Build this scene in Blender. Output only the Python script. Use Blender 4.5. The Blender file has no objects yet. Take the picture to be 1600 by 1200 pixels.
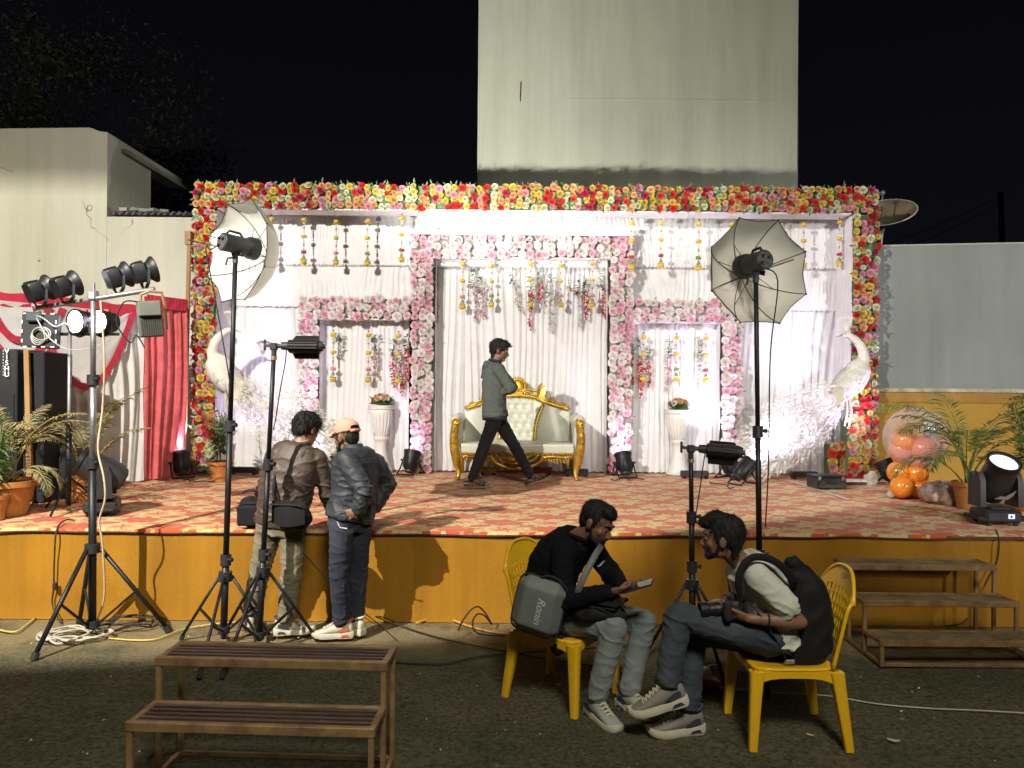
import bpy, bmesh, math, random
import numpy as np
from mathutils import Vector, Matrix, Euler, noise

R = math.radians
random.seed(7)
SC = bpy.context.scene
COL = SC.collection

# ------------------------------------------------------------------ camera
CAM_H, FPX, HORIZON, ROLL = 1.8, 1200.0, 605.0, R(0.47)
cd = bpy.data.cameras.new('camera'); cam = bpy.data.objects.new('camera', cd); COL.objects.link(cam)
cd.sensor_width = 36.0; cd.lens = 36.0 * FPX / 1600.0; cd.clip_start = 0.05; cd.clip_end = 400
cd.shift_y = (HORIZON - 600.0) / 1600.0
cam.matrix_world = Matrix.Translation((0, 0, CAM_H)) @ Matrix.Rotation(R(90), 4, 'X') @ Matrix.Rotation(ROLL, 4, 'Z')
SC.camera = cam

# ------------------------------------------------------------------ world: a night sky
wd = bpy.data.worlds.new('World'); SC.world = wd; wd.use_nodes = True
wn = wd.node_tree; wn.nodes.clear()
_o = wn.nodes.new('ShaderNodeOutputWorld'); _b = wn.nodes.new('ShaderNodeBackground')
_tc = wn.nodes.new('ShaderNodeTexCoord'); _sx = wn.nodes.new('ShaderNodeSeparateXYZ'); _cr = wn.nodes.new('ShaderNodeValToRGB')
wn.links.new(_tc.outputs['Generated'], _sx.inputs[0]); wn.links.new(_sx.outputs['Z'], _cr.inputs[0])
_cr.color_ramp.elements[0].position = 0.0; _cr.color_ramp.elements[0].color = (0.0042, 0.0045, 0.0066, 1)
_cr.color_ramp.elements[1].position = 0.5; _cr.color_ramp.elements[1].color = (0.0019, 0.0019, 0.0030, 1)
wn.links.new(_cr.outputs[0], _b.inputs[0]); _b.inputs[1].default_value = 1.0
wn.links.new(_b.outputs[0], _o.inputs[0])

# ------------------------------------------------------------------ exposure
SC.view_settings.view_transform = 'Standard'; SC.view_settings.look = 'None'
SC.view_settings.exposure = 0.0; SC.view_settings.gamma = 1.0; SC.view_settings.use_curve_mapping = False
SC.cycles.max_bounces = 6; SC.cycles.diffuse_bounces = 3; SC.cycles.transparent_max_bounces = 12
SC.cycles.use_denoising = True
SC.cycles.sample_clamp_indirect = 6.0

def spot(name, loc, target, power, size=60, blend=0.4, col=(1, 1, 1), radius=0.05):
    l = bpy.data.lights.new(name, 'SPOT'); l.energy = power; l.spot_size = R(size); l.spot_blend = blend
    l.color = col; l.shadow_soft_size = radius
    o = bpy.data.objects.new(name, l); COL.objects.link(o); o.location = loc
    o.rotation_euler = (Vector(target) - Vector(loc)).to_track_quat('-Z', 'Y').to_euler()
    return o

# floodlights added out of view, beside and behind the camera, for the night lighting
WARM = (1.0, 0.90, 0.70); NEUT = (1.0, 0.955, 0.86); COOL = (0.92, 0.95, 1.0)
KEY = Vector((-4.4, 0.9, 5.6)); KEY_DIR = Vector((0.07, 1.0, -0.092)).normalized()
spot('unseen_floodlight', KEY, KEY + KEY_DIR, 4900, 101, 0.08, (1.0, .945, .85), 0.03)               # key: its lower edge falls just in front of the stage
spot('unseen_floodlight', (-8.2, 2.6, 3.2), (-7.0, 10.2, 5.0), 1450, 64, 0.6, (1.0, .95, .80), 0.12)           # lights the building on the left
spot('unseen_floodlight', (7.5, -5.0, 4.6), (5.0, 9.4, 1.8), 4300, 34, 0.9, (1.0, .98, .92), 0.12)  # weak one on the right end of the stage
spot('unseen_floodlight', (3.2, -6.0, 2.0), (1.7, 5.0, 2.75), 1500, 17, 0.6, NEUT, 0.10)            # narrow fill added to brighten the right umbrella
spot('unseen_floodlight', (9.0, 4.0, 5.6), (-5.3, 11.0, 4.75), 2300, 9, 0.5, (1.0, .97, .90), 0.08)           # narrow fill added across to the block's side face
spot('added_yard_fill', (0.9, -1.6, 6.4), (0.35, 2.6, 0.0), 1700, 92, 0.55, (1.0, 0.95, 0.80), 0.8)       # overhead fill added for the yard and the seated men

# ------------------------------------------------------------------ pixel helpers (photograph 1600x1200)
_c, _s = math.cos(ROLL), math.sin(ROLL)
def unroll(u, v):
    du, dv = u - 800.0, v - 600.0
    return du * _c + dv * _s, -du * _s + dv * _c - (HORIZON - 600.0)
def at(u, v, Y):
    x, y = unroll(u, v)
    return Vector((x / FPX * Y, Y, CAM_H - y / FPX * Y))
STAGE_H, STAGE_Y = 0.70, 5.87
def on_plane(u, v, z):
    x, y = unroll(u, v)
    Y = (CAM_H - z) * FPX / y
    return Vector((x / FPX * Y, Y, z))
def ground(u, v): return on_plane(u, v, 0.0)
def stage(u, v): return on_plane(u, v, STAGE_H)

# ------------------------------------------------------------------ materials
class NT:
    def __init__(s, m): s.t = m.node_tree; s.n = s.t.nodes; s.l = s.t.links
    def new(s, k, **kw):
        x = s.n.new(k)
        for a, b in kw.items(): setattr(x, a, b)
        return x
    def link(s, a, b): s.l.new(a, b)
    def math(s, op, a, b=None, c=None, clamp=False):
        x = s.n.new('ShaderNodeMath'); x.operation = op; x.use_clamp = clamp
        for i, v in enumerate((a, b, c)):
            if v is None: continue
            if isinstance(v, (int, float)): x.inputs[i].default_value = v
            else: s.l.new(v, x.inputs[i])
        return x.outputs[0]
    def ramp(s, fac, stops):
        x = s.n.new('ShaderNodeValToRGB'); e = x.color_ramp.elements
        while len(e) < len(stops): e.new(0.5)
        for k, (p, c) in zip(e, stops): k.position = p; k.color = (*c, 1) if len(c) == 3 else c
        s.l.new(fac, x.inputs[0]); return x.outputs[0]
    def mix(s, fac, a, b, mode='MIX'):
        x = s.n.new('ShaderNodeMix'); x.data_type = 'RGBA'; x.blend_type = mode
        for i, v in ((0, fac), (6, a), (7, b)):
            if isinstance(v, (int, float)): x.inputs[i].default_value = v
            elif isinstance(v, tuple): x.inputs[i].default_value = (*v, 1) if len(v) == 3 else v
            else: s.l.new(v, x.inputs[i])
        return x.outputs[2]
    def noise(s, vec, scale, detail=4, rough=0.6, dist=0.0):
        x = s.n.new('ShaderNodeTexNoise'); x.inputs['Scale'].default_value = scale
        x.inputs['Detail'].default_value = detail; x.inputs['Roughness'].default_value = rough
        x.inputs['Distortion'].default_value = dist
        s.l.new(vec, x.inputs['Vector']); return x.outputs['Fac']
    def mapping(s, vec, scale=(1, 1, 1), rot=(0, 0, 0), loc=(0, 0, 0)):
        x = s.n.new('ShaderNodeMapping'); x.inputs['Scale'].default_value = scale
        x.inputs['Rotation'].default_value = rot; x.inputs['Location'].default_value = loc
        s.l.new(vec, x.inputs['Vector']); return x.outputs[0]

MATS = {}
def newmat(name):
    m = bpy.data.materials.new(name); m.use_nodes = True; t = NT(m)
    b = m.node_tree.nodes['Principled BSDF']; c = t.new('ShaderNodeTexCoord')
    MATS[name] = m
    return m, t, b, c.outputs['Object']
def mat(name, col, rough=0.6, metal=0.0, var=0.15, vscale=6.0, bump=0.0, bscale=60.0, spec=0.5, col2=None,
        aniso=(1, 1, 1), emit=None, sheen=0.0, coat=0.0, sss=0.0, transl=0.0):
    if name in MATS: return MATS[name]
    m, t, b, oc = newmat(name)
    vec = t.mapping(oc, aniso) if aniso != (1, 1, 1) else oc
    c2 = col2 if col2 is not None else tuple(max(0, x * (1 - var * 2)) for x in col)
    f = t.noise(vec, vscale, 5, 0.65)
    f2 = t.ramp(f, [(0.3, (0, 0, 0)), (0.7, (1, 1, 1))])
    t.link(t.mix(f2, c2, tuple(min(1, x * (1 + var * .5)) for x in col)), b.inputs['Base Color'])
    b.inputs['Roughness'].default_value = rough; b.inputs['Metallic'].default_value = metal
    b.inputs['Specular IOR Level'].default_value = spec
    if sheen: b.inputs['Sheen Weight'].default_value = sheen
    if coat: b.inputs['Coat Weight'].default_value = coat; b.inputs['Coat Roughness'].default_value = 0.15
    if sss: b.inputs['Subsurface Weight'].default_value = sss; b.inputs['Subsurface Radius'].default_value = (0.02, 0.008, 0.004)
    r = t.noise(vec, vscale * 3, 3)
    t.link(t.math('ADD', rough - 0.08, t.math('MULTIPLY', r, 0.16), clamp=True), b.inputs['Roughness'])
    if bump:
        bp = t.new('ShaderNodeBump'); bp.inputs['Strength'].default_value = bump; bp.inputs['Distance'].default_value = 0.01
        t.link(t.noise(vec, bscale, 4), bp.inputs['Height']); t.link(bp.outputs[0], b.inputs['Normal'])
    if emit:
        b.inputs['Emission Color'].default_value = (*emit[0], 1); b.inputs['Emission Strength'].default_value = emit[1]
    if transl:
        tr = t.new('ShaderNodeBsdfTranslucent'); tr.inputs[0].default_value = (*col, 1)
        mx = t.new('ShaderNodeMixShader'); mx.inputs[0].default_value = transl
        out = m.node_tree.nodes['Material Output']
        t.link(b.outputs[0], mx.inputs[1]); t.link(tr.outputs[0], mx.inputs[2]); t.link(mx.outputs[0], out.inputs[0])
    return m

# ------------------------------------------------------------------ mesh builder
def basis(d, up=Vector((0, 0, 1))):
    d = Vector(d).normalized()
    if abs(d.dot(up)) > 0.98: up = Vector((0, 1, 0))
    x = d.cross(up).normalized(); y = x.cross(d).normalized()
    return x, y, d      # right, up, along
class MB:
    def __init__(s): s.v = []; s.f = []; s.mi = []; s.cur = 0
    def mat(s, i): s.cur = i; return s
    def add(s, vs, fs):
        n = len(s.v); s.v.extend([tuple(p) for p in vs]); s.f.extend([tuple(i + n for i in f) for f in fs]); s.mi.extend([s.cur] * len(fs)); return s
    def box(s, c, size, M=None, ch=0.0):
        c = Vector(c); hx, hy, hz = [k / 2 for k in size]
        if ch > 0:
            ch = min(ch, hx * .9, hy * .9, hz * .9)
            bm = bmesh.new(); bmesh.ops.create_cube(bm, size=1.0)
            for v in bm.verts: v.co = Vector((v.co.x * size[0], v.co.y * size[1], v.co.z * size[2]))
            bmesh.ops.bevel(bm, geom=list(bm.edges), offset=ch, segments=1, affect='EDGES')
            bm.verts.index_update()
            vs = [v.co.copy() for v in bm.verts]; fs = [[q.index for q in f.verts] for f in bm.faces]; bm.free()
        else:
            vs = [Vector((x, y, z)) for x in (-hx, hx) for y in (-hy, hy) for z in (-hz, hz)]
            fs = [(0, 1, 3, 2), (4, 6, 7, 5), (0, 4, 5, 1), (2, 3, 7, 6), (0, 2, 6, 4), (1, 5, 7, 3)]
        if M is not None: vs = [M @ v for v in vs]
        return s.add([v + c for v in vs], fs)
    def bar(s, p0, p1, w, h=None, up=Vector((0, 0, 1))):
        h = h or w; p0 = Vector(p0); p1 = Vector(p1); x, y, d = basis(p1 - p0, up)
        vs = [p + x * (a * w / 2) + y * (b * h / 2) for p in (p0, p1) for a, b in ((-1, -1), (1, -1), (1, 1), (-1, 1))]
        return s.add(vs, [(3, 2, 1, 0), (4, 5, 6, 7), (0, 1, 5, 4), (1, 2, 6, 5), (2, 3, 7, 6), (3, 0, 4, 7)])
    def tube(s, p0, p1, r0, r1=None, n=12, caps=True):
        r1 = r0 if r1 is None else r1; p0 = Vector(p0); p1 = Vector(p1); x, y, d = basis(p1 - p0)
        vs = [p + (x * math.cos(2 * math.pi * k / n) + y * math.sin(2 * math.pi * k / n)) * r for p, r in ((p0, r0), (p1, r1)) for k in range(n)]
        fs = [(k, (k + 1) % n, n + (k + 1) % n, n + k) for k in range(n)]
        if caps: fs += [tuple(range(n - 1, -1, -1)), tuple(range(n, 2 * n))]
        return s.add(vs, fs)
    def path(s, pts, r, n=6, closed=False, flat=None, up=None):
        pts = [Vector(p) for p in pts]; m = len(pts); vs = []
        px = None
        for i, p in enumerate(pts):
            a = pts[i - 1] if (i > 0 or closed) else p; b = pts[(i + 1) % m] if (i < m - 1 or closed) else p
            d = b - a
            if d.length < 1e-9: d = Vector((0, 0, 1))
            d.normalize()
            if up is not None: x = d.cross(Vector(up)); x = x.normalized() if x.length > 1e-6 else basis(d)[0]
            elif px is None: x = basis(d)[0]
            else:
                x = px - d * px.dot(d); x = x.normalized() if x.length > 1e-6 else basis(d)[0]
            px = x; y = x.cross(d)
            rr = r[i] if isinstance(r, (list, tuple)) else r
            fx, fy = flat if flat else (1, 1)
            vs += [p + (x * math.cos(2 * math.pi * (k + .5) / n) * fx + y * math.sin(2 * math.pi * (k + .5) / n) * fy) * rr for k in range(n)]
        fs = []
        for i in range(m if closed else m - 1):
            j = (i + 1) % m
            fs += [(i * n + k, i * n + (k + 1) % n, j * n + (k + 1) % n, j * n + k) for k in range(n)]
        if not closed: fs += [tuple(range(n - 1, -1, -1)), tuple((m - 1) * n + k for k in range(n))]
        return s.add(vs, fs)
    def lathe(s, prof, M=None, n=20, cap=True):
        M = M or Matrix.Identity(4); vs = []
        for r, z in prof: vs += [M @ Vector((r * math.cos(2 * math.pi * k / n), r * math.sin(2 * math.pi * k / n), z)) for k in range(n)]
        fs = [(i * n + k, i * n + (k + 1) % n, (i + 1) * n + (k + 1) % n, (i + 1) * n + k) for i in range(len(prof) - 1) for k in range(n)]
        if cap: fs += [tuple(range(n - 1, -1, -1)), tuple((len(prof) - 1) * n + k for k in range(n))]
        return s.add(vs, fs)
    def ell(s, c, r, B=None, nu=14, nv=9):
        c = Vector(c); r = (r, r, r) if isinstance(r, (int, float)) else r
        B = B or (Vector((1, 0, 0)), Vector((0, 1, 0)), Vector((0, 0, 1)))
        vs = [c + B[2] * r[2]]; 
        for i in range(1, nv):
            t = math.pi * i / nv
            for k in range(nu):
                p = 2 * math.pi * k / nu
                vs.append(c + B[0] * (r[0] * math.sin(t) * math.cos(p)) + B[1] * (r[1] * math.sin(t) * math.sin(p)) + B[2] * (r[2] * math.cos(t)))
        vs.append(c - B[2] * r[2]); L = len(vs) - 1
        fs = [(0, 1 + k, 1 + (k + 1) % nu) for k in range(nu)]
        for i in range(nv - 2):
            fs += [(1 + i * nu + k, 1 + (i + 1) * nu + k, 1 + (i + 1) * nu + (k + 1) % nu, 1 + i * nu + (k + 1) % nu) for k in range(nu)]
        fs += [(L, L - nu + (k + 1) % nu, L - nu + k) for k in range(nu)]
        return s.add(vs, fs)
    def cap(s, p0, p1, r0, r1=None, n=14, flat=None):
        """capsule that tapers; flat=(axis, factor) squashes it along a direction"""
        r1 = r0 if r1 is None else r1; p0 = Vector(p0); p1 = Vector(p1); x, y, d = basis(p1 - p0)
        prof = [(-math.cos(a) * r0, math.sin(a) * r0, 0) for a in (0.05, .5, 1.0, 1.57)] + [(math.sin(a) * r1, math.cos(a) * r1, 1) for a in (0, .57, 1.07, 1.52)]
        vs = []; L = (p1 - p0).length; mid = (p0 + p1) / 2
        for dz, r, e in prof:
            q = p0 + d * (dz + e * L)
            vs += [q + (x * math.cos(2 * math.pi * k / n) + y * math.sin(2 * math.pi * k / n)) * r for k in range(n)]
        if flat:
            a = Vector(flat[0]); a = (a - d * a.dot(d)).normalized(); vs = [v + a * ((flat[1] - 1) * (v - mid).dot(a)) for v in vs]
        m = len(prof); fs = [(i * n + k, i * n + (k + 1) % n, (i + 1) * n + (k + 1) % n, (i + 1) * n + k) for i in range(m - 1) for k in range(n)]
        fs += [tuple(range(n - 1, -1, -1)), tuple((m - 1) * n + k for k in range(n))]
        return s.add(vs, fs)
    def loft(s, secs, n=20, pw=2.4):
        """secs: (centre, right, forward, rx, ry): closed superellipse sections"""
        vs = []
        for c, rx_, fy_, a, b in secs:
            for k in range(n):
                t = 2 * math.pi * k / n; ct, st = math.cos(t), math.sin(t)
                vs.append(Vector(c) + Vector(rx_) * (a * math.copysign(abs(ct) ** (2 / pw), ct)) + Vector(fy_) * (b * math.copysign(abs(st) ** (2 / pw), st)))
        m = len(secs); fs = [(i * n + k, i * n + (k + 1) % n, (i + 1) * n + (k + 1) % n, (i + 1) * n + k) for i in range(m - 1) for k in range(n)]
        fs += [tuple(range(n - 1, -1, -1)), tuple((m - 1) * n + k for k in range(n))]
        return s.add(vs, fs)
    def extr(s, poly, O, ax, ay, depth):
        """outline (2-D) in the plane O,ax,ay pushed out by the vector depth"""
        O = Vector(O); ax = Vector(ax); ay = Vector(ay); depth = Vector(depth); n = len(poly)
        a = [O + ax * p[0] + ay * p[1] for p in poly]
        return s.add(a + [p + depth for p in a], [tuple(range(n - 1, -1, -1)), tuple(range(n, 2 * n))] + [(k, (k + 1) % n, n + (k + 1) % n, n + k) for k in range(n)])
    def grid(s, P, thick=0.0):
        """P[i][j] points"""
        a, b = len(P), len(P[0]); vs = [p for row in P for p in row]
        fs = [(i * b + j, i * b + j + 1, (i + 1) * b + j + 1, (i + 1) * b + j) for i in range(a - 1) for j in range(b - 1)]
        return s.add(vs, fs)
    def leaf(s, p, d, w, nrm, bend=0.0):
        p = Vector(p); d = Vector(d); n = Vector(nrm); x = d.cross(n)
        x = x.normalized() * w if x.length > 1e-9 else Vector((w, 0, 0)); n = n.normalized()
        m = p + d * .45 - n * (bend * .3); e = p + d - n * bend
        return s.add([p, m + x, e, m - x], [(0, 1, 2, 3)])
    def mesh(s, name, mats, smooth=False, inv=None):
        me = bpy.data.meshes.new(name)
        vs = s.v if inv is None else [tuple(inv @ Vector(p)) for p in s.v]
        me.from_pydata(vs, [], s.f)
        mats = mats if isinstance(mats, (list, tuple)) else [mats]
        for m in mats: me.materials.append(m)
        if len(mats) > 1: me.polygons.foreach_set('material_index', s.mi)
        if smooth: me.polygons.foreach_set('use_smooth', [True] * len(me.polygons))
        bm = bmesh.new(); bm.from_mesh(me); bmesh.ops.recalc_face_normals(bm, faces=bm.faces); bm.to_mesh(me); bm.free()
        me.update(); return me

def tag(o, label=None, cat=None, group=None, kind=None):
    if label: o['label'] = label
    if cat: o['category'] = cat
    if group: o['group'] = group
    if kind: o['kind'] = kind
    return o
def thing(name, label, cat, loc=(0, 0, 0), rz=0.0, group=None, kind=None):
    o = bpy.data.objects.new(name, None); o.empty_display_size = 0.05; COL.objects.link(o)
    o.location = loc; o.rotation_euler = (0, 0, rz)
    return tag(o, label, cat, group, kind)
def _inv(o):
    M = Matrix.Identity(4)
    while o is not None:
        M = Matrix.LocRotScale(o.location, o.rotation_euler, o.scale) @ M; o = o.parent
    return M.inverted()
def link(name, me, parent=None, loc=None, rot=None, scale=None):
    o = bpy.data.objects.new(name, me); COL.objects.link(o)
    if parent is not None: o.parent = parent
    if loc is not None: o.location = loc
    if rot is not None: o.rotation_euler = rot
    if scale is not None: o.scale = scale
    return o
def part(name, mb, mats, parent=None, smooth=False, world=False, auto=None):
    me = mb.mesh(name, mats, smooth or auto is not None, _inv(parent) if (world and parent is not None) else None)
    if auto is not None: me.set_sharp_from_angle(angle=R(auto))
    return link(name, me, parent)
def single(name, mb, mats, label, cat, group=None, kind=None, smooth=False, auto=None):
    return tag(part(name, mb, mats, None, smooth, auto=auto), label, cat, group, kind)
def kids(o): return [c for c in list(COL.objects) if c.parent == o]
_children = {}
def copy_tree(o, parent=None):
    c = o.copy(); COL.objects.link(c)
    if parent is not None: c.parent = parent
    for ch in [x for x in list(o.children)]: copy_tree(ch, c)
    return c
def bez(p0, p1, p2, p3=None, n=12):
    P = [Vector(p) for p in (p0, p1, p2, p3) if p is not None]; out = []
    for i in range(n + 1):
        t = i / n
        Q = P
        while len(Q) > 1: Q = [Q[k].lerp(Q[k + 1], t) for k in range(len(Q) - 1)]
        out.append(Q[0].copy())
    return out
def smoothline(pts, n=6):
    """Catmull-Rom through the points"""
    P = [Vector(p) for p in pts]; P = [P[0]] + P + [P[-1]]; out = []
    for i in range(1, len(P) - 2):
        a, b, c, d = P[i - 1:i + 3]
        for k in range(n):
            t = k / n
            out.append(0.5 * ((2 * b) + (c - a) * t + (2 * a - 5 * b + 4 * c - d) * t * t + (3 * b - a - 3 * c + d) * t ** 3))
    out.append(P[-2].copy()); return out
def remesh(mb, voxel, smooth=6, name='tmp'):
    me = mb.mesh(name, []); o = bpy.data.objects.new(name, me); COL.objects.link(o)
    m = o.modifiers.new('r', 'REMESH'); m.mode = 'VOXEL'; m.voxel_size = voxel
    if smooth: q = o.modifiers.new('s', 'SMOOTH'); q.factor = 0.5; q.iterations = smooth
    dg = bpy.context.evaluated_depsgraph_get(); out = bpy.data.meshes.new_from_object(o.evaluated_get(dg))
    bpy.data.objects.remove(o); bpy.data.meshes.remove(me)
    return out
def finish(name, me, mats, parent, world=True, wrinkle=None):
    """wrinkle: function(co, normal) -> offset along the normal"""
    if wrinkle:
        nrm = [v.normal.copy() for v in me.vertices]
        for v, n in zip(me.vertices, nrm): v.co += n * wrinkle(v.co, n)
    if world and parent is not None: me.transform(_inv(parent))
    me.materials.clear()
    for m in (mats if isinstance(mats, (list, tuple)) else [mats]): me.materials.append(m)
    me.polygons.foreach_set('use_smooth', [True] * len(me.polygons)); me.update(); me.name = name
    return link(name, me, parent)
def text(name, body, size, M, material, parent=None, extrude=0.002, align='CENTER'):
    c = bpy.data.curves.new(name, 'FONT'); c.body = body; c.size = size; c.extrude = extrude
    c.align_x = align; c.align_y = 'CENTER'; c.shear = .35 if name == 'lettering' else 0
    t = bpy.data.objects.new(name, c); COL.objects.link(t)
    dg = bpy.context.evaluated_depsgraph_get(); me = bpy.data.meshes.new_from_object(t.evaluated_get(dg))
    bpy.data.objects.remove(t)
    me.transform(M if parent is None else _inv(parent) @ M); me.materials.clear(); me.materials.append(material)
    return link(name, me, parent)
# =================================================================== SETTING
def plaster(name, base, stain, streak=0.5, scale=0.6, bump=0.35, dirty=None):
    m, t, b, oc = newmat(name)
    big = t.ramp(t.noise(oc, scale, 6, 0.62), [(0.32, (0, 0, 0)), (0.68, (1, 1, 1))])
    st = t.ramp(t.noise(t.mapping(oc, (2.2, 2.2, 0.16)), 1.6, 6, 0.65), [(0.36, (0, 0, 0)), (0.72, (1, 1, 1))])
    fine = t.noise(oc, 14, 5, 0.7)
    c = t.mix(t.math('MULTIPLY', big, 0.7), base, stain)
    c = t.mix(t.math('MULTIPLY', st, streak), c, tuple(x * .72 for x in stain))
    c = t.mix(t.math('MULTIPLY', t.math('SUBTRACT', fine, 0.35, clamp=True), 0.5), c, tuple(x * 0.8 for x in base))
    if dirty:      # cracks and dark specks
        v = t.new('ShaderNodeTexVoronoi', feature='DISTANCE_TO_EDGE'); v.inputs['Scale'].default_value = 0.7
        d = t.new('ShaderNodeVectorMath', operation='ADD'); nz = t.new('ShaderNodeTexNoise'); nz.inputs['Scale'].default_value = 2.5
        t.link(oc, nz.inputs['Vector']); t.link(oc, d.inputs[0]); t.link(nz.outputs['Color'], d.inputs[1]); t.link(d.outputs[0], v.inputs['Vector'])
        cr = t.math('LESS_THAN', v.outputs['Distance'], 0.0045)
        gate = t.math('GREATER_THAN', t.noise(oc, 0.9, 2), 0.56)
        c = t.mix(t.math('MULTIPLY', t.math('MULTIPLY', cr, gate), 0.7), c, dirty)
        sp = t.math('GREATER_THAN', t.noise(oc, 5.5, 8, 0.75), 0.70)
        c = t.mix(t.math('MULTIPLY', sp, 0.35), c, dirty)
    t.link(c, b.inputs['Base Color']); b.inputs['Roughness'].default_value = 0.85; b.inputs['Specular IOR Level'].default_value = 0.25
    bp = t.new('ShaderNodeBump'); bp.inputs['Strength'].default_value = bump; bp.inputs['Distance'].default_value = 0.02
    t.link(t.math('ADD', t.math('MULTIPLY', fine, .5), t.noise(oc, 45, 4, 0.7)), bp.inputs['Height']); t.link(bp.outputs[0], b.inputs['Normal'])
    return m
M_TOWER = plaster('tower_plaster', (0.57, 0.575, 0.475), (0.42, 0.44, 0.33), 0.55, 0.35, 0.12)
M_HOUSE = plaster('house_plaster', (0.45, 0.44, 0.345), (0.345, 0.355, 0.275), 0.5, 0.6, 0.18, dirty=(0.08, 0.075, 0.06))
M_GREYWALL = plaster('grey_wall_plaster', (0.27, 0.30, 0.28), (0.20, 0.22, 0.215), 0.45, 0.5, 0.1)
M_YELLOW = plaster('yellow_wash_plaster', (0.41, 0.195, 0.014), (0.28, 0.125, 0.010), 0.7, 1.4, 0.22, dirty=(0.30, 0.17, 0.05))
M_DADO = plaster('ochre_dado_plaster', (0.42, 0.25, 0.045), (0.36, 0.21, 0.04), 0.3, 0.8, 0.3)
M_CONC = mat('raw_concrete', (0.25, 0.24, 0.2), 0.9, var=0.25, vscale=4, bump=0.4)

# ---- mast and visor added out of view for the key floodlight; the visor keeps it off the sky and the tower
fm_ = thing('added_mast_light', 'added unseen floodlight head with a flat light blocking visor on a tall mast', 'floodlight', (KEY.x, KEY.y, 0))
part('mast', MB().tube((-.25, -.25, 0), (-.25, -.25, 5.9), .06, .05, 10), M_CONC, fm_)
_f = Vector((KEY_DIR.x, KEY_DIR.y, 0)).normalized(); _r = Vector((_f.y, -_f.x, 0))
part('housing', MB().bar(Vector((0, 0, 5.6)) - _f * .30, Vector((0, 0, 5.6)) - _f * .06, .40, .30).bar((-.25, -.25, 5.6), Vector((0, 0, 5.6)) - _f * .28, .05), M_CONC, fm_)
part('visor', MB().add([Vector((0, 0, 5.62)) + _f * .0 - _r * .5, Vector((0, 0, 5.62)) + _r * .5, Vector((0, 0, 5.6 - .128 * 1.0)) + _f * 1.0 + _r * 2.2, Vector((0, 0, 5.6 - .128 * 1.0)) + _f * 1.0 - _r * 2.2,
     Vector((0, 0, 5.63)) - _r * .5, Vector((0, 0, 5.63)) + _r * .5, Vector((0, 0, 5.61 - .128)) + _f * 1.0 + _r * 2.2, Vector((0, 0, 5.61 - .128)) + _f * 1.0 - _r * 2.2], [(0, 1, 2, 3), (7, 6, 5, 4), (0, 4, 5, 1), (1, 5, 6, 2), (2, 6, 7, 3), (3, 7, 4, 0)]), M_CONC, fm_)

# ---- ground: worn lawn
m, t, b, oc = newmat('worn_lawn')
n1 = t.ramp(t.noise(oc, 1.1, 6, 0.65), [(0.4, (0, 0, 0)), (0.62, (1, 1, 1))])
n2 = t.noise(oc, 38, 5, 0.75); n3 = t.noise(t.mapping(oc, (1, 3, 1)), 9, 5, 0.7)
c = t.mix(n1, (0.125, 0.130, 0.072), (0.215, 0.175, 0.112))
c = t.mix(t.ramp(n2, [(0.42, (0, 0, 0)), (0.66, (1, 1, 1))]), c, (0.034, 0.038, 0.022))
c = t.mix(t.math('MULTIPLY', t.ramp(n3, [(0.55, (0, 0, 0)), (0.75, (1, 1, 1))]), 0.6), c, (0.32, 0.27, 0.17))
sx = t.new('ShaderNodeSeparateXYZ'); t.link(oc, sx.inputs[0])      # sandy earth, lightened to paint in the floodlit strip along the stage foot
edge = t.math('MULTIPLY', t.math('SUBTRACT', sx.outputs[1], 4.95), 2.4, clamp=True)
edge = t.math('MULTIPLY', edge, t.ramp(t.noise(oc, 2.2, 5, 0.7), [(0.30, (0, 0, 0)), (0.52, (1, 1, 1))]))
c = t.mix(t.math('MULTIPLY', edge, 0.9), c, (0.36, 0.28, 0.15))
t.link(c, b.inputs['Base Color']); b.inputs['Roughness'].default_value = 0.95; b.inputs['Specular IOR Level'].default_value = 0.15
bp = t.new('ShaderNodeBump'); bp.inputs['Strength'].default_value = 0.9; bp.inputs['Distance'].default_value = 0.03
t.link(t.math('ADD', n2, t.noise(oc, 120, 3)), bp.inputs['Height']); t.link(bp.outputs[0], b.inputs['Normal'])
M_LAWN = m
g = MB(); n = 60
def gz(x, y): return 0.018 * noise.noise((x * 1.3, y * 1.3, 0)) if y < 5.6 else 0.0
xs = np.linspace(-6, 6, 97); ys = np.linspace(2.0, 6.0, 49)
g.grid([[Vector((x, y, gz(x, y) * min(1, (6 - abs(x)), (y - 2) * 2, max(0, (5.7 - y) * 2)) - 0.006)) for x in xs] for y in ys])
g.add([(-60, -30, -0.006), (60, -30, -0.006), (60, 2, -0.006), (-60, 2, -0.006)], [(0, 1, 2, 3)])
g.add([(-60, 6, -0.006), (60, 6, -0.006), (60, 80, -0.006), (-60, 80, -0.006)], [(0, 1, 2, 3)])
g.add([(-60, 2, -0.006), (-6, 2, -0.006), (-6, 6, -0.006), (-60, 6, -0.006)], [(0, 1, 2, 3)])
g.add([(6, 2, -0.006), (60, 2, -0.006), (60, 6, -0.006), (6, 6, -0.006)], [(0, 1, 2, 3)])
tag(part('ground', g, M_LAWN, smooth=True), kind='structure')

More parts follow.
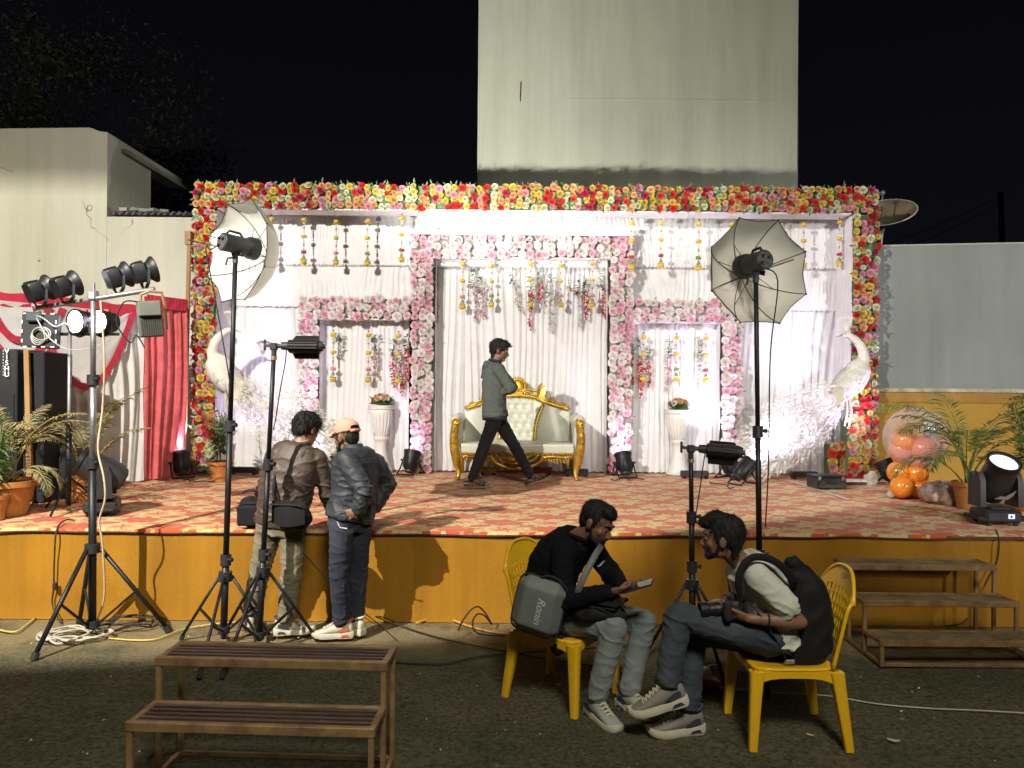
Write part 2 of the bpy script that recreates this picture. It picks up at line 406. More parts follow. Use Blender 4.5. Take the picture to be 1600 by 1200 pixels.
rg = random.Random(3); gb = MB()
for i in range(52000):
    y = 2.75 + 3.1 * rg.random() ** 1.2; x = rg.uniform(-1, 1) * (0.72 * y + 0.2)
    dens = noise.noise((x * 1.6, y * 1.6, 4.2)) + 0.5 * noise.noise((x * 6, y * 6, 1))
    if dens < -0.12 or (y > 5.15 and rg.random() < 0.7): continue
    a = rg.uniform(0, 6.283); h = rg.uniform(0.008, 0.026); w = rg.uniform(0.0012, 0.0024)
    lx, ly = math.cos(a) * h * rg.uniform(.2, 1.3), math.sin(a) * h * rg.uniform(.2, 1.3); z = gz(x, y) - 0.012
    gb.mat(rg.choice((0, 0, 1, 2)))
    gb.add([(x - w * math.sin(a), y + w * math.cos(a), z), (x + w * math.sin(a), y - w * math.cos(a), z), (x + lx, y + ly, z + h)], [(0, 1, 2)])
M_G = [mat('lawn_blade_green', (0.09, 0.11, 0.032), 0.8, var=.3), mat('lawn_blade_dull', (0.12, 0.11, 0.055), 0.8, var=.3), mat('lawn_blade_straw', (0.16, 0.13, 0.06), 0.85, var=.3)]
tag(part('grass', gb, M_G), 'short worn grass blades over the dark yard', None, None, 'stuff')
lb = MB()
for i in range(190):
    y = 2.7 + 3.0 * rg.random(); x = rg.uniform(-1, 1) * 0.68 * y; s = rg.uniform(.003, .009); a = rg.uniform(0, 3)
    q = [Vector((math.cos(a + k * 1.57) * s * rg.uniform(.5, 1.2), math.sin(a + k * 1.57) * s, rg.uniform(.0, .009))) for k in range(4)]
    lb.mat(rg.choice((0, 0, 0, 1))); lb.add([p + Vector((x, y, 0.008)) for p in q], [(0, 1, 2, 3)])
tag(part('litter', lb, [mat('paper_scrap', (0.62, 0.6, 0.52), .7), mat('petal_scrap', (0.5, 0.33, 0.2), .7)]), 'tiny scraps of paper and petals strewn over the lawn', None, None, 'stuff')

# ---- stage platform and carpet
st = thing('stage_platform', 'long raised stage with yellow washed front wall', 'stage', (0, STAGE_Y, 0))
mb = MB().box((0, 2.26, 0.342), (18, 4.44, 0.684)); part('deck', mb, M_CONC, st)
fw = MB(); nx = 90
P = []
for j, z in enumerate([0.0, .03, .12, .3, .5, .66, .688]):
    P.append([Vector((-9 + 18 * i / nx, -0.004 + 0.008 * noise.noise((i * .7, z * 3, 2)) - (0.004 if z < .02 else 0), z)) for i in range(nx + 1)])
P.append([Vector((-9 + 18 * i / nx, 0.042, 0.688)) for i in range(nx + 1)])
fw.grid(P); part('plaster_wall', fw, M_YELLOW, st, smooth=True)

m, t, b, oc = newmat('stage_carpet')
nz = t.new('ShaderNodeTexNoise'); nz.inputs['Scale'].default_value = 7.0; nz.inputs['Detail'].default_value = 4; nz.inputs['Roughness'].default_value = .7
t.link(oc, nz.inputs['Vector'])
off = t.new('ShaderNodeVectorMath', operation='MULTIPLY_ADD'); t.link(nz.outputs['Color'], off.inputs[0]); off.inputs[1].default_value = (0.12, 0.075, 0); t.link(oc, off.inputs[2])
sp = t.new('ShaderNodeSeparateXYZ'); t.link(off.outputs[0], sp.inputs[0])
def lattice(A, Bk, ox, oy):
    x = t.math('MULTIPLY', t.math('ADD', sp.outputs[0], ox), 1 / A); y = t.math('MULTIPLY', t.math('ADD', sp.outputs[1], oy), 1 / Bk)
    fx = t.math('SUBTRACT', t.math('FRACT', x), 0.5); fy = t.math('SUBTRACT', t.math('FRACT', y), 0.5)
    return fx, fy
def motif(ox, oy):
    fx, fy = lattice(0.74, 0.60, ox, oy)
    r = t.math('SQRT', t.math('ADD', t.math('MULTIPLY', fx, fx), t.math('MULTIPLY', fy, fy)))
    ang = t.math('ARCTAN2', fy, fx)
    pet = t.math('ADD', t.math('MULTIPLY', t.math('ABSOLUTE', t.math('SINE', t.math('MULTIPLY', ang, 4.0))), 0.13),
                 t.math('MULTIPLY', t.math('SINE', t.math('MULTIPLY', ang, 14.0)), 0.035))
    return t.math('SUBTRACT', r, pet)
d = t.math('MINIMUM', motif(0, 0), motif(0.37, 0.30))
beige = t.ramp(d, [(0.0, (0.50, 0.062, 0.014)), (0.035, (0.64, 0.49, 0.20)), (0.10, (0.64, 0.49, 0.20)), (0.115, (0.26, 0.13, 0.05)), (0.13, (0.66, 0.51, 0.21)), (0.20, (0.62, 0.46, 0.17)), (0.217, (0.25, 0.10, 0.045)), (0.235, (0.52, 0.068, 0.016))])
vein = t.ramp(t.noise(t.mapping(oc, (1.6, 4.5, 1)), 6.5, 3, 0.6), [(0.585, (0, 0, 0)), (0.61, (1, 1, 1))])
cc = t.mix(t.math('MULTIPLY', vein, 0.4), beige, (0.64, 0.49, 0.20))
cc = t.mix(t.math('MULTIPLY', t.ramp(t.noise(t.mapping(oc, (2.2, 5.5, 1), loc=(4, 2, 0)), 6.5, 3, 0.6), [(0.55, (0, 0, 0)), (0.62, (1, 1, 1))]), .55), cc, (0.50, 0.065, 0.015))
wear = t.noise(oc, 1.3, 5, 0.6)
cc = t.mix(t.math('MULTIPLY', wear, 0.18), cc, (0.46, 0.28, 0.17))
t.link(cc, b.inputs['Base Color']); b.inputs['Roughness'].default_value = 0.9; b.inputs['Specular IOR Level'].default_value = 0.2; b.inputs['Sheen Weight'].default_value = 0.15
bp = t.new('ShaderNodeBump'); bp.inputs['Strength'].default_value = 0.5; bp.inputs['Distance'].default_value = 0.01
t.link(t.noise(oc, 160, 3), bp.inputs['Height']); t.link(bp.outputs[0], b.inputs['Normal'])
M_CARPET = m
M_BIND = mat('carpet_binding', (0.09, 0.035, 0.03), 0.9)
cp = thing('carpet', 'red stage carpet patterned with large beige leaf motifs', 'carpet', (0, 0, 0))
P = []; nx = 140
def fe(x): return STAGE_Y - 0.014 - 0.010 * noise.noise((x * 1.7, 5.5, 0))
for j in range(26):
    row = []
    for i in range(nx + 1):
        x = -8 + 16 * i / nx; y = fe(x) + (10.05 - fe(x)) * (j / 25) ** 1.4
        z = 0.6945 + 0.004 * max(0, noise.noise((x * 1.1, y * 2.3, 3))) + 0.006 * max(0, noise.noise((x * .5, y * .8, 9)))
        row.append(Vector((x, y, z)))
    P.append(row)
P.insert(0, [p + Vector((0, -0.006, -0.022 - 0.012 * noise.noise((p.x * 2.1, 1, 1)))) for p in P[0]])
part('pile', MB().grid(P), M_CARPET, cp, smooth=True)
part('edge_binding', MB().path([p + Vector((0, -0.004, -0.004 - 0.01 * noise.noise((p.x * 2.1, 1, 1)))) for p in P[0]], 0.0065, 5), M_BIND, cp)
part('seam_tape', MB().extr([(0, 0), (.04, 0), (.04, .004), (0, .004)], stage(1232, 752) + Vector((0, 0, .004)), (1, 0, 0), (0, 0, 1), stage(1322, 781) - stage(1232, 752)), mat('white_tape', (.7, .66, .6), .7), cp)
part('worn_trim', MB().box((5.0, fe(4.6) - 0.006, 0.679), (3.35, 0.012, 0.024)), mat('frayed_trim', (0.16, 0.09, 0.05), .9, var=.45, vscale=20), cp)

# ---- tall plastered tower behind the stage
tw = thing('tower_building', 'tall blank plastered tower rising behind the flower arch', 'building', (0, 10.75, 0))
TX0, TX1 = at(745.5, 280, 10.75).x, at(1247.5, 280, 10.75).x
mb = MB(); P = []
mb.box(((TX0 + TX1) / 2, 2.2, 5.5), (TX1 - TX0, 4.4, 11.0), ch=.02); part('wall', mb, M_TOWER, tw)
rp = at(813.5, 128, 10.74)
part('rust_rod', MB().tube((rp.x, -0.015, rp.z), (rp.x - .006, -0.012, rp.z - .27), .008, .006, 6), mat('rust', (0.24, 0.13, 0.05), .9), tw)
part('plaster_band', MB().box(((TX0 + TX1) / 2 + .55, -0.003, at(900, 155, 10.75).z), (3.2, 0.008, 0.016)), M_TOWER, tw)
mb = MB()
for i in range(40):
    z = 4 + i * .09
    for k in range(3): mb.tube((TX1 + .02 + k * .09, .3, z), (TX1 + .10 + k * .09 + rg.uniform(-.02, .02), .3, z + .1), .0012, n=3, caps=False)
part('plaster_net', mb, mat('net_cord', (.05, .06, .05), .9), tw)

# ---- block and low annex on the left
hb = thing('plastered_house', 'weathered cream building with a taller block and corrugated annex roof', 'building', (-5.4, 10.15, 0))
HY = 10.15
c1 = at(168, 203, HY); XR = c1.x
def L(p): return Vector((p[0] + 5.4, p[1] - HY, p[2]))
ztop = c1.z
prof = [(-9.0, 0), (XR, 0), (XR, ztop - .03), (XR - .1, ztop - .02), (XR - .24, ztop + .03), (XR - 3.2, ztop - .03), (-9.0, ztop - .03)]
mb = MB().extr([(x + 5.4, z) for x, z in prof], (0, 0, 0), (1, 0, 0), (0, 0, 1), (0, 1.22, 0)); part('wall', mb, M_HOUSE, hb)
Y2 = HY + 1.22; Y3 = HY + 2.3
zb = at(245, 262, Y2).z
mb = MB().box(L((XR - .12, (Y2 + Y3) / 2, (ztop + zb) / 2 - .02)), (.24, Y3 - Y2, ztop - zb - .02)); part('parapet', mb, M_HOUSE, hb)
mb = MB().box(L((XR - 2.2, Y3 + 1.2, 2.4)), (4.0, .2, 4.8)); part('wall', mb, M_HOUSE, hb)
mb = MB().box(L((XR + .035, (HY + Y3) / 2 + .2, zb - 0.02)), (.07, Y3 - HY - .3, .06)); part('ledge', mb, M_CONC, hb)
zl = at(230, 339, HY).z
mb = MB().box(L(((XR - 3.9) / 2 + .003, HY + .101, zl / 2)), (abs(-3.9 - XR), .2, zl)); part('annex_wall', mb, M_HOUSE, hb)
mb = MB(); P = [[], []]
for i in range(121):
    x = XR + .02 + 1.5 * i / 120; z = zl + .05 + .022 * math.sin(i / 120 * 1.5 / .085 * 6.283)
    P[0].append(L((x, HY - .05, z))); P[1].append(L((x, HY + 2.2, z + .12)))
mb.grid(P); mb.grid([[p + Vector((0, 0, -.006)) for p in r] for r in P]); part('corrugated_roof', mb, mat('corrugated_sheet', (0.35, 0.34, 0.32), .55, .3, var=.3), hb, smooth=True)
mb = MB()
for k in range(5): mb.box(L((XR + .25 + .12 * k, HY - .02 + .02 * k, zl + .085 + .01 * (k % 2))), (.1, .12, .04), Matrix.Rotation(k * .9, 3, 'Z'))
part('rubble', mb, M_CONC, hb)
pp = at(287, 290, HY)
part('drain_pipe', MB().tube(L((-3.97, HY - .06, zl - .3)), L((-3.97, HY - .06, .7)), .03), M_CONC, hb)

# ---- boundary wall on the right
bw = thing('boundary_wall', 'grey boundary wall with ochre dado behind the palms', 'wall', (4.3, 9.65, 0), math.atan2(-.75, 4.7))
part('wall', MB().box((4.05, .1, 1.8), (7.6, .2, 3.6)), M_GREYWALL, bw)
part('dado', MB().box((4.05, -.012, 1.235), (7.6, .022, 1.09)), M_DADO, bw)
part('coping', MB().box((4.05, -.03, 1.805), (7.6, .058, .045)), mat('lime_coping', (.5, .46, .33), .85, var=.3), bw)
part('dado_rail', MB().box((4.05, -.02, 1.715), (7.6, .038, .125)), mat('ochre_rail', (.34, .19, .035), .8), bw)
part('pilaster', MB().box((.66, -.024, 1.17), (.085, .045, .955)), MATS['ochre_rail'], bw)
part('pilaster', MB().box((3.4, -.024, 1.17), (.085, .045, .955)), MATS['ochre_rail'], bw)
part('coping_cap', MB().box((4.05, .1, 3.606), (7.64, .22, .018)), mat('wall_cap', (.45, .45, .4), .85), bw)

# ---- satellite dish on its mast behind the right pillar
dp = at(1390, 346, 10.35)
ds = thing('satellite_dish', 'rusty satellite dish on a mast beside the arch corner', 'satellite dish', (dp.x - .1, 10.35, .7))
q = Vector((-.30, -.50, .80)).normalized(); x_, y_, z_ = basis(q)
Mx = Matrix((( x_.x, y_.x, q.x, .03), (x_.y, y_.y, q.y, 0), (x_.z, y_.z, q.z, dp.z - .7), (0, 0, 0, 1)))
pr = [(0.0005 + .40 * k / 8, .13 * (k / 8) ** 2) for k in range(9)]
mb = MB().lathe(pr, Mx, 28, cap=False).lathe([(r, z - .008) for r, z in pr], Mx, 28, cap=False)
part('reflector', mb, mat('dish_paint', (0.24, 0.22, 0.14), .6, .2, var=.4, vscale=3.5, col2=(0.16, 0.08, 0.03)), ds, smooth=True)
part('rim', MB().path([Mx @ Vector((.402 * math.cos(a), .402 * math.sin(a), .132)) for a in np.linspace(0, 6.283, 33)[:-1]], .009, 6, closed=True), mat('dish_rim', (.5, .5, .46), .5), ds, smooth=True)
part('feed_arm', MB().tube(Mx @ Vector((0, -.38, .12)), Mx @ Vector((0, -.02, .42)), .01, n=6).ell(Mx @ Vector((0, -.02, .42)), .035), mat('galvanised_steel', (.38, .38, .4), .45, .7), ds)
part('mast', MB().path([(0.0, .1, 0), (0.0, .1, dp.z - 1.25), (.02, .05, dp.z - .85), (.03, 0, dp.z - .72)], .025, 8).box((.02, .06, dp.z - 1.2), (.1, .1, .12)), MATS['galvanised_steel'], ds)

# ---- faint utility pole with wires
up_ = at(1563, 300, 24)
ut = thing('utility_pole', 'thin utility pole with a sagging wire beyond the grey wall', 'pole', (up_.x, 24, 0))
part('mast', MB().tube((.35, 0, 0), (0, 0, up_.z), .12, .08, 8), mat('pole_concrete', (.16, .16, .15), .9), ut)
part('wire', MB().path(bez((0, 0, up_.z - .4), (-4, 1, up_.z - 2.6), (-9, 2, up_.z - 3.6), n=14), .012, 4).path(bez((0, 0, up_.z - .15), (-4, 1, up_.z - 2.2), (-9, 2, up_.z - 3.1), n=14), .012, 4), mat('wire_black', (.03, .03, .03), .7), ut)

# ---- trees behind the side building
def tree(name, label, base, h, crown, seed, ntuft):
    r = random.Random(seed); o = thing(name, label, 'tree', base, group='trees behind the side building')
    tr = MB(); tips = []
    def limb(p, d, L_, rad, lev):
        pts = [p]; q = p.copy(); dd = d.copy()
        for k in range(4):
            dd = (dd + Vector((r.gauss(0, .16), r.gauss(0, .16), .08))).normalized(); q = q + dd * L_ / 4; pts.append(q.copy())
        tr.path(pts, [rad * (1 - .14 * k) for k in range(5)], 6)
        if lev >= 3: tips.extend(pts[2:]); return
        for k in range(3 if lev else 5):
            a = r.uniform(0, 6.28); e = r.uniform(.35, .95)
            limb(pts[-1 - (k % 3)], (dd * e + Vector((math.cos(a), math.sin(a), .15)) * (1.1 - e * .5)).normalized(), L_ * r.uniform(.5, .66), rad * .5, lev + 1)
    limb(Vector((0, 0, 0)), Vector((0, 0, 1)), h * .36, h * .022, 0)
    part('trunk', tr, mat('tree_bark', (.06, .05, .04), .9, var=.3, bump=.5), o, smooth=True)
    lf = MB()
    for q in range(420):
        a = Vector((r.gauss(0, 1), r.gauss(0, 1), r.gauss(0, 1))).normalized() * r.uniform(.25, 1) ** .45
        c0 = Vector((a.x * crown, a.y * crown, h * .64 + a.z * h * .36)) * 1.0
        if noise.noise(c0 * .55 + Vector((seed, 0, 0))) < -.10: continue
        for j in range(ntuft):
            d = Vector((r.gauss(0, 1), r.gauss(0, 1), r.gauss(-.2, .6))).normalized(); c1 = c0 + Vector((r.gauss(0, .26), r.gauss(0, .26), r.gauss(0, .2)))
            lf.mat(r.choice((0, 0, 1))); lf.leaf(c1, d * r.uniform(.07, .14), r.uniform(.015, .03), (r.gauss(0, 1), r.gauss(0, 1), 1), .04)
    part('crown', lf, [mat('tree_leaf', (.040, .046, .022), .8, var=.3, spec=.1), mat('tree_leaf_dull', (.06, .05, .03), .7, var=.3)], o)
    return o
b1 = at(140, 605, 15.5); tree('tree', 'dark broad tree behind the block, faint against the night sky', (b1.x, 15.5, 0), 9.4, 2.7, 5, 48)
b2 = at(-40, 605, 17.5); tree('tree', 'dark tree cut by the left edge behind the cream block', (b2.x, 17.5, 0), 9.0, 2.2, 8, 40)
# =================================================================== DRAPES AND FLOWER FRAMES
M_CLOTH = mat('white_satin', (0.75, 0.745, 0.765), 0.55, var=.06, vscale=3, sheen=.25, spec=.35)
M_SHEER = mat('cream_sheer', (0.70, 0.69, 0.66), 0.75, var=.1, vscale=3, sheen=.2, spec=.2, transl=.1)
M_REDCL = mat('red_organza', (0.72, 0.13, 0.14), 0.6, var=.18, vscale=9, sheen=.3, spec=.3, transl=.1)
M_REDTRIM = mat('red_trim', (0.55, 0.03, 0.06), 0.6, var=.12)
M_BOARD = mat('white_board', (0.70, 0.69, 0.66), 0.6, var=.06)
def drape(A, B, z0, z1, lam=.075, amp=.022, seed=0, rows=16, step=.011, shear=None, pinch=0.0):
    """hanging cloth from plan point A to B; the folds wander, widen and close"""
    A = Vector((A[0], A[1], 0)); B = Vector((B[0], B[1], 0)); W = (B - A).length; d = (B - A) / W; n = Vector((d.y, -d.x, 0))
    nx = max(8, int(W / step)); P = []
    for j in range(rows + 1):
        t = j / rows; z = z1 + (z0 - z1) * t; row = []
        for i in range(nx + 1):
            s = W * i / nx
            ss = s + .24 * noise.noise((s * .9, t * .7, seed)) + .06 * noise.noise((s * 3.1, t * 1.6, seed + 3)) + (shear(s / W, t) if shear else 0)
            ph = ss / lam * 6.283 + 2.6 * noise.noise((ss * 1.7, t * .5, seed + 7))
            a = .66 * amp * (.35 + .65 * min(1, t * 5 + .2)) * (.55 + .9 * max(0, .5 + noise.noise((ss * 1.3, t, seed + 11))))
            y = a * (.75 * math.sin(ph) + .40 * math.sin(ph * .37 + 2) + .35 * math.sin(ph * 2.3 + 1) + .9 * noise.noise((ss * 11, t * 1.6, seed + 5)))
            y += amp * 1.6 * noise.noise((ss * .8, t * .8, seed + 17))
            row.append(A + d * s + n * y + Vector((0, 0, z + (.006 * math.sin(ph) if j == rows else 0))))
        P.append(row)
    return MB().grid(P)
ARY, BKY = 9.4, 9.95            # front face of the flower arch, plane of the back curtain
def wx(u, Y, v=500): return at(u, v, Y).x
def wz(v, Y, u=800): return at(u, v, Y).z
AX0, AX1 = wx(298, ARY), wx(1375, ARY); AZ = wz(287.5, ARY)
IX0, IX1 = wx(337, ARY), wx(1331, ARY); IZ = wz(330, ARY)

bd = thing('backdrop', 'white pleated cloth backdrop hung inside the flower arch', 'backdrop', (0, BKY, STAGE_H))
def bpart(name, mb, m_=M_CLOTH): part(name, mb, m_, bd, smooth=True, world=True)
bpart('curtain', drape((AX0 + .15, BKY), (wx(640, BKY), BKY), STAGE_H + .012, 3.5, .07, .020, 1))
bpart('curtain', drape((wx(985, BKY), BKY), (AX1 - .04, BKY), STAGE_H + .012, 3.5, .08, .024, 2))
bpart('curtain', drape((wx(668, 9.98), 9.98), (wx(962, 9.98), 9.98), STAGE_H + .012, 3.75, .085, .026, 3, rows=22))
def swag(s, t):
    k = (s * 5.2) % 1.0; return .55 * (t ** 1.3) * (k - .5) * 1.1
bpart('valance', drape((AX0 + .2, BKY - .07), (AX1 - .08, BKY - .07), wz(416, BKY - .07), IZ + .12, .06, .014, 4, rows=12, shear=swag))
for xa, xb, sdn in ((AX0 + .2, wx(650, BKY), 5), (wx(980, BKY), AX1 - .08, 8)):
    bpart('valance', drape((xa, BKY - .035), (xb, BKY - .035), wz(482, BKY - .035), wz(414, BKY - .035), .055, .012, sdn, rows=10, shear=lambda s, t: -.4 * t * (((s * 2.1 + .5) % 1.0) - .5)))
part('rod', MB().tube((AX0 + .2, BKY - .06, wz(417, BKY - .06)), (AX1 - .2, BKY - .06, wz(417, BKY - .1)), .004, n=8), M_BOARD, bd, world=True)
bpart('return_cloth', drape((IX1 + .02, ARY + .05), (IX1 + .02, BKY), STAGE_H + .012, IZ, .06, .012, 6))
bpart('return_cloth', drape((IX0 - .02, BKY), (IX0 - .02, ARY + .05), STAGE_H + .012, IZ, .06, .012, 7))
part('soffit', MB().box(((IX0 + IX1) / 2, ARY + .18, IZ + .012), (IX1 - IX0, .30, .018)), M_CLOTH, bd, world=True)

# ---- roses
def rose_mesh(name, outer, inner, seed, leafm=None):
    r = random.Random(seed); mb = MB()
    for ring, (n_, r0, r1, z0, z1, w) in enumerate(((6, .2, 1.0, -.10, .12, .74), (5, .14, .80, .05, .46, .74), (4, .06, .52, .16, .70, .80))):
        mb.mat(0 if ring < 2 else 1); o = r.random() * 6
        for k in range(n_):
            a = o + 6.283 * k / n_ + r.uniform(-.12, .12); q = r.uniform(.9, 1.1)
            def P(rr, da, z): return Vector((rr * math.cos(a + da), rr * math.sin(a + da), z))
            mb.add([P(r0, -.5, z0), P(r1 * q * .93, -w * .8, z1 * .95), P(r1 * q, 0, z1 * .80), P(r1 * q * .93, w * .8, z1 * .95), P(r0, .5, z0), P(r1 * .55, 0, z0 + (z1 - z0) * .32)],
                   [(0, 1, 5), (1, 2, 5), (2, 3, 5), (3, 4, 5)])
    mb.mat(1)
    mb.add([(.2 * math.cos(t), .2 * math.sin(t), .42) for t in (0, 1.57, 3.14, 4.71)] + [(0.03, 0, .76)], [(0, 1, 4), (1, 2, 4), (2, 3, 4), (3, 0, 4)])
    return mb, mb.mesh(name, [outer, inner])
def rmat(n, c, k=.72): return mat('petal_' + n, c, .6, var=.10, vscale=9, spec=.25), mat('petal_heart_' + n, tuple(x * k for x in c), .65, var=.1, spec=.2)
BRIGHT = [('red', (.56, .02, .022)), ('crimson', (.46, .015, .07)), ('yellow', (.70, .50, .08)), ('peach', (.72, .29, .14)), ('pink', (.66, .26, .36)), ('cream', (.62, .62, .40)), ('scarlet', (.60, .04, .03)), ('apricot', (.74, .40, .16))]
ROSES = [rose_mesh('rose_' + n, *rmat(n, c), 30 + i) for i, (n, c) in enumerate(BRIGHT)]
PALE = [('blush', (.80, .58, .63), (.76, .44, .52)), ('white', (.80, .74, .75), (.79, .66, .68)), ('rosy', (.78, .48, .56), (.72, .32, .43)), ('ivory', (.77, .74, .69), (.75, .65, .61))]
PROSES = [rose_mesh('rose_' + n, mat('petal_' + n, c, .6, var=.08, spec=.25), mat('petal_heart_' + n, k, .65, var=.08, spec=.2), 60 + i) for i, (n, c, k) in enumerate(PALE)]
M_LEAF = mat('artificial_leaf', (.10, .22, .08), .6, var=.3)
M_LEAFP = mat('artificial_leaf_pale', (.20, .30, .16), .6, var=.3)
M_FRAME = mat('dark_foam_panel', (.13, .19, .10), .9)
def rot_to(nrm, spin):
    q = Vector(nrm).normalized().to_track_quat('Z', 'Y') @ Matrix.Rotation(spin, 4, 'Z').to_quaternion()
    return q
def plant_roses(parent, spots, pool, rr, limit, weights=None):
    """spots: (point in world, normal, radius); the nearest `limit` become objects, the rest one mass"""
    inv = _inv(parent)
    spots = sorted(spots, key=lambda s: (s[0] - Vector((0, 0, CAM_H))).length)
    rest = {}
    for k, (p, n, rad) in enumerate(spots):
        i = rr.choices(range(len(pool)), weights)[0]; q = rot_to(n, rr.uniform(0, 6.28)); sc = rad * rr.uniform(.9, 1.12)
        if k < limit:
            o = link('rose', pool[i][1], parent, inv @ p, q.to_euler(), (sc, sc, sc))
        else:
            rest.setdefault(i, []).append((inv @ p, q, sc))
    if rest:
        mb = MB(); mats = []
        for i, L_ in rest.items():
            src = pool[i][0]; base = len(mats); mats += list(pool[i][1].materials)
            for p, q, sc in L_:
                n0 = len(mb.v); M_ = Matrix.LocRotScale(p, q, (sc,) * 3)
                mb.v.extend([tuple(M_ @ Vector(v)) for v in src.v]); mb.f.extend([tuple(a + n0 for a in f) for f in src.f]); mb.mi.extend([base + a for a in src.mi])
        tag(part('rose_mass', mb, mats, parent), kind='stuff')
def leaves_mass(parent, spots, r, m_, n_each=2, size=.05):
    mb = MB(); inv = _inv(parent)
    for p, n, rad in spots:
        for k in range(n_each):
            a = r.uniform(0, 6.28); d = Vector((math.cos(a), 0, math.sin(a))) if abs(n[1]) > .5 else Vector((0, math.cos(a), math.sin(a)))
            mb.leaf(inv @ (p + d * rad * .5 + Vector(n) * .012), (d + Vector(n) * r.uniform(.05, .5)) * size * r.uniform(.8, 1.5), size * .26, n, .01)
    part('leaves', mb, m_, parent)
def strip(x0, x1, z0, z1, y, cols, rows, r, jit=.22, bulge=.0):
    out = []; dx = (x1 - x0) / cols; dz = (z1 - z0) / rows
    for i in range(cols):
        for j in range(rows):
            p = Vector((x0 + dx * (i + .5 + r.uniform(-jit, jit)), y - r.uniform(0, .03), z0 + dz * (j + .5 + r.uniform(-jit, jit))))
            out.append((p, (r.gauss(0, .22) + (.35 if i == cols - 1 and cols < 8 else 0) - (.35 if i == 0 and cols < 8 else 0), -1, r.gauss(0, .2) + (.3 if j == rows - 1 and rows < 8 else 0)), max(dx, dz) * .60))
    return out
rr = random.Random(12)
ar = thing('flower_arch', 'huge arch of red, yellow, peach and cream roses framing the stage', 'flower arch', (0, ARY, STAGE_H))
fm = MB(); fm.box(((AX0 + AX1) / 2, ARY + .17, (AZ + IZ) / 2), (AX1 - AX0 - .06, .30, AZ - IZ - .06))
part('beam', fm, M_FRAME, ar, world=True)
for a, b_ in ((AX0, IX0), (IX1, AX1)):
    part('post', MB().box(((a + b_) / 2, ARY + .16, (STAGE_H + IZ) / 2), (b_ - a - .07, .26, IZ - STAGE_H)), M_FRAME, ar, world=True)
sp_ = strip(AX0 + .02, AX1 - .02, IZ + .015, AZ - .015, ARY, 104, 4, rr, .26) + strip(AX0 + .02, IX0 - .005, STAGE_H + .03, IZ, ARY, 4, 38, rr, .26) + strip(IX1 + .005, AX1 - .02, STAGE_H + .03, IZ, ARY, 4, 38, rr, .26)
sp_ = [(p, n, .047 * rr.choice((.85, .95, 1, 1, 1.1))) for p, n, q in sp_ if rr.random() > .03]
leaves_mass(ar, sp_, rr, M_LEAF, 2, .045)
plant_roses(ar, sp_, ROSES, rr, 300, (4, 2, 5, 4, 3, 6, 2, 5))
top = MB()
for i in range(230):
    x = rr.uniform(AX0, AX1); top.leaf(Vector((x, rr.uniform(.0, .2), AZ - STAGE_H - .02)), (rr.gauss(0, .03), rr.gauss(0, .03), rr.uniform(.03, .07)), .01, (1, rr.gauss(0, 1), 0))
part('fringe', top, M_LEAFP, ar)

M_PFRAME = mat('moss_panel', (.42, .38, .35), .9, var=.3, vscale=20)
PTY = 9.74
def portal(name, label, ux0, ux1, vt, vb, wl, wr, board, nroses):
    """flower door frame: outer u limits, top v, beam bottom v, pillar inner u on each side (None: no pillar)"""
    x0, x1 = wx(ux0, PTY), wx(ux1, PTY); zt = wz(vt, PTY, (ux0 + ux1) / 2); zb = wz(vb, PTY, (ux0 + ux1) / 2)
    o = thing(name, label, 'flower portal', ((x0 + x1) / 2, PTY, STAGE_H), group='pale pink flower portals on the stage')
    spots = []
    part('lintel', MB().box(((x0 + x1) / 2, PTY + .12, (zt + zb) / 2), (x1 - x0 - .03, .20, zt - zb - .05)), M_PFRAME, o, world=True)
    part('soffit_cloth', MB().box(((x0 + x1) / 2, PTY + .13, zb - .006), (x1 - x0 - .02, .22, .02)), M_CLOTH, o, world=True)
    n_ = max(6, round((x1 - x0) / .098))
    spots += strip(x0, x1, zb - .01, zt, PTY, n_, 3, rr, .25)
    for side, wu in ((0, wl), (1, wr)):
        if wu is None: continue
        xa, xb = (x0, wx(wu, PTY)) if side == 0 else (wx(wu, PTY), x1)
        part('post', MB().box(((xa + xb) / 2, PTY + .10, (STAGE_H + zb) / 2 - .01), (xb - xa - .05, .16, zb - STAGE_H - .03)), M_PFRAME, o, world=True)
        xi = xb if side == 0 else xa; sg = 1 if side == 0 else -1
        part('jamb_cloth', drape((xi + sg * .02, PTY + .02) if side else (xi + sg * .02, PTY + .22), (xi + sg * .02, PTY + .22) if side else (xi + sg * .02, PTY + .02), STAGE_H + .012, zb - .02, .05, .008, 20 + ux0), M_CLOTH, o, smooth=True, world=True)
        n2 = round((zb - STAGE_H) / .092); spots += strip(xa + .015, xb - .015, STAGE_H + .02, zb, PTY, 3, n2, rr, .25)
    if board: part('board', MB().box(((x0 + x1) / 2, PTY + .07, zt + .02), (x1 - x0 + .02, .26, .065)), M_BOARD, o, world=True)
    leaves_mass(o, spots, rr, M_LEAFP, 1, .04)
    spots = [(p, n, .060 * rr.choice((.85, .95, 1, 1.1))) for p, n, q in spots]
    plant_roses(o, spots, PROSES, rr, 300, (4, 5, 3, 3))
    return o
portal('flower_portal', 'tall central portal of pale pink roses behind the sofa', 641, 990, 367, 402, 678, 951, True, 280)
portal('flower_portal', 'low pink rose portal left of the tall central portal', 466, 640, 463, 497, 497, None, False, 110)
portal('flower_portal', 'low pink rose portal right of the tall central portal', 991, 1161, 469, 502, None, 1128, False, 110)

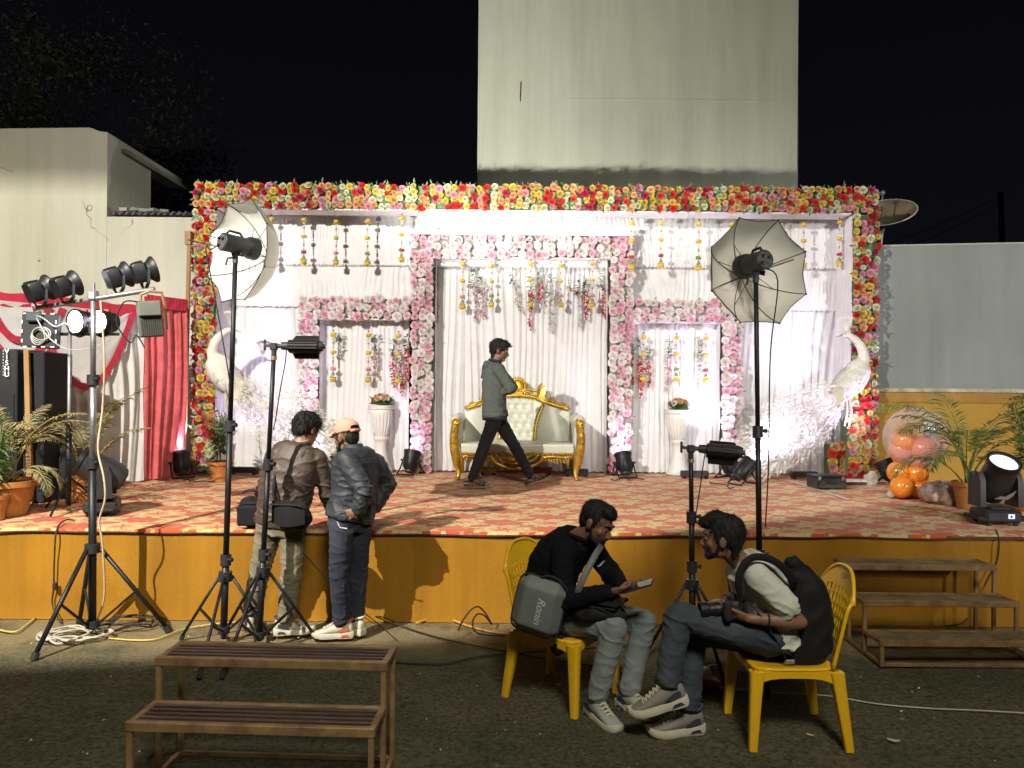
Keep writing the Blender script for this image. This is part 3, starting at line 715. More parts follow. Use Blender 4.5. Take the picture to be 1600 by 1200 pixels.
# ---- hanging garlands
M_MARI = mat('marigold_yellow', (.78, .56, .06), .7, var=.2, vscale=40, bump=.6, bscale=150)
M_BEAD = mat('white_buds', (.66, .66, .56), .6); M_REDB = mat('red_bead', (.5, .05, .06), .5); M_STR = mat('garland_string', (.6, .58, .5), .8)
M_PINKB = mat('pink_rosette', (.72, .30, .38), .6); M_GRN = mat('green_bud', (.25, .36, .14), .6)
def garland_meshes(rm):
    L_ = .66; out = []
    out.append(('string', MB().tube((0, 0, .0), (0, 0, -L_), .0028, n=4), M_STR))
    def puff(z, r, squash=.75):
        mb = MB(); mb.ell((0, 0, z), (r, r, r * squash), nu=9, nv=6); q = random.Random(int(z * 1000) % 77)
        for k in range(16):
            a = q.uniform(0, 6.28); e = q.uniform(-.9, .9); d = Vector((math.cos(a) * math.cos(e), math.sin(a) * math.cos(e), math.sin(e)))
            mb.leaf(Vector((0, 0, z)) + d * r * .7, d * r * .55, r * .3, d.cross((0, 0, 1)) + d * .1)
        return mb
    out.append(('marigold', puff(-.07, .034), M_MARI)); out.append(('marigold', puff(-.285, .034), M_MARI))
    bd_ = MB()
    for z in (-.12, -.155, -.19, -.225, -.34, -.375, -.41, -.455): bd_.ell((0, 0, z), (.013, .013, .016), nu=6, nv=4)
    out.append(('buds', bd_, M_BEAD))
    rb = MB()
    for z in (-.02, -.172, -.395, -.545): rb.ell((0, 0, z), .013, nu=6, nv=4)
    out.append(('beads', rb, M_REDB)); out.append(('rosette', puff(-.49, .034, .6), rm))
    bell = MB().lathe([(.006, -.52), (.014, -.535), (.024, -.565), (.027, -.572)], n=8); out.append(('bell', bell, M_GRN))
    ts = puff(-.615, .040, .8)
    for k in range(10):
        a = k * .628; ts.leaf(Vector((.02 * math.cos(a), .02 * math.sin(a), -.60)), Vector((.038 * math.cos(a), .038 * math.sin(a), .012)), .014, (0, 0, 1), -.006)
    out.append(('tassel', ts, M_MARI)); return [(n, mb.mesh(n, m_), 1) for n, mb, m_ in out]
GT = [garland_meshes(M_PINKB), garland_meshes(M_REDB), garland_meshes(M_GRN)]
ORD = ['first', 'second', 'third', 'fourth', 'fifth', 'sixth', 'seventh', 'eighth', 'ninth', 'tenth', 'eleventh', 'twelfth']
def garland(u, v, Y, label, group, k, sc):
    p = at(u, v, Y); o = thing('hanging_garland', label, 'garland', p, rr.uniform(0, 6), group); o.scale = (sc, sc, sc)
    for n, me, q in GT[k]: link(n, me, o)
rows_ = [(424, 1), (475, 1), (525.5, 0), (574.5, 2), (628, 1)]
for i, (u, k) in enumerate(rows_): garland(u, 333 + rr.uniform(-1, 6), 9.62, f'{ORD[i]} yellow marigold garland from the left on the upper drape left of the tall portal', 'garlands on the upper drape', k, rr.uniform(.93, 1.02))
rows_ = [(987, 1), (1033, 1), (1092, 2), (1143, 1), (1209, 0), (1256, 0), (1312, 1)]
for i, (u, k) in enumerate(rows_): garland(u, 337 + rr.uniform(-1, 6), 9.62, f'{ORD[i]} yellow marigold garland from the left on the upper drape right of the tall portal', 'garlands on the upper drape', k, rr.uniform(.93, 1.02))
for i, (u, k) in enumerate([(723, 0), (768.5, 2), (829, 1), (876.5, 0), (926, 0)]): garland(u, 404 + (i % 2) * 3, 9.8, f'{ORD[i]} yellow marigold garland from the left inside the tall central portal', 'garlands inside the tall portal', k, rr.uniform(.92, 1.0))
for i, (u, k) in enumerate([(521, 0), (576, 0), (623, 0)]): garland(u, 514 + i, 9.8, f'{ORD[i]} yellow marigold garland from the left inside the left low portal', 'garlands inside the left low portal', k, 1.04)
for i, (u, k) in enumerate([(1006, 1), (1057, 2), (1103, 1)]): garland(u, 518 + i, 9.8, f'{ORD[i]} yellow marigold garland from the left inside the right low portal', 'garlands inside the right low portal', k, .98)

# ---- trailing blossom vines
M_VR = mat('vine_red', (.62, .03, .03), .55); M_VW = mat('vine_white', (.70, .69, .62), .6); M_VP = mat('vine_pink', (.70, .42, .46), .6)
def vine(u, v0, v1, Y, m_, label, group, seed, lean=0.0, leaf=True):
    r = random.Random(seed); a = at(u, v0, Y); L_ = a.z - at(u, v1, Y).z
    o = thing('blossom_vine', label, 'flower vine', a, 0, group)
    pts = [Vector((lean * (k / 8) ** 1.5 * L_ + .01 * math.sin(k * 1.3 + seed), .008 * math.cos(k), -L_ * k / 8)) for k in range(9)]
    part('stem', MB().path(pts, .003, 4), M_LEAF, o)
    fl = MB(); lv = MB()
    for k in range(int(L_ * 190)):
        t = r.uniform(.28 if leaf else 0, 1) * 8; i = min(7, int(t)); p = pts[i].lerp(pts[i + 1], t - i); w = .036 * (1.1 - .6 * t / 8)
        d = Vector((r.gauss(0, 1), r.gauss(0, 1) - .6, r.gauss(0, .8))).normalized()
        fl.leaf(p + d * w * r.random(), d * .028 + Vector((0, 0, -.012)), .012, (r.gauss(0, 1), r.gauss(0, 1), 1))
    part('florets', fl, m_, o)
    for k in range(26 if leaf else 8):
        t = r.uniform(0, .36 if leaf else .8) * 8; i = min(7, int(t)); p = pts[i].lerp(pts[i + 1], t - i)
        a_ = r.uniform(0, 6.28); d = Vector((math.cos(a_), -.3 + r.gauss(0, .3), math.sin(a_) * .6 - .25)).normalized()
        lv.leaf(p, d * r.uniform(.05, .10), .015, (d.z, .3, -d.x), .01)
    part('leaves', lv, M_LEAF if k % 2 else M_LEAFP, o)
VG = 'blossom vines hung behind the portals'
for k, (u, v0, v1, m_, lb, ln) in enumerate([
    (683, 414, 505, M_VP, 'faint pink blossom vine at the left edge inside the tall portal', 0), (741, 418, 500, M_VP, 'pink blossom vine with dark leaves between two marigold garlands in the tall portal', .05),
    (753, 432, 495, M_VP, 'short pale pink vine beside the second garland in the tall portal', .06), (800, 420, 486, M_VW, 'white blossom vine slanting down left of the middle garland', .22),
    (829, 430, 514, M_VR, 'long red blossom vine wound round the middle garland of the tall portal', .0), (845, 424, 480, M_VR, 'short red vine just right of the middle garland', 0),
    (862, 424, 516, M_VW, 'white blossom vine under a pale green leaf tuft in the tall portal', -.03), (906, 430, 512, M_VW, 'white blossom vine left of the red vines near the right pillar', 0),
    (917, 436, 497, M_VR, 'red blossom vine beside the last garland in the tall portal', 0), (896, 448, 466, M_VR, 'short red sprig slanting sideways in the tall portal', .9), (944, 428, 497, M_VR, 'red blossom vine against the right pillar of the tall portal', 0)]):
    vine(u, v0, v1, 9.9, m_, lb, VG, 100 + k, ln, k != 9)
for k, (u, v0, v1, m_, lb, ln) in enumerate([(614, 528, 602, M_VR, 'red blossom vine left of the last garland in the left low portal', 0), (627, 545, 615, M_VR, 'longest red vine hanging below the last garland of the left low portal', .02), (638, 520, 596, M_VR, 'red blossom vine touching the tall portal pillar in the left low portal', 0),
    (587, 522, 590, M_VP, 'pink blossom vine right of the second garland in the left low portal', .02), (530, 520, 560, M_VW, 'leafy white vine sprig beside the first garland in the left low portal', 0),
    (987, 530, 600, M_VR, 'red blossom vine at the left edge of the right low portal', 0), (1001, 535, 618, M_VR, 'longest red vine under the first garland of the right low portal', 0), (1014, 540, 604, M_VR, 'red blossom vine right of the first garland in the right low portal', 0),
    (1045, 530, 610, M_VP, 'faint pink vine left of the second garland in the right low portal', -.04), (1092, 525, 612, M_VW, 'white and green vine left of the last garland in the right low portal', 0)]):
    vine(u, v0, v1, 9.86, m_, lb, VG, 150 + k, ln)

# ---- side drapes and poles on the left
DA, DB, DC = Vector((-5.05, 7.2)), Vector((-4.17, 8.68)), Vector((-3.92, 9.2))
zA = 2.5; zB = wz(480, 8.68, 224); zC = wz(471, 9.2, 285)
sd = thing('swag_drape', 'grey white side drape with red swags left of the arch', 'drape', (DA.x, DA.y, STAGE_H))
part('panel', drape(DA, DB, STAGE_H + .01, zB, .16, .035, 31), M_SHEER, sd, smooth=True, world=True)
dn = Vector(((DB - DA).y, -(DB - DA).x)).normalized()
def on_d(s, z, off): 
    p = DA.lerp(DB, s) + dn * off; return Vector((p.x, p.y, z))
def band(pts, w, m_, name):
    P = [[], []]
    for i, p in enumerate(pts):
        a = pts[max(0, i - 1)]; b_ = pts[min(len(pts) - 1, i + 1)]; d = (b_ - a).normalized(); nn = Vector((dn.x, dn.y, 0)); sdv = d.cross(nn).normalized()
        P[0].append(p + sdv * w / 2 + nn * .006 * math.sin(i * 1.9)); P[1].append(p - sdv * w / 2)
    part(name, MB().grid(P), m_, sd, smooth=True, world=True)
band([on_d(k / 30, zB - .06 + .01 * math.sin(k), .05) for k in range(31)], .13, M_REDTRIM, 'head_band')
for s0, s1, dip, of in ((-.02, .46, .55, .055), (.30, .90, .80, .06), (.05, .38, .35, .065)):
    band([on_d(s0 + (s1 - s0) * k / 24, zB - .10 - dip * (1 - (2 * k / 24 - 1) ** 2) , of) for k in range(25)], .07, M_REDTRIM, 'swag_trim')
    P = []
    for j in range(7):
        P.append([on_d(s0 + (s1 - s0) * k / 24, zB - .08 - dip * (1 - (2 * k / 24 - 1) ** 2) * j / 6, of - .012 + .01 * math.sin(j * 2.2 + k * .2)) for k in range(25)])
    part('swag', MB().grid(P), M_SHEER, sd, smooth=True, world=True)
rd = thing('red_curtain', 'sheer red curtain beside the left arch pillar', 'curtain', (DB.x, DB.y, STAGE_H))
part('panel', drape(DB, DC, STAGE_H + .01, zC, .11, .03, 33), M_REDCL, rd, smooth=True, world=True)
part('pelmet', drape(DB + dn * .05, DC + dn * .05, zC - .12, zC + .02, .05, .008, 34, rows=4), M_REDTRIM, rd, smooth=True, world=True)
M_WOOD = mat('bare_timber', (.42, .24, .10), .75, var=.25, vscale=5, aniso=(1, 1, .1), bump=.3)
a = at(296, 372, 9.3); b_ = stage(287, 741)
tag(part('wooden_pole', MB().tube(b_, a, .028, .026, 10).box(a + Vector((-.01, 0, .0)), (.07, .07, .16)), M_WOOD), 'upright wooden pole tied beside the red curtain', 'pole')
a = at(42, 547, 7.0); b_ = stage(45, 788)
tag(part('wooden_batten', MB().bar((b_.x, 7.0, b_.z), (a.x, 7.0, a.z), .045, .03, Vector((0, 1, 0))), M_WOOD), 'thin upright timber batten in front of the black speaker tower', 'batten')

# =================================================================== SOFA
M_GOLD = mat('gold_leaf', (.72, .46, .07), .32, .75, var=.18, vscale=10, spec=.6)
M_GOLD2 = mat('gold_paint_dark', (.45, .26, .04), .45, .6, var=.2)
M_LEATH = mat('cream_leather', (.62, .63, .52), .38, var=.06, vscale=5, bump=.12, bscale=90, coat=.15)
fo = (stage(718, 748) + stage(902, 751)) / 2
sofa = thing('wedding_sofa', 'ornate gold carved sofa with tufted cream upholstery', 'sofa', (wx(810, fo.y), fo.y, STAGE_H))
def rbox(c, size, vox=.02, sm=8): return remesh(MB().box(c, size), vox, sm)
def soft(name, mb, m_, vox=.015, sm=6, wr=None, parent=sofa): return finish(name, remesh(mb, vox, sm), m_, parent, world=False, wrinkle=wr)
soft('seat_cushion', MB().box((0, .33, .365), (1.36, .62, .12)).ell((0, .30, .40), (.62, .27, .05)), M_LEATH)
# backrest: tufted middle, plain sides
def crestz(x):
    x = abs(x)
    return .985 - .02 * (x / .22) ** 2 if x < .22 else .965 - .15 * min(1, (x - .22) / .42) ** .8
mb = MB(); P = []; Q = []; nx, nz = 64, 26
def backp(x, t):
    z = .40 + (crestz(x) - .42) * t; y = .58 + .10 * t - .10 * abs(x) ** 1.6; k = 0
    if abs(x) < .20:
        k = .035; fx = (x / .105) ; fz = (z - .4) / .115; 
        dmin = min(((fx - i) ** 2 + (fz - j) ** 2) for j in range(0, 6) for i in ((-2, -1, 0, 1, 2) if j % 2 == 0 else (-1.5, -.5, .5, 1.5)))
        k = .036 * min(1, math.sqrt(dmin) * 1.5) ** .7
    else: k = .03 * (1 - min(1, abs(abs(x) - .42) / .26) ** 2)
    return Vector((x, y - k, z))
for i in range(nx + 1):
    x = -.66 + 1.32 * i / nx; P.append([backp(x, j / nz) for j in range(nz + 1)]); Q.append([Vector((p.x, p.y + .11, p.z)) for p in P[-1]])
mb.grid(P); mb.grid(Q); part('backrest', mb, M_LEATH, sofa, smooth=True)
bt = MB()
for j in range(0, 5):
    for i in ((-1, 0, 1) if j % 2 == 0 else (-1.5, -.5, .5, 1.5)):
        p = backp(i * .105, min(1, (j * .115 + .001) / .54)); bt.ell(p + Vector((0, -.004, 0)), .009, nu=6, nv=4)
part('buttons', bt, M_LEATH, sofa, smooth=True)
for s in (-1, 1):
    pts = [backp(s * (.335 - .10 * math.sin(t * 1.5) ** 1.0 * (1 - t) - .11 * (1 - t)), t) + Vector((0, -.012, 0)) for t in np.linspace(0, 1, 12)]
    tr = MB().path(pts, .02, 6, flat=(1, .5))
    for p in pts:
        for q in (-1, 1): tr.ell(p + Vector((q * .026, -.003, 0)), .009, nu=6, nv=4)
    part('gold_piping', tr, M_GOLD, sofa, smooth=True)
    arm = MB().cap((s * .735, .04, .70), (s * .735, .62, .70), .075).box((s * .715, .34, .52), (.07, .58, .34))
    soft('arm', arm, M_LEATH, .015, 8)
    # carved arm front and cabriole leg
    cf = MB(); line = [(.735, .70), (.745, .60), (.755, .50), (.75, .40), (.735, .30), (.72, .20), (.70, .12), (.695, .06), (.705, .015)]
    wd_ = [.05, .055, .058, .062, .06, .052, .038, .028, .026]
    cf.path([(s * x, -.015 - (.03 if z < .1 else 0), z) for x, z in smoothline([(x, 0, z) for x, z in line], 3) for _ in (0,)] if False else [(s * p.x, -.015 - .03 * max(0, .12 - p.z) / .12, p.z) for p in smoothline([(x, 0, z) for x, z in line], 3)],
            [float(np.interp(k, np.linspace(0, 24, 9), wd_)) for k in range(25)], 8, flat=(.95, .5))
    cf.ell((s * .705, -.05, .02), (.034, .045, .022), nu=10, nv=6)
    def spiral(cx, cz, r0, turns, dr, sg=1, y=-.05, rad=.010):
        return [(cx + sg * (r0 * (1 - k / 26 * .85)) * math.cos(dr + sg * 0 + k / 26 * turns * 6.283), y, cz + (r0 * (1 - k / 26 * .85)) * math.sin(dr + k / 26 * turns * 6.283)) for k in range(27)]
    cf.path(spiral(s * .735, .70, .05, 1.4, 2.2, s), .010, 5)
    part('arm_front', cf, M_GOLD, sofa, smooth=True)
    rl = MB()
    for z0, hh in ((.60, .07), (.47, .08), (.33, .07)):
        rl.path([(s * (.75 + .036 * math.cos(a_)), -.045, z0 + hh * .5 * math.sin(a_)) for a_ in np.linspace(0, 6.28, 17)[:-1]], .0065, 5, closed=True)
        rl.path(bez((s * .715, -.043, z0 + hh * .6), (s * .77, -.05, z0 + .02), (s * .72, -.05, z0 - .02), (s * .785, -.043, z0 - hh * .6)), .0065, 5)
    part('arm_carving', rl, M_GOLD2, sofa, smooth=True)
    rear = MB().path([(s * .69, .62, .34), (s * .70, .66, .2), (s * .70, .70, 0.0)], [.035, .03, .024], 8); part('leg', rear, M_GOLD, sofa, smooth=True)
    # apron side
    ap = MB()
    ap.path(bez((s * .66, .0, .28), (s * .50, -.02, .25), (s * .42, -.02, .30), (s * .30, -.015, .26)), .018, 6)
    ap.path(spiral(s * .60, .245, .045, 1.3, 0, s, -.02), .009, 5)
    for k in range(7): ap.ell((s * (.30 + .035 * k), -.012, .235 - .004 * (k % 2)), (.013, .012, .018), nu=7, nv=5)
    for k in range(6): ap.leaf((s * (.38 + .04 * k), -.015, .25), (s * .03, -.01, -.05 - .01 * (k % 3)), .014, (0, -1, .2), .01)
    part('apron_carving', ap, M_GOLD, sofa, smooth=True)
ap = MB().box((0, .02, .292), (1.32, .04, .03))
for k in range(46): ap.ell((-.66 + 1.32 * k / 45, -.004, .302 if k % 2 else .310), .012, nu=6, nv=4)
part('seat_trim', ap, M_GOLD, sofa, smooth=True)
ap = MB()
for dz, w_, rad in ((0, .30, .022), (.035, .25, .016), (.065, .20, .013)):
    ap.path([(w_ * math.sin(a_), -.02 + .01 * dz, .285 + dz - .15 * math.cos(a_) * (w_ / .30)) for a_ in np.linspace(-1.45, 1.45, 21)], rad, 6)
for k in range(9): ap.ell((.03 * (k - 4), -.03, .235 + .0012 * (k - 4) ** 2), (.02, .012, .022), nu=8, nv=5)
for s in (-1, 1): ap.path([(s * (.31 + .03 * math.cos(a_) * (1 - a_ / 9)), -.022, .26 + .03 * math.sin(a_) * (1 - a_ / 9)) for a_ in np.linspace(0, 8, 25)], .009, 5)
part('apron_scroll', ap, M_GOLD, sofa, smooth=True)
# crest
cr = MB()
cr.path([(x, .66 - .05 * abs(x), crestz(x) + .012) for x in np.linspace(-.66, .66, 41)], .020, 8)
for k in range(48): x = -.64 + 1.28 * k / 47; cr.ell((x, .63 - .05 * abs(x), crestz(x) - .012), .009, nu=6, nv=4)
part('crest_rail', cr, M_GOLD, sofa, smooth=True)
cm = MB(); MZ = 1.105
cm.ell((0, .68, MZ), (.088, .03, .088), nu=20, nv=10)
for rad, w_ in ((.095, .014), (.068, .009)): cm.path([(rad * math.cos(a_), .655, MZ + rad * math.sin(a_)) for a_ in np.linspace(0, 6.283, 29)[:-1]], w_, 6, closed=True)
for k in range(15):
    a_ = -0.5 + 4.14 * k / 14; cm.ell((.112 * math.cos(a_), .67, MZ + .112 * math.sin(a_)), (.02, .014, .02), nu=8, nv=5)
part('medallion', cm, M_GOLD, sofa, smooth=True)
cs = MB()
for k in range(5): cs.ell((.028 * (k - 2), .655, 1.005 + .012 * (2 - abs(k - 2))), (.02, .018, .03), nu=8, nv=5)
for s in (-1, 1):
    cs.path([(s * (.12 + .045 * math.cos(a_) * (1 - a_ / 10)), .655, 1.015 + .04 * math.sin(a_) * (1 - a_ / 10)) for a_ in np.linspace(0, 8.5, 28)], .012, 5)
    cs.path(bez((s * .05, .66, 1.05), (s * .14, .64, 1.10), (s * .20, .65, 1.04), (s * .30, .645, 1.06)), .015, 6)
    cs.path(bez((s * .16, .66, 1.0), (s * .26, .645, 1.03), (s * .30, .65, .94), (s * .40, .645, .93)), .013, 6)
    cs.path(bez((s * .24, .655, .985), (s * .30, .645, .90), (s * .36, .65, .98), (s * .38, .645, .92)), .010, 6)
    for k in range(7):
        a_ = -.9 + .33 * k; cs.leaf((s * .25, .645, 1.00 + .008 * k), (s * .14 * math.cos(a_), -.012, .12 * math.sin(a_) + .01), .024, (0, -1, .25), -.015)
        cs.path([(s * .25, .64, 1.0 + .008 * k), (s * (.25 + .13 * math.cos(a_)), .63, 1.0 + .008 * k + .11 * math.sin(a_))], [.012, .006], 5)
    for cx, cz, q in ((.44, .925, .05), (.575, .872, .042)):
        for k in range(7):
            a_ = .15 + .47 * k; cs.path([(s * cx, .64, cz), (s * (cx + q * math.cos(a_)), .635, cz + q * math.sin(a_))], [.010, .013], 5)
        cs.ell((s * cx, .635, cz), (.022, .015, .022), nu=8, nv=5)
    cs.path(bez((s * .44, .645, .90), (s * .52, .63, .93), (s * .56, .64, .83), (s * .66, .63, .86)), .015, 6)
    cs.path(bez((s * .50, .645, .87), (s * .56, .63, .90), (s * .60, .64, .82), (s * .68, .63, .835)), .012, 6)
part('crest_scrolls', cs, M_GOLD, sofa, smooth=True)

# =================================================================== PEDESTALS AND BOUQUETS
M_FIBRE = mat('white_fibreglass', (.76, .75, .72), .45, var=.05)
def pedestal(u, vt, vb, lab, blab):
    p = stage(u, vb); o = thing('pedestal', lab, 'pedestal', p, group='white urn pedestals in the low portals'); H = at(u, vt, p.y).z - STAGE_H
    body = [(.15, 0), (.155, .03), (.13, .06), (.10, .14), (.075, .26), (.07, .36), (.085, .40), (.105, .42), (.085, .45), (.095, .50), (.125, .60), (.145, .72), (.15, .78)]
    k = (H - .05) / .78
    part('shaft', MB().lathe([(r, z * k) for r, z in body], n=24), M_FIBRE, o, smooth=True)
    fl = MB()
    for i in range(20):
        a_ = 6.283 * i / 20; fl.path([((r + .003) * math.cos(a_), (r + .003) * math.sin(a_), z * k) for r, z in body[8:12]], .006, 4)
    part('fluting', fl, M_FIBRE, o, smooth=True)
    part('collar', MB().lathe([(.15, H - .055), (.165, H - .045), (.165, H - .02), (.172, H - .018), (.172, H)], n=24), M_FIBRE, o, auto=40)
    q = thing('bouquet', blab, 'bouquet', p + Vector((0, 0, H)), group='peach rose bouquets on the urn pedestals'); r = random.Random(int(u))
    lf = MB()
    for i in range(70):
        a_ = r.uniform(0, 6.28); d = Vector((math.cos(a_), math.sin(a_), r.uniform(-.1, .7))); lf.leaf(Vector((0, 0, .02)) + d * .03, d * r.uniform(.08, .15), .02, (d.y, -d.x, 1), .02)
    part('foliage', lf, M_LEAF, q)
    part('holder', MB().lathe([(.06, .0), (.08, .03), (.05, .035)], n=12), M_LEAF, q)
    for i in range(17):
        a_ = r.uniform(0, 6.28); e = r.uniform(.25, 1.4); d = Vector((math.cos(a_) * math.cos(e) * 1.25, math.sin(a_) * math.cos(e), math.sin(e)))
        c0 = ROSES[r.choice((3, 3, 7))][1] if i % 4 else PROSES[3][1]; s_ = r.uniform(.032, .045)
        link('rose', c0, q, Vector((0, 0, .03)) + d * .10, rot_to(d, r.uniform(0, 6)).to_euler(), (s_,) * 3)
pedestal(595, 633, 738, 'white fluted urn pedestal inside the left low portal', 'peach rose bouquet on the urn in the left low portal')
pedestal(1059, 640, 742, 'white fluted urn pedestal inside the right low portal', 'peach rose bouquet on the urn in the right low portal')
hb_ = MB()
for u0, u1, v in ((628, 648, 735), (1012, 1036, 740), (1078, 1110, 740)):
    pass

# =================================================================== PEACOCKS
M_PLUME = mat('white_plume', (.74, .73, .68), .7, var=.06); M_PLUMEB = mat('ivory_plume', (.74, .73, .66), .7, var=.1, bump=.4, bscale=45)
M_BEAK = mat('beak_horn', (.55, .50, .38), .5)
def peacock(u, v, sx, lab, seed):
    p = stage(u, v); Y = p.y; k = Y / FPX
    o = thing('peacock_statue', lab, 'peacock statue', p, group='white peacock statues inside the arch pillars'); r = random.Random(seed)
    def q(du, z, y=0.0): return Vector((sx * du * k, y, z))           # du in photo px from the base, z metres above the stage
    Z = lambda vv: (1.8 - (vv - 605) * k) - STAGE_H
    body = MB(); 
    ax = (q(20, Z(562)) - q(-28, Z(612))).normalized(); B = (ax, Vector((0, 1, 0)), ax.cross(Vector((0, 1, 0))))
    body.ell(q(-3, Z(590)), (.27, .135, .165), B, 20, 12).ell(q(6, Z(577)), (.17, .12, .15), B)
    nk = smoothline([q(10, Z(575)), q(16, Z(556)), q(12, Z(538)), q(2, Z(526)), q(-9, Z(519))], 5)
    for a_, b_ in zip(nk[:-1], nk[1:]):
        t = nk.index(a_) / len(nk); body.cap(a_, b_, .085 - .05 * t ** .7, n=12)
    body.ell(q(-12, Z(519)), (.052, .036, .038), nu=12, nv=8)
    me = remesh(body, .012, 5); finish('body', me, M_PLUMEB, o, world=False, wrinkle=lambda c, n: .006 * noise.noise((c.x * 40, c.y * 40, c.z * 26)))
    part('beak', MB().tube(q(-17, Z(519)), q(-29, Z(523)), .016, .002, 8), M_BEAK, o, smooth=True)
    ey = MB()
    for s in (-1, 1): ey.ell(q(-15, Z(518), s * .033), .007, nu=8, nv=5)
    part('eye', ey, mat('black_bead', (.02, .02, .02), .3), o)
    cr_ = MB()
    for i in range(9):
        a_ = 1.2 + .13 * i; e = q(-11, Z(512)) + Vector((sx * .15 * math.cos(a_), .02 * (i - 4) * .4, .16 * math.sin(a_))); cr_.path([q(-11, Z(513)), e], .003, 4).ell(e, (.012, .006, .016), nu=6, nv=4)
    part('crest', cr_, M_PLUME, o)
    bf = MB()
    for i in range(620):                                             # body feathers
        a_ = r.uniform(-2.8, 2.8); e = r.uniform(-1, 1); d = B[0] * (.27 * e) + (B[1] * math.sin(a_) * .138 + B[2] * math.cos(a_) * .168) * math.sqrt(max(0, 1 - e * e))
        bf.leaf(q(-3, Z(590)) + d * 1.0, -B[0] * .06 + d * .05, .014, d, -.006)
    part('body_feathers', bf, M_PLUMEB, o)
    for s in (-1, 1):
        part('leg', MB().path([q(-8, Z(612), s * .05), q(-6, Z(640), s * .06), q(-10, Z(662), s * .06)], [.02, .012, .010], 6), M_BEAK, o, smooth=True)
    wg = MB()
    for i in range(8): wg.leaf(q(-22 + i, Z(600) - .015 * i, -.14), q(-26, -.02) - Vector((0, 0, .02 * i)), .016, (0, -1, .3), .01)
    part('wing_tip', wg, M_BEAK, o)
    # tail: plume sprays streaming down and out in front of the pedestal
    tf = MB()
    core = smoothline([q(-22, Z(606), -.02), q(-70, Z(640), -.10), q(-125, Z(676), -.22), q(-175, Z(716), -.30)], 8)
    for i in range(4600):
        t = r.random() ** .8; j = min(len(core) - 2, int(t * (len(core) - 1))); c0 = core[j].lerp(core[j + 1], r.random()); fl_ = (core[j + 1] - core[j]).normalized()
        w = .10 + .34 * math.sin(min(1, t * 1.15) * 2.6) ** .8
        pv = Vector((0, 0, 1)) - fl_ * fl_.z; pv.normalize(); cr2 = fl_.cross(pv)
        rad = math.sqrt(r.random()); a_ = r.uniform(0, 6.28); of = (pv * math.cos(a_) * w + cr2 * math.sin(a_) * w * .42) * rad
        pp = c0 + of; pp.z = max(pp.z, .03)
        d = (fl_ + of * 1.1 + Vector((r.gauss(0, .3), r.gauss(0, .3), r.gauss(0, .3)))).normalized() * r.uniform(.03, .075)
        tf.leaf(pp, d, r.uniform(.004, .008), (r.gauss(0, 1), -1.2, r.gauss(0, 1)), .02)
    tag(part('tail_plumage', tf, M_PLUME, o), kind='stuff')
    fz = MB()
    for i in range(16):
        t = .25 + .6 * i / 16; j = int(t * (len(core) - 1)); e = core[j] + Vector((sx * -.18, -.05, -.10)); fz.path(bez(core[0], core[j] + Vector((0, 0, .10 * math.sin(i))), e + Vector((0, 0, .22 * math.cos(i * 2.1))), n=8), .004, 4)
    part('tail_quills', fz, M_PLUME, o)
    return o
peacock(1332, 752, 1, 'white peacock statue with spread tail at the right arch pillar', 3)
peacock(347, 746, -1, 'white peacock statue with spread tail behind the left umbrella stand', 4)
def rose_stand(u0, u1, vt, vb, lab, name='flower_stand'):
    p = stage((u0 + u1) / 2, vb); x0, x1 = wx(u0, p.y), wx(u1, p.y); z = at((u0 + u1) / 2, vt, p.y).z
    o = thing(name, lab, 'flower stand', p, group='rose covered blocks under the right peacock')
    part('block', MB().box(((x0 + x1) / 2, p.y + .13, (z + STAGE_H) / 2), (x1 - x0 - .03, .2, z - STAGE_H - .03)), M_FRAME, o, world=True)
    s_ = strip(x0, x1, STAGE_H + .02, z, p.y, max(2, round((x1 - x0) / .095)), max(2, round((z - STAGE_H) / .095)), rr)
    leaves_mass(o, s_, rr, M_LEAF, 3, .045); plant_roses(o, s_, ROSES, rr, 300, (5, 2, 3, 5, 2, 2, 5, 5))
rose_stand(1299, 1324, 694, 748, 'lower block of red and orange roses under the right peacock')
rose_stand(1325, 1372, 652, 750, 'taller block of roses against the foot of the right arch pillar')
# =================================================================== STAGE LIGHTS
M_BLK = mat('black_metal', (.022, .022, .024), .45, .3, var=.2, spec=.4)
M_BLK2 = mat('black_plastic', (.028, .028, .03), .5, var=.2)
M_RUB = mat('black_rubber', (.018, .018, .018), .8, var=.2)
M_STEEL = MATS['galvanised_steel']
M_CHROME = mat('scratched_chrome', (.42, .42, .44), .42, .8, var=.15, vscale=20)
M_LENS = mat('dark_lens_glass', (.03, .035, .045), .12, spec=.8)
def lit(name, col, k): return mat(name, (.8, .8, .8), .4, emit=(col, k))
LAV = (.80, .64, 1.0)
M_LIT = lit('lit_white_lens', (.95, .95, 1.0), 14.0)
M_LITV = lit('lit_violet_lens', LAV, 12.0)
def frame_to(d, up=Vector((0, 0, 1))):
    x, y, z = basis(d, up); return Matrix(((x.x, y.x, z.x, 0), (x.y, y.y, z.y, 0), (x.z, y.z, z.z, 0), (0, 0, 0, 1)))
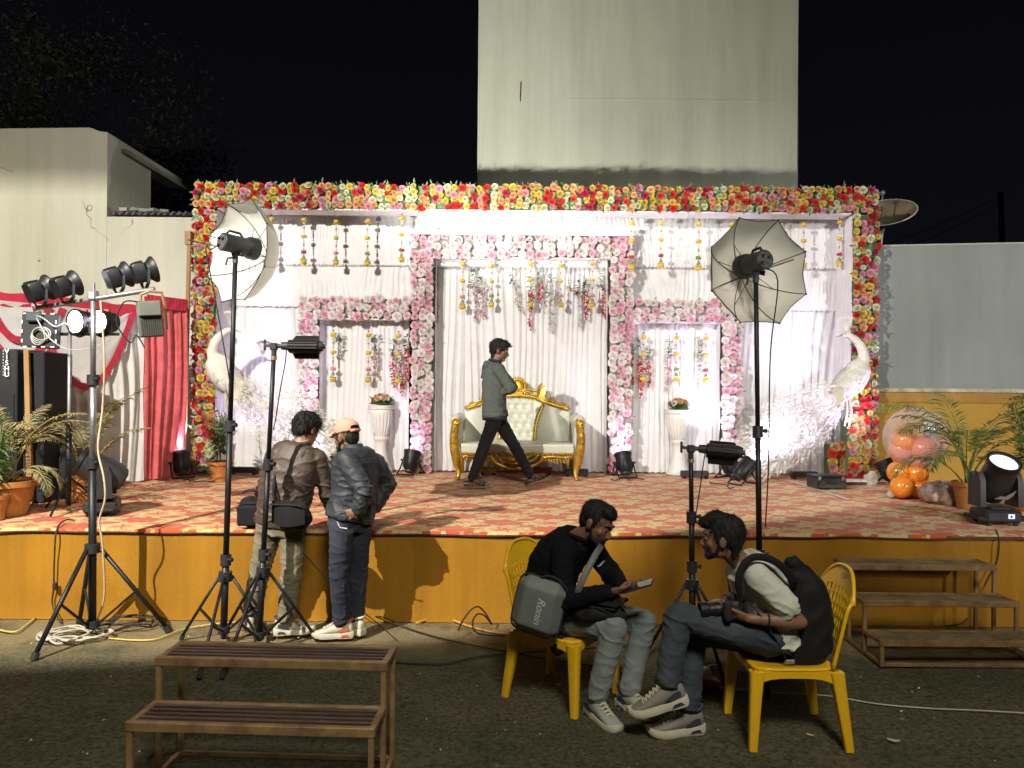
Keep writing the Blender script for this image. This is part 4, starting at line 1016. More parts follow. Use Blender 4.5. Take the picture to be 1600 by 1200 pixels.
def par_can(p, d, label, group, power=0, size=70, col=LAV, rad=.10, length=.20, stand=True, lens=None, tilt_fork=None):
    """round can on a floor yoke; p = point under it, d = aiming direction"""
    d = Vector(d).normalized(); h = rad + .075 if stand else 0
    o = thing('par_light', label, 'spotlight', p, 0, group); F = Matrix.Translation((0, 0, h)) @ frame_to(d)
    L2 = length / 2
    part('housing', MB().lathe([(rad * .55, -L2 - .03), (rad * .80, -L2), (rad * .93, -L2 * .4), (rad, L2 * .5), (rad, L2)], F, 22), M_BLK, o, auto=35)
    fb = MB()
    for k in range(9):
        a = k * .698; fb.bar(F @ Vector((rad * .9 * math.cos(a), rad * .9 * math.sin(a), -L2 * .9)), F @ Vector((rad * 1.0 * math.cos(a), rad * 1.0 * math.sin(a), L2 * .3)), .008, .012)
    part('fins', fb, M_BLK, o)
    part('end_cap', MB().lathe([(rad * .5, -L2 - .055), (rad * .56, -L2 - .05), (rad * .56, -L2 - .025)], F, 16), M_BLK2, o, auto=35)
    part('ring', MB().lathe([(rad, L2 - .012), (rad * 1.10, L2 - .01), (rad * 1.10, L2 + .02), (rad * .98, L2 + .02), (rad * .96, L2)], F, 24, cap=False), M_BLK, o, auto=35)
    part('lens', MB().lathe([(rad * .96, L2 + .004), (rad * .7, L2 + .01), (.001, L2 + .013)], F, 22, cap=False), lens or (M_LITV if power else M_LENS), o, smooth=True)
    x = Vector((d.y, -d.x, 0)).normalized() if abs(d.z) < .98 else Vector((1, 0, 0)); fw = Vector((x.y, -x.x, 0)); c = Vector((0, 0, h))
    yk = MB()
    if stand:
        for s in (-1, 1):
            yk.path([x * s * rad * 1.18 + c, x * s * rad * 1.18 + c * .45 + fw * .06, x * s * rad * 1.2 + fw * .14 + Vector((0, 0, .010)), fw * .15 + Vector((0, 0, .010))], .010, 5)
            yk.path([x * s * rad * 1.18 + c, x * s * rad * 1.22 + c * .45 - fw * .05, x * s * rad * 1.2 - fw * .13 + Vector((0, 0, .010)), -fw * .14 + Vector((0, 0, .010))], .010, 5)
        part('floor_bracket', yk, M_BLK, o)
    else:
        dn = tilt_fork if tilt_fork is not None else Vector((0, 0, -1)); dn = Vector(dn)
        yk.path([x * rad * 1.16, x * rad * 1.16 + dn * rad * 1.2, x * rad * .4 + dn * rad * 1.55, -x * rad * .4 + dn * rad * 1.55, -x * rad * 1.16 + dn * rad * 1.2, -x * rad * 1.16], .010, 5, flat=(1.6, .6))
        part('yoke', yk, M_BLK, o)
    kn = MB()
    for s in (-1, 1): kn.tube(c + x * s * rad * 1.0, c + x * s * (rad * 1.18 + .03), .014, n=8)
    part('knob', kn, M_BLK2, o)
    if power:
        w = o.location + Vector((0, 0, h)) + d * (L2 + .05); spot('stage_spot', w, w + d, power, size, .55, col, .07)
    return o
PG = 'black spotlights on the stage floor'
def par_px(u, v, d, label, power=0, **k): return par_can(stage(u, v), d, label, PG, power, **k)
par_px(283, 746, (-.28, .42, .95), 'black spotlight on the carpet beside the red curtain', 420, size=44)
par_px(516, 752, (-.62, .35, .62), 'black spotlight between the two standing men, aimed at the left peacock tail', 380, size=75)
par_px(642, 741, (.15, .32, 1), 'black spotlight at the foot of the left pink pillar of the tall portal', 34)
par_px(975, 745, (-.10, .45, 1), 'black spotlight at the foot of the right pink pillar of the tall portal', 34)
par_px(1140, 748, (-.25, .4, 1), 'black spotlight at the foot of the right low portal, half hidden by the tilted one', 140)
par_px(1163, 757, (.66, .25, .62), 'tilted black spotlight shining on the right peacock tail', 620, size=70)
par_px(1386, 757, (-.35, .25, .9), 'black spotlight between the right arch pillar and the orange balloons', 170)

def floor_bar(u, v, w, label, m_=None, h=.07, name='floor_light_bar'):
    p = stage(u, v); k = p.y / FPX; o = thing(name, label, 'light bar', p, rr.uniform(-.06, .06), 'low boxes on the stage floor'); W = w * k
    part('housing', MB().box((0, 0, .02 + h / 2), (W, .11, h), ch=.008), m_ or M_BLK2, o)
    part('lens_strip', MB().box((0, 0, .021 + h), (W - .03, .07, .006)), M_LENS, o)
    for s in (-1, 1): part('foot', MB().box((s * (W / 2 - .03), 0, .01), (.03, .13, .02)), M_BLK, o)
    return o
floor_bar(381, 741, 44, 'low black light bar on the floor left of the brown jacket man')
floor_bar(763, 741, 26, 'low yellowish light bar under the sofa behind the walking man', mat('amber_box', (.42, .36, .06), .5))
floor_bar(846, 741, 32, 'low red box on the floor under the sofa', mat('red_box', (.40, .04, .035), .5))
floor_bar(901, 744, 36, 'low black box at the right leg of the sofa')
floor_bar(1085, 747, 42, 'low black light bar at the foot of the right urn pedestal')
floor_bar(1256, 748, 40, 'low black light bar behind the black case on the right')
p = stage(1297, 765); o = thing('equipment_case', 'black rectangular equipment case standing on the carpet before the rose blocks', 'case', p, .04)
k = p.y / FPX
part('body', MB().box((0, .1, .07), (49 * k, .24, .12), ch=.012), M_BLK2, o); part('lid', MB().box((0, .1, .143), (50 * k, .25, .024), ch=.006), M_BLK, o)
part('handle', MB().path([(-.05, -.03, .09), (-.05, -.045, .08), (.05, -.045, .08), (.05, -.03, .09)], .006, 5), M_RUB, o)
for s in (-1, 1): part('latch', MB().box((s * .13, -.027, .125), (.03, .012, .04)), M_CHROME, o)
p = stage(1338, 757); o = thing('thin_plinth', 'thin pale board under the rose blocks at the right pillar', 'board', p); part('top', MB().box((0, .08, .025), (.42, .2, .04), ch=.004), M_BOARD, o); part('edge', MB().box((0, -.022, .02), (.42, .006, .02)), M_BLK2, o)

def moving_head(u, v, yaw, tilt, label, lit_k, group='moving head spotlights on the stage edge'):
    p = stage(u, v); o = thing('moving_head', label, 'moving head light', p, yaw, group)
    part('base', MB().box((0, 0, .075), (.30, .26, .10), ch=.02).box((0, 0, .135), (.16, .16, .03), ch=.01), M_BLK2, o)
    for s in (-1, 1):
        gr = MB(); gr.path([(s * .15, -.10, .05), (s * .19, -.10, .06), (s * .19, .10, .06), (s * .15, .10, .05)], .018, 6)
        part('handle', gr, M_RUB, o)
    for sx in (-1, 1):
        for sy in (-1, 1): part('foot', MB().tube((sx * .11, sy * .09, 0), (sx * .11, sy * .09, .03), .02, n=8), M_RUB, o)
    for s in (-1, 1):
        part('arm', MB().extr([(-.09, .15), (.09, .15), (.085, .36), (.05, .43), (-.05, .43), (-.085, .36)], (s * .155 - .022, 0, 0), (0, 1, 0), (0, 0, 1), (.045, 0, 0)), M_BLK2, o, auto=30)
    d = Vector((0, -math.cos(tilt), math.sin(tilt))); F = Matrix.Translation((0, 0, .36)) @ frame_to(d, Vector((1, 0, 0)))
    part('head', MB().lathe([(.06, -.19), (.10, -.17), (.125, -.10), (.128, .04), (.118, .16), (.122, .17), (.122, .2)], F, 24, cap=False), M_BLK2, o, auto=40)
    part('head_ring', MB().lathe([(.122, .165), (.130, .17), (.130, .205), (.112, .205), (.105, .185)], F, 24, cap=False), M_BLK, o, auto=40)
    part('lens', MB().lathe([(.11, .186), (.07, .192), (.001, .195)], F, 24, cap=False), lit('lit_beam_lens', (.80, .90, 1.0), .95) if lit_k else mat('dusty_lens', (.35, .4, .42), .2), o, smooth=True)
    part('display', MB().box((.05, -.131, .08), (.05, .005, .036)), lit('lit_display', (.45, .6, 1.0), 1.0), o)
    part('display_mark', MB().box((.05, -.1345, .08), (.012, .002, .02)).box((.04, -.1345, .075), (.006, .002, .012)), mat('display_ink', (.03, .04, .1), .5), o)
    part('badge', MB().extr([(-.09, .22), (-.04, .245), (.0, .24), (.09, .29), (.06, .245), (.01, .215), (-.05, .22)], (0, -.132, 0), (1, 0, 0), (0, 0, 1), (0, .01, 0)), mat('badge_grey', (.2, .17, .13), .4), o)
    if lit_k:
        w = Matrix.Translation(p) @ Matrix.Rotation(yaw, 4, 'Z') @ F @ Vector((0, 0, .24)); dd = Matrix.Rotation(yaw, 3, 'Z') @ d
        spot('beam_spot', w, w + dd, lit_k, 24, .4, (.86, .93, 1.0), .06)
    return o
moving_head(160, 803, -1.2, .5, 'black moving head light at the stage edge behind the lamp stand', 0)
moving_head(1555, 818, .0, .98, 'lit black moving head light at the right end of the stage', 90)

# =================================================================== TRIPOD STANDS
def stand(label, top, bu, Y, hub, spread, angs, group, rad=.016, z0=.10, braces=True, leg_r=.011, chrome_from=None, mat_=None):
    """top: world point; bu: photo column of the pole foot"""
    mm = mat_ or M_BLK
    b0 = Vector((unroll(bu, 985)[0] / FPX * Y, Y, 0)); o = thing('light_stand', label, 'light stand', b0, 0, group)
    T = top - b0; up = Vector((T.x, T.y, 0)) / T.z
    def P(z): return Vector((up.x * z, up.y * z, z))
    n = 3; H = T.z; cuts = [z0, hub + .12, hub + .12 + (H - hub - .12) * .45, H]
    if chrome_from: cuts = [z0, chrome_from, (chrome_from + H) / 2, H]
    for i in range(3):
        part('pole_section', MB().tube(P(cuts[i] - (.03 if i else 0)), P(cuts[i + 1]), rad * (1.15 - .17 * i), n=12), M_CHROME if (chrome_from and i) else mm, o, smooth=True)
        if i < 2:
            cl = part('clamp_collar', MB().tube(P(cuts[i + 1] - .045), P(cuts[i + 1] + .03), rad * 1.75, n=12), M_BLK2, o, auto=40)
            part('knob', MB().tube(P(cuts[i + 1]) + Vector((rad, -rad, 0)), P(cuts[i + 1]) + Vector((rad + .035, -rad - .012, 0)), .009, .016, 8), M_BLK2, cl)
    part('hub', MB().tube(P(hub - .035), P(hub + .03), rad * 2.2, n=12), M_BLK2, o, auto=40)
    lowr = P(z0 + .03); part('foot_collar', MB().tube(lowr - Vector((0, 0, .02)), lowr + Vector((0, 0, .03)), rad * 1.9, n=10), M_BLK2, o, auto=40)
    for a in angs:
        sp = math.hypot(*a); a = math.atan2(a[1], a[0])
        dv = Vector((math.cos(a), math.sin(a), 0)); A = P(hub) + dv * rad * 2; B = dv * sp + Vector((0, 0, .015))
        lg = part('leg', MB().tube(A, B, leg_r, n=8), mm, o, smooth=True)
        part('rubber_foot', MB().tube(B + (A - B) * .05, B - Vector((0, 0, .012)), leg_r * 1.5, n=8), M_RUB, lg)
        if braces: part('brace', MB().bar(lowr + dv * rad * 1.5, A.lerp(B, .52), .012, .016), mm, o)
    return o, b0
SG = 'black tripod stands in front of the stage'
T1 = at(367.5, 408, 5.35)
stand('tall black stand holding the left umbrella and flash', T1, 349, 5.35, at(352, 900, 5.35).z, .62, [(-.32, .06), (.10, -.66), (.31, .08)], SG, rad=.021, z0=.06)
T2 = at(428, 552, 5.2)
stand('black stand holding the video lamp in front of the brown jacket man', T2, 404, 5.2, at(414, 893, 5.2).z, .55, [(-.34, .26), (.34, .22), (-.06, -.50)], SG, rad=.019, z0=.07)
T3 = at(1079.5, 712, 5.0)
stand('short black stand with the video lamp behind the seated man in black', T3, 1083, 5.0, at(1082, 912, 5.0).z, .55, [(-.30, .10), (.33, .16), (.10, -.42)], SG, rad=.019, z0=.08)
T4 = at(1181, 438, 4.95)
stand('tall black stand holding the right umbrella behind the backpack man', T4, 1189, 4.95, .62, .55, [(-.12, -.5), (.42, .05), (-.2, .38)], SG, rad=.019, z0=.1)

def flash(p, d, label, cable_to):
    d = Vector(d).normalized(); o = thing('studio_flash', label, 'studio flash', p, 0, 'studio flash heads on tall stands'); F = Matrix.Translation((0, 0, .085)) @ frame_to(d)
    part('body', MB().lathe([(.058, -.105), (.063, -.10), (.063, .08), (.066, .085)], F, 24), M_BLK2, o, auto=40)
    part('reflector', MB().lathe([(.066, .08), (.078, .10), (.082, .16), (.076, .16), (.07, .10)], F, 24, cap=False), M_BLK, o, auto=40)
    part('flash_tube', MB().lathe([(.05, .09), (.045, .12), (.001, .135)], F, 16, cap=False), mat('frosted_glass', (.6, .6, .55), .5), o, smooth=True)
    part('control_panel', MB().lathe([(.052, -.107), (.001, -.109)], F, 20, cap=False), mat('panel_grey', (.10, .105, .11), .4, var=.4, vscale=40), o)
    kb = MB()
    for a, r_ in ((.6, .03), (2.2, .03), (3.9, .032)): kb.tube(F @ Vector((r_ * math.cos(a), r_ * math.sin(a), -.107)), F @ Vector((r_ * math.cos(a), r_ * math.sin(a), -.122)), .010, n=10)
    part('dial', kb, M_RUB, o)
    part('grip', MB().box((0, 0, .11 + .085), (.02, .02, .02)) if False else MB().path([F @ Vector((-.0, .063, -.07)), F @ Vector((0, .085, -.05)), F @ Vector((0, .085, .03)), F @ Vector((0, .063, .05))], .009, 6), M_RUB, o)
    part('tilt_bracket', MB().box((0, 0, -.012), (.034, .034, .075), ch=.006).box((0, 0, .02), (.05, .03, .03), ch=.005).path([(.015, 0, .0), (-.05, -.01, -.012), (-.062, -.01, -.06)], .008, 6), M_BLK2, o)
    part('tilt_knob', MB().tube((.017, 0, .02), (.055, -.01, .015), .012, .018, 8), M_RUB, o)
    part('power_cord', MB().path(smoothline([F @ Vector((-.03, -.02, -.105)), F @ Vector((-.05, -.06, -.15))] + [Vector(q) for q in cable_to], 6), .0045, 5), M_RUB, o, smooth=True)
    return o, F
M_UMB = mat('umbrella_nylon', (.74, .735, .66), .6, var=.04, transl=.25)
def umbrella(apex, d, R_, label, depth=.24, print_=None):
    """opens along d; apex = crown of the canopy"""
    d = Vector(d).normalized(); o = thing('photo_umbrella', label, 'umbrella', apex, 0, 'white umbrellas on the light stands'); F = frame_to(d); N = 8; ph = .39
    def S(a, t):
        r_ = R_ * math.sin(t * 1.25) / math.sin(1.25); z = depth * (1 - math.cos(t * 1.25)) / (1 - math.cos(1.25))
        k = (a - ph) / (2 * math.pi / N); fk = abs((k % 1) - .5) * 2        # 1 on a rib, 0 midway
        sc = 1 - .105 * (1 - fk ** 2) * t ** 1.3
        return F @ Vector((r_ * sc * math.cos(a), r_ * sc * math.sin(a), z - .02 * (1 - fk) * t))
    na, nt = 64, 10; P = [[S(ph + 2 * math.pi * i / na, .02 + .98 * j / nt) for j in range(nt + 1)] for i in range(na + 1)]
    part('canopy', MB().grid(P), M_UMB, o, smooth=True)
    rb = MB()
    for k in range(N):
        a = ph + 2 * math.pi * k / N
        rib = part('rib', MB().path([S(a, t) + F.to_3x3() @ Vector((0, 0, .006)) for t in np.linspace(.03, 1.0, 10)], .0028, 5), M_BLK, o)
        part('tip', MB().ell(S(a, 1.0), .007, nu=6, nv=4), M_BLK, rib)
        part('stretcher', MB().tube(S(a, .5), F @ Vector((0, 0, depth * .62)), .0024, n=5), M_BLK, o)
    part('shaft', MB().tube(F @ Vector((0, 0, -.04)), F @ Vector((0, 0, .62)), .005, n=6), M_CHROME, o)
    part('runner', MB().tube(F @ Vector((0, 0, depth * .56)), F @ Vector((0, 0, depth * .66)), .014, n=8).tube(F @ Vector((0, 0, -.01)), F @ Vector((0, 0, .02)), .014, n=8), M_BLK, o)
    hem = MB().path([S(ph + 2 * math.pi * i / 64, 1.0) for i in range(64)], .003, 4, closed=True); part('hem', hem, M_RUB, o)
    if print_:
        a, t = print_; c0 = S(a, t); e1 = (S(a, t + .08) - S(a, t - .08)).normalized(); e2 = (S(a + .12, t) - S(a - .12, t)).normalized(); nn = e2.cross(e1).normalized()
        if nn.dot(d) < 0: nn = -nn; 
        ux = Vector((0, 0, -1)); ux = (ux - nn * ux.dot(nn)).normalized(); uy = nn.cross(ux)
        M_ = Matrix(((ux.x, uy.x, nn.x, c0.x), (ux.y, uy.y, nn.y, c0.y), (ux.z, uy.z, nn.z, c0.z), (0, 0, 0, 1)))
        M_ = Matrix.Translation(Vector(apex) + nn * .006) @ M_
        text('lettering', 'Simpex', .035, M_, M_RUB, o, .0005)
    return o
dL = Vector((-.62, -.78, .06)); dR = Vector((.22, -.97, .03))
fl, F1 = flash(T1 + Vector((0, 0, .03)), -dL, 'black studio flash on the left stand pointing into its umbrella', [(-.14, -.16, .02), (-.09, -.1, -.35), (-.02, -.04, -.85), (-.03, -.02, -1.0)])
umbrella(at(419, 403, 5.62), dL, .385, 'white umbrella on the left stand, seen half from the side', .26)
fl, F2 = flash(T4 + Vector((0, 0, .03)), -dR, 'black studio flash seen from behind in front of the right umbrella', [(.10, -.12, -.05), (.085, -.04, -.5), (.085, -.02, -1.2), (.075, 0, -1.62)])
umbrella(at(1157, 433, 5.20), dR, .365, 'white umbrella on the right stand facing the camera', .24, (.30 - .85, .78))

def video_lamp(p, ax, tiltd, label):
    """trough lamp with barn doors; ax: its long axis"""
    ax = Vector(ax).normalized(); o = thing('video_lamp', label, 'video light', p, 0, 'black video lamps with barn doors'); fw = Vector(tiltd).normalized(); up = ax.cross(fw).normalized()
    if up.z < 0: up = -up
    c = ax * .20 + Vector((0, 0, .05))
    F = Matrix(((ax.x, fw.x, up.x, c.x), (ax.y, fw.y, up.y, c.y), (ax.z, fw.z, up.z, c.z), (0, 0, 0, 1)))
    prof = [(.055 * math.cos(t), .045 * math.sin(t)) for t in np.linspace(math.pi / 2, 3 * math.pi / 2, 10)]
    body = MB().extr([(q[0] * .9 + .01, q[1]) for q in prof] + [(.03, -.045), (.03, .045)], F @ Vector((-.10, 0, 0)), fw, up, ax * .20)
    part('housing', body, M_BLK, o, auto=40)
    vt = MB()
    for k in range(3): vt.bar(F @ Vector((-.095, -.042, -.018 + .018 * k)), F @ Vector((.095, -.042, -.018 + .018 * k)), .006, .006)
    part('cooling_rib', vt, mat('heat_brown', (.05, .032, .025), .5), o)
    for s in (-1, 1):
        part('barn_door', MB().extr([(-.088, 0), (.088, 0), (.078, .075), (-.078, .075)], F @ Vector((0, .03, s * .047)), ax, (fw * .35 + up * s * .42).normalized() * .55, up * .004), M_BLK, o)
    part('end_plate', MB().tube(F @ Vector((.10, 0, 0)), F @ Vector((.125, 0, 0)), .040, .032, 14).tube(F @ Vector((.125, 0, 0)), F @ Vector((.14, 0, 0)), .016, n=8), M_BLK2, o, auto=40)
    part('arm', MB().tube(F @ Vector((-.10, 0, 0)), F @ Vector((-.15, 0, 0)), .03, .026, 12).tube(F @ Vector((-.15, 0, 0)), F @ Vector((-.20, 0, 0)), .015, n=8), M_BLK2, o, auto=40)
    part('mount', MB().box((0, 0, .045), (.05, .045, .05), ch=.008).tube((0, 0, -.03), (0, 0, .03), .018, n=10), M_BLK2, o)
    part('clamp', MB().tube((0, 0, -.045), (0, 0, -.02), .022, n=10), mat('brass_clamp', (.5, .33, .16), .4, .7), o)
    part('lock_knob', MB().tube((-.025, 0, .05), (-.06, 0, .055), .010, n=8).box((-.062, 0, .055), (.014, .02, .075), ch=.004), M_BLK2, o)
    part('power_cord', MB().path(smoothline([F @ Vector((-.11, -.02, -.03)), F @ Vector((-.115, -.02, -.12)), (.05, -.02, -.25), (.025, -.02, -.42), (.01, -.03, -.52)], 5), .004, 5), M_RUB, o, smooth=True)
    return o
video_lamp(T2, (.97, .1, .0), (.1, .93, -.1), 'black video lamp on the stand in front of the brown jacket man')
video_lamp(T3, (.93, -.30, -.06), (.1, .9, -.35), 'black video lamp on the short stand behind the seated men')

# ---- lamp stand with a T bar, four black floods and a hanging panel
TY = 5.42
tb0, tb1 = at(54, 482, TY + .08), at(241, 452, TY - .08); ttop = at(146, 462, TY)
o, bb = stand('tall steel lamp stand with a tilted crossbar at the left', ttop, 144, TY, at(146, 856, TY).z, .66, [(-.14, -.44), (.47, .16), (-.26, .30)], SG, rad=.023, z0=.07, leg_r=.016, chrome_from=at(146, 722, TY).z)
part('crossbar', MB().tube(tb0, tb1, .017, n=10), M_STEEL, o, smooth=True, world=True)
part('bar_bolt', MB().tube(ttop + Vector((0, 0, -.08)), ttop + Vector((0, 0, .09)), .012, n=8).box(ttop + Vector((0, 0, .0)), (.06, .06, .07), ch=.01), M_STEEL, o, world=True)
FG = 'black round floods on the crossbar'
for (u, v, d, lb) in ((63, 451, (.56, .74, .40), 'black round flood at the low left end of the crossbar'), (105, 444, (.56, .74, .40), 'black round flood second from the left on the crossbar'),
                      (186, 430, (.66, .64, .38), 'black round flood right of the stand pole on the crossbar'), (227, 422, (.74, .58, .34), 'black round flood at the raised right end of the crossbar')):
    p = at(u, v + 2, TY); d = Vector(d).normalized(); f = thing('flood_light', lb, 'floodlight', p, 0, FG); f.scale = (.86, .86, .86); F = frame_to(d)
    part('gear_box', MB().loft([(F @ Vector((0, 0, z)), F.to_3x3() @ Vector((1, 0, 0)), F.to_3x3() @ Vector((0, 1, 0)), a, a * 1.05) for z, a in ((-.10, .070), (-.085, .078), (-.01, .080), (.0, .06))], 16, 6), M_BLK, f, auto=40)
    part('dish', MB().lathe([(.045, -.02), (.06, .0), (.085, .035), (.108, .06), (.110, .075), (.098, .075), (.08, .04)], F, 26, cap=False), M_BLK, f, auto=40)
    part('lens', MB().lathe([(.10, .066), (.05, .07), (.001, .072)], F, 22, cap=False), M_LIT, f, smooth=True)
    fn = MB()
    for k in range(10): fn.bar(F @ Vector((-.06 + .0133 * k, .083, -.08)), F @ Vector((-.06 + .0133 * k, .083, -.015)), .003, .012)
    part('heat_fins', fn, M_BLK, f)
    x = F.to_3x3() @ Vector((1, 0, 0)); part('yoke', MB().path([x * .118 + d * .0, x * .118 + Vector((0, 0, -.10)), x * .05 + Vector((0, 0, -.14)), -x * .05 + Vector((0, 0, -.14)), -x * .118 + Vector((0, 0, -.10)), -x * .118], .009, 5, flat=(1.7, .6)), M_BLK, f)
    w = p + d * .11
    spot('flood_beam', w, (1.3 + .35 * (u - 150) / 80, 10.75, 6.1), 620, 50, .65, (1.0, .985, .90), .05)
p = at(233, 462, TY - .12); f = thing('square_flood', 'square ribbed grey lamp panel hanging from the right end of the crossbar', 'lamp panel', p, .55, None)
Rp = Matrix.Rotation(-.10, 3, 'Y')
part('housing', MB().box(Rp @ Vector((-.01, 0, -.16)), (.155, .05, .25), Rp, ch=.008), mat('panel_drab', (.13, .14, .11), .5, .3), f)
part('gear_box', MB().box(Rp @ Vector((-.012, -.045, -.095)), (.145, .05, .10), Rp, ch=.008), mat('panel_box', (.20, .21, .17), .5, .3), f)
for k in range(10): part('rib', MB().box(Rp @ Vector((-.072 + .0138 * k, -.034, -.22)), (.005, .02, .115), Rp), mat('panel_rib', (.10, .105, .09), .5, .3), f)
part('bracket', MB().path([Rp @ Vector((-.06, 0, -.05)), Rp @ Vector((-.05, 0, .01)), (0, 0, .03), Rp @ Vector((.08, 0, .02)), Rp @ Vector((.092, 0, -.05)), Rp @ Vector((.09, 0, -.24))], .008, 6, flat=(1.5, .7)), mat('brass_bracket', (.40, .25, .10), .4, .5), f)
part('cable_tail', MB().path(smoothline([Rp @ Vector((-.06, -.05, -.05)), (-.16, -.05, -.06), (-.2, -.03, -.2), (-.12, -.04, -.33), (-.08, -.04, -.28), (-.03, -.03, -.36)], 6), .005, 5), M_RUB, f)

# second stand on the stage with two lit lamps
LY = 6.6
l0 = stage(107, 775); ltop = at(110, 506, LY)
o = thing('lamp_stand', 'thin steel stand on the stage carrying the two lit lamps', 'light stand', (at(108, 640, LY).x, LY, STAGE_H)); H = ltop.z - STAGE_H
part('pole', MB().tube((0, 0, .05), (0, 0, H), .016, n=10), M_STEEL, o, smooth=True)
part('sleeve', MB().tube((0, 0, .05), (0, 0, H * .48), .024, n=10), M_BLK, o, smooth=True)
part('collar', MB().tube((0, 0, H * .46), (0, 0, H * .50), .034, n=10), M_BLK2, o)
for a in (.6, 2.7, 4.8): part('leg', MB().tube((0, 0, .3), (math.cos(a) * .3, math.sin(a) * .3, .012), .011, n=6), M_BLK, o)
part('crossbar', MB().tube(at(60, 522, LY), at(186, 522, LY), .014, n=8), M_BLK, o, world=True)
LG = 'lit lamps on the second left stand'
for u, v, lb in ((125, 503, 'lit white lamp left of the steel pole'), (160, 503, 'lit white lamp right of the steel pole')):
    p = at(u, v, LY); d = Vector((-.36, -.92, -.04)).normalized() if u < 140 else Vector((-.32, -.93, -.04)).normalized(); f = thing('lit_lamp', lb, 'lamp', p, 0, LG); F = frame_to(d)
    part('housing', MB().lathe([(.06, -.12), (.085, -.11), (.098, -.02), (.102, .03), (.102, .04)], F, 22), M_BLK, f, auto=40)
    part('rim', MB().lathe([(.102, .03), (.110, .032), (.110, .05), (.094, .05)], F, 24, cap=False), M_BLK, f, auto=40)
    part('lens', MB().lathe([(.098, .042), (.05, .05), (.001, .053)], F, 24, cap=False), M_LIT, f, smooth=True)
    x = F.to_3x3() @ Vector((1, 0, 0)); part('yoke', MB().path([x * .108, x * .108 + Vector((0, 0, -.1)), Vector((0, 0, -.13)), -x * .108 + Vector((0, 0, -.1)), -x * .108], .008, 5), M_BLK, f)
    part('sticker', MB().box(F @ Vector((.0, .096, -.05)), (.04, .03, .03)), mat('sticker_red', (.5, .12, .06), .6), f)
    w = p + d * .08; spot('lamp_glow', w, w + d, 22, 120, .9, (.95, .95, 1.0), .08)
p = at(62, 516, LY - .1); f = thing('matrix_light', 'square black light panel with white dashes and a coiled cable at the left', 'light panel', p, .12)
part('housing', MB().box((0, .03, 0), (.29, .08, .30), Matrix.Rotation(.06, 3, 'Y'), ch=.01), M_BLK2, f)
part('gear_box', MB().box((-.03, -.03, .11), (.12, .06, .08), ch=.01), mat('teal_box', (.06, .09, .10), .5), f)
ds_ = MB(); 
for k in range(4): ds_.box((-.11 + .072 * k, -.014, -.14), (.03, .004, .008)).box((-.11 + .072 * k, -.014, .14), (.03, .004, .008))
for k in range(3):
    for s in (-1, 1): ds_.box((s * .135, -.014, -.09 + .08 * k), (.009, .004, .028))
tag(part('dash_light', ds_, lit('lit_dash', (1, 1, 1), .8), f), kind='stuff')
for k in range(4): part('cable_loop', MB().path([(-.0 + .012 * k + (.055 + .006 * k) * math.cos(a), -.03 - .006 * k, -.06 + .01 * k + (.065 - .004 * k) * math.sin(a)) for a in np.linspace(0, 6.28, 21)[:-1]], .005, 5, closed=True), mat('grey_cable', (.45, .45, .42), .6), f)
part('cable_tail', MB().path(smoothline([(-.04, -.05, .13), (.05, -.06, .10), (.14, -.05, .03), (.22, -.04, .06), (.3, -.03, -.02)], 6), .006, 5).path(smoothline([(.0, -.06, .10), (.1, -.07, -.06), (.25, -.06, -.16), (.45, -.04, -.14), (.58, -.02, -.05)], 6), .005, 5), MATS['grey_cable'], f)

# ---- speaker tower and cabinet
M_SPK = mat('speaker_cloth', (.018, .02, .026), .85, var=.3, vscale=90)
p0 = stage(8, 806); SY = 6.95
o = thing('speaker_tower', 'tall black speaker column with white vertical lettering at the left edge', 'speaker', (at(5, 600, SY).x, SY, STAGE_H), 0)
zt = at(20, 545, SY).z - STAGE_H; xw = wx(24, SY, 560) - o.location.x
part('cabinet', MB().box((xw - .3, .3, zt / 2), (.60, .55, zt), ch=.008), M_BLK2, o)
part('cabinet', MB().box((xw + .098, .34, zt / 2 - .01), (.19, .46, zt - .02), ch=.008), M_SPK, o)
part('grille', MB().box((xw - .3, .018, zt * .40), (.56, .012, zt * .62), ch=.003), M_SPK, o)
cbz = at(12, 567, SY).z
for k, ch_ in enumerate('VISHU'):
    text('letter', ch_, .064, Matrix.Translation(at(11, 549.5 + 8.9 * k, SY) + Vector((0, -.004, 0))) @ Matrix.Rotation(R(90), 4, 'X'), lit('lit_letter', (.92, 1, .86), .9) , o, .003)
dm = MB()
for k in range(9): q = at(3.5, 548 + 4.7 * k, SY); dm.box(q - o.location + Vector((0, .016, 0)), (.011, .004, .015))
tag(part('small_print', dm, mat('faded_print', (.4, .42, .42), .6), o), kind='stuff')
p = stage(50, 789); o = thing('speaker_cabinet', 'black bass cabinet on the stage behind the dry palm', 'speaker', (p.x, 7.3, STAGE_H), .05); hz = at(55, 700, 7.3).z - STAGE_H
part('cabinet', MB().box((.0, .26, hz / 2), (.25, .5, hz), ch=.01), M_BLK2, o); part('grille', MB().box((0, .004, hz / 2), (.21, .012, hz - .06), ch=.003), M_SPK, o)

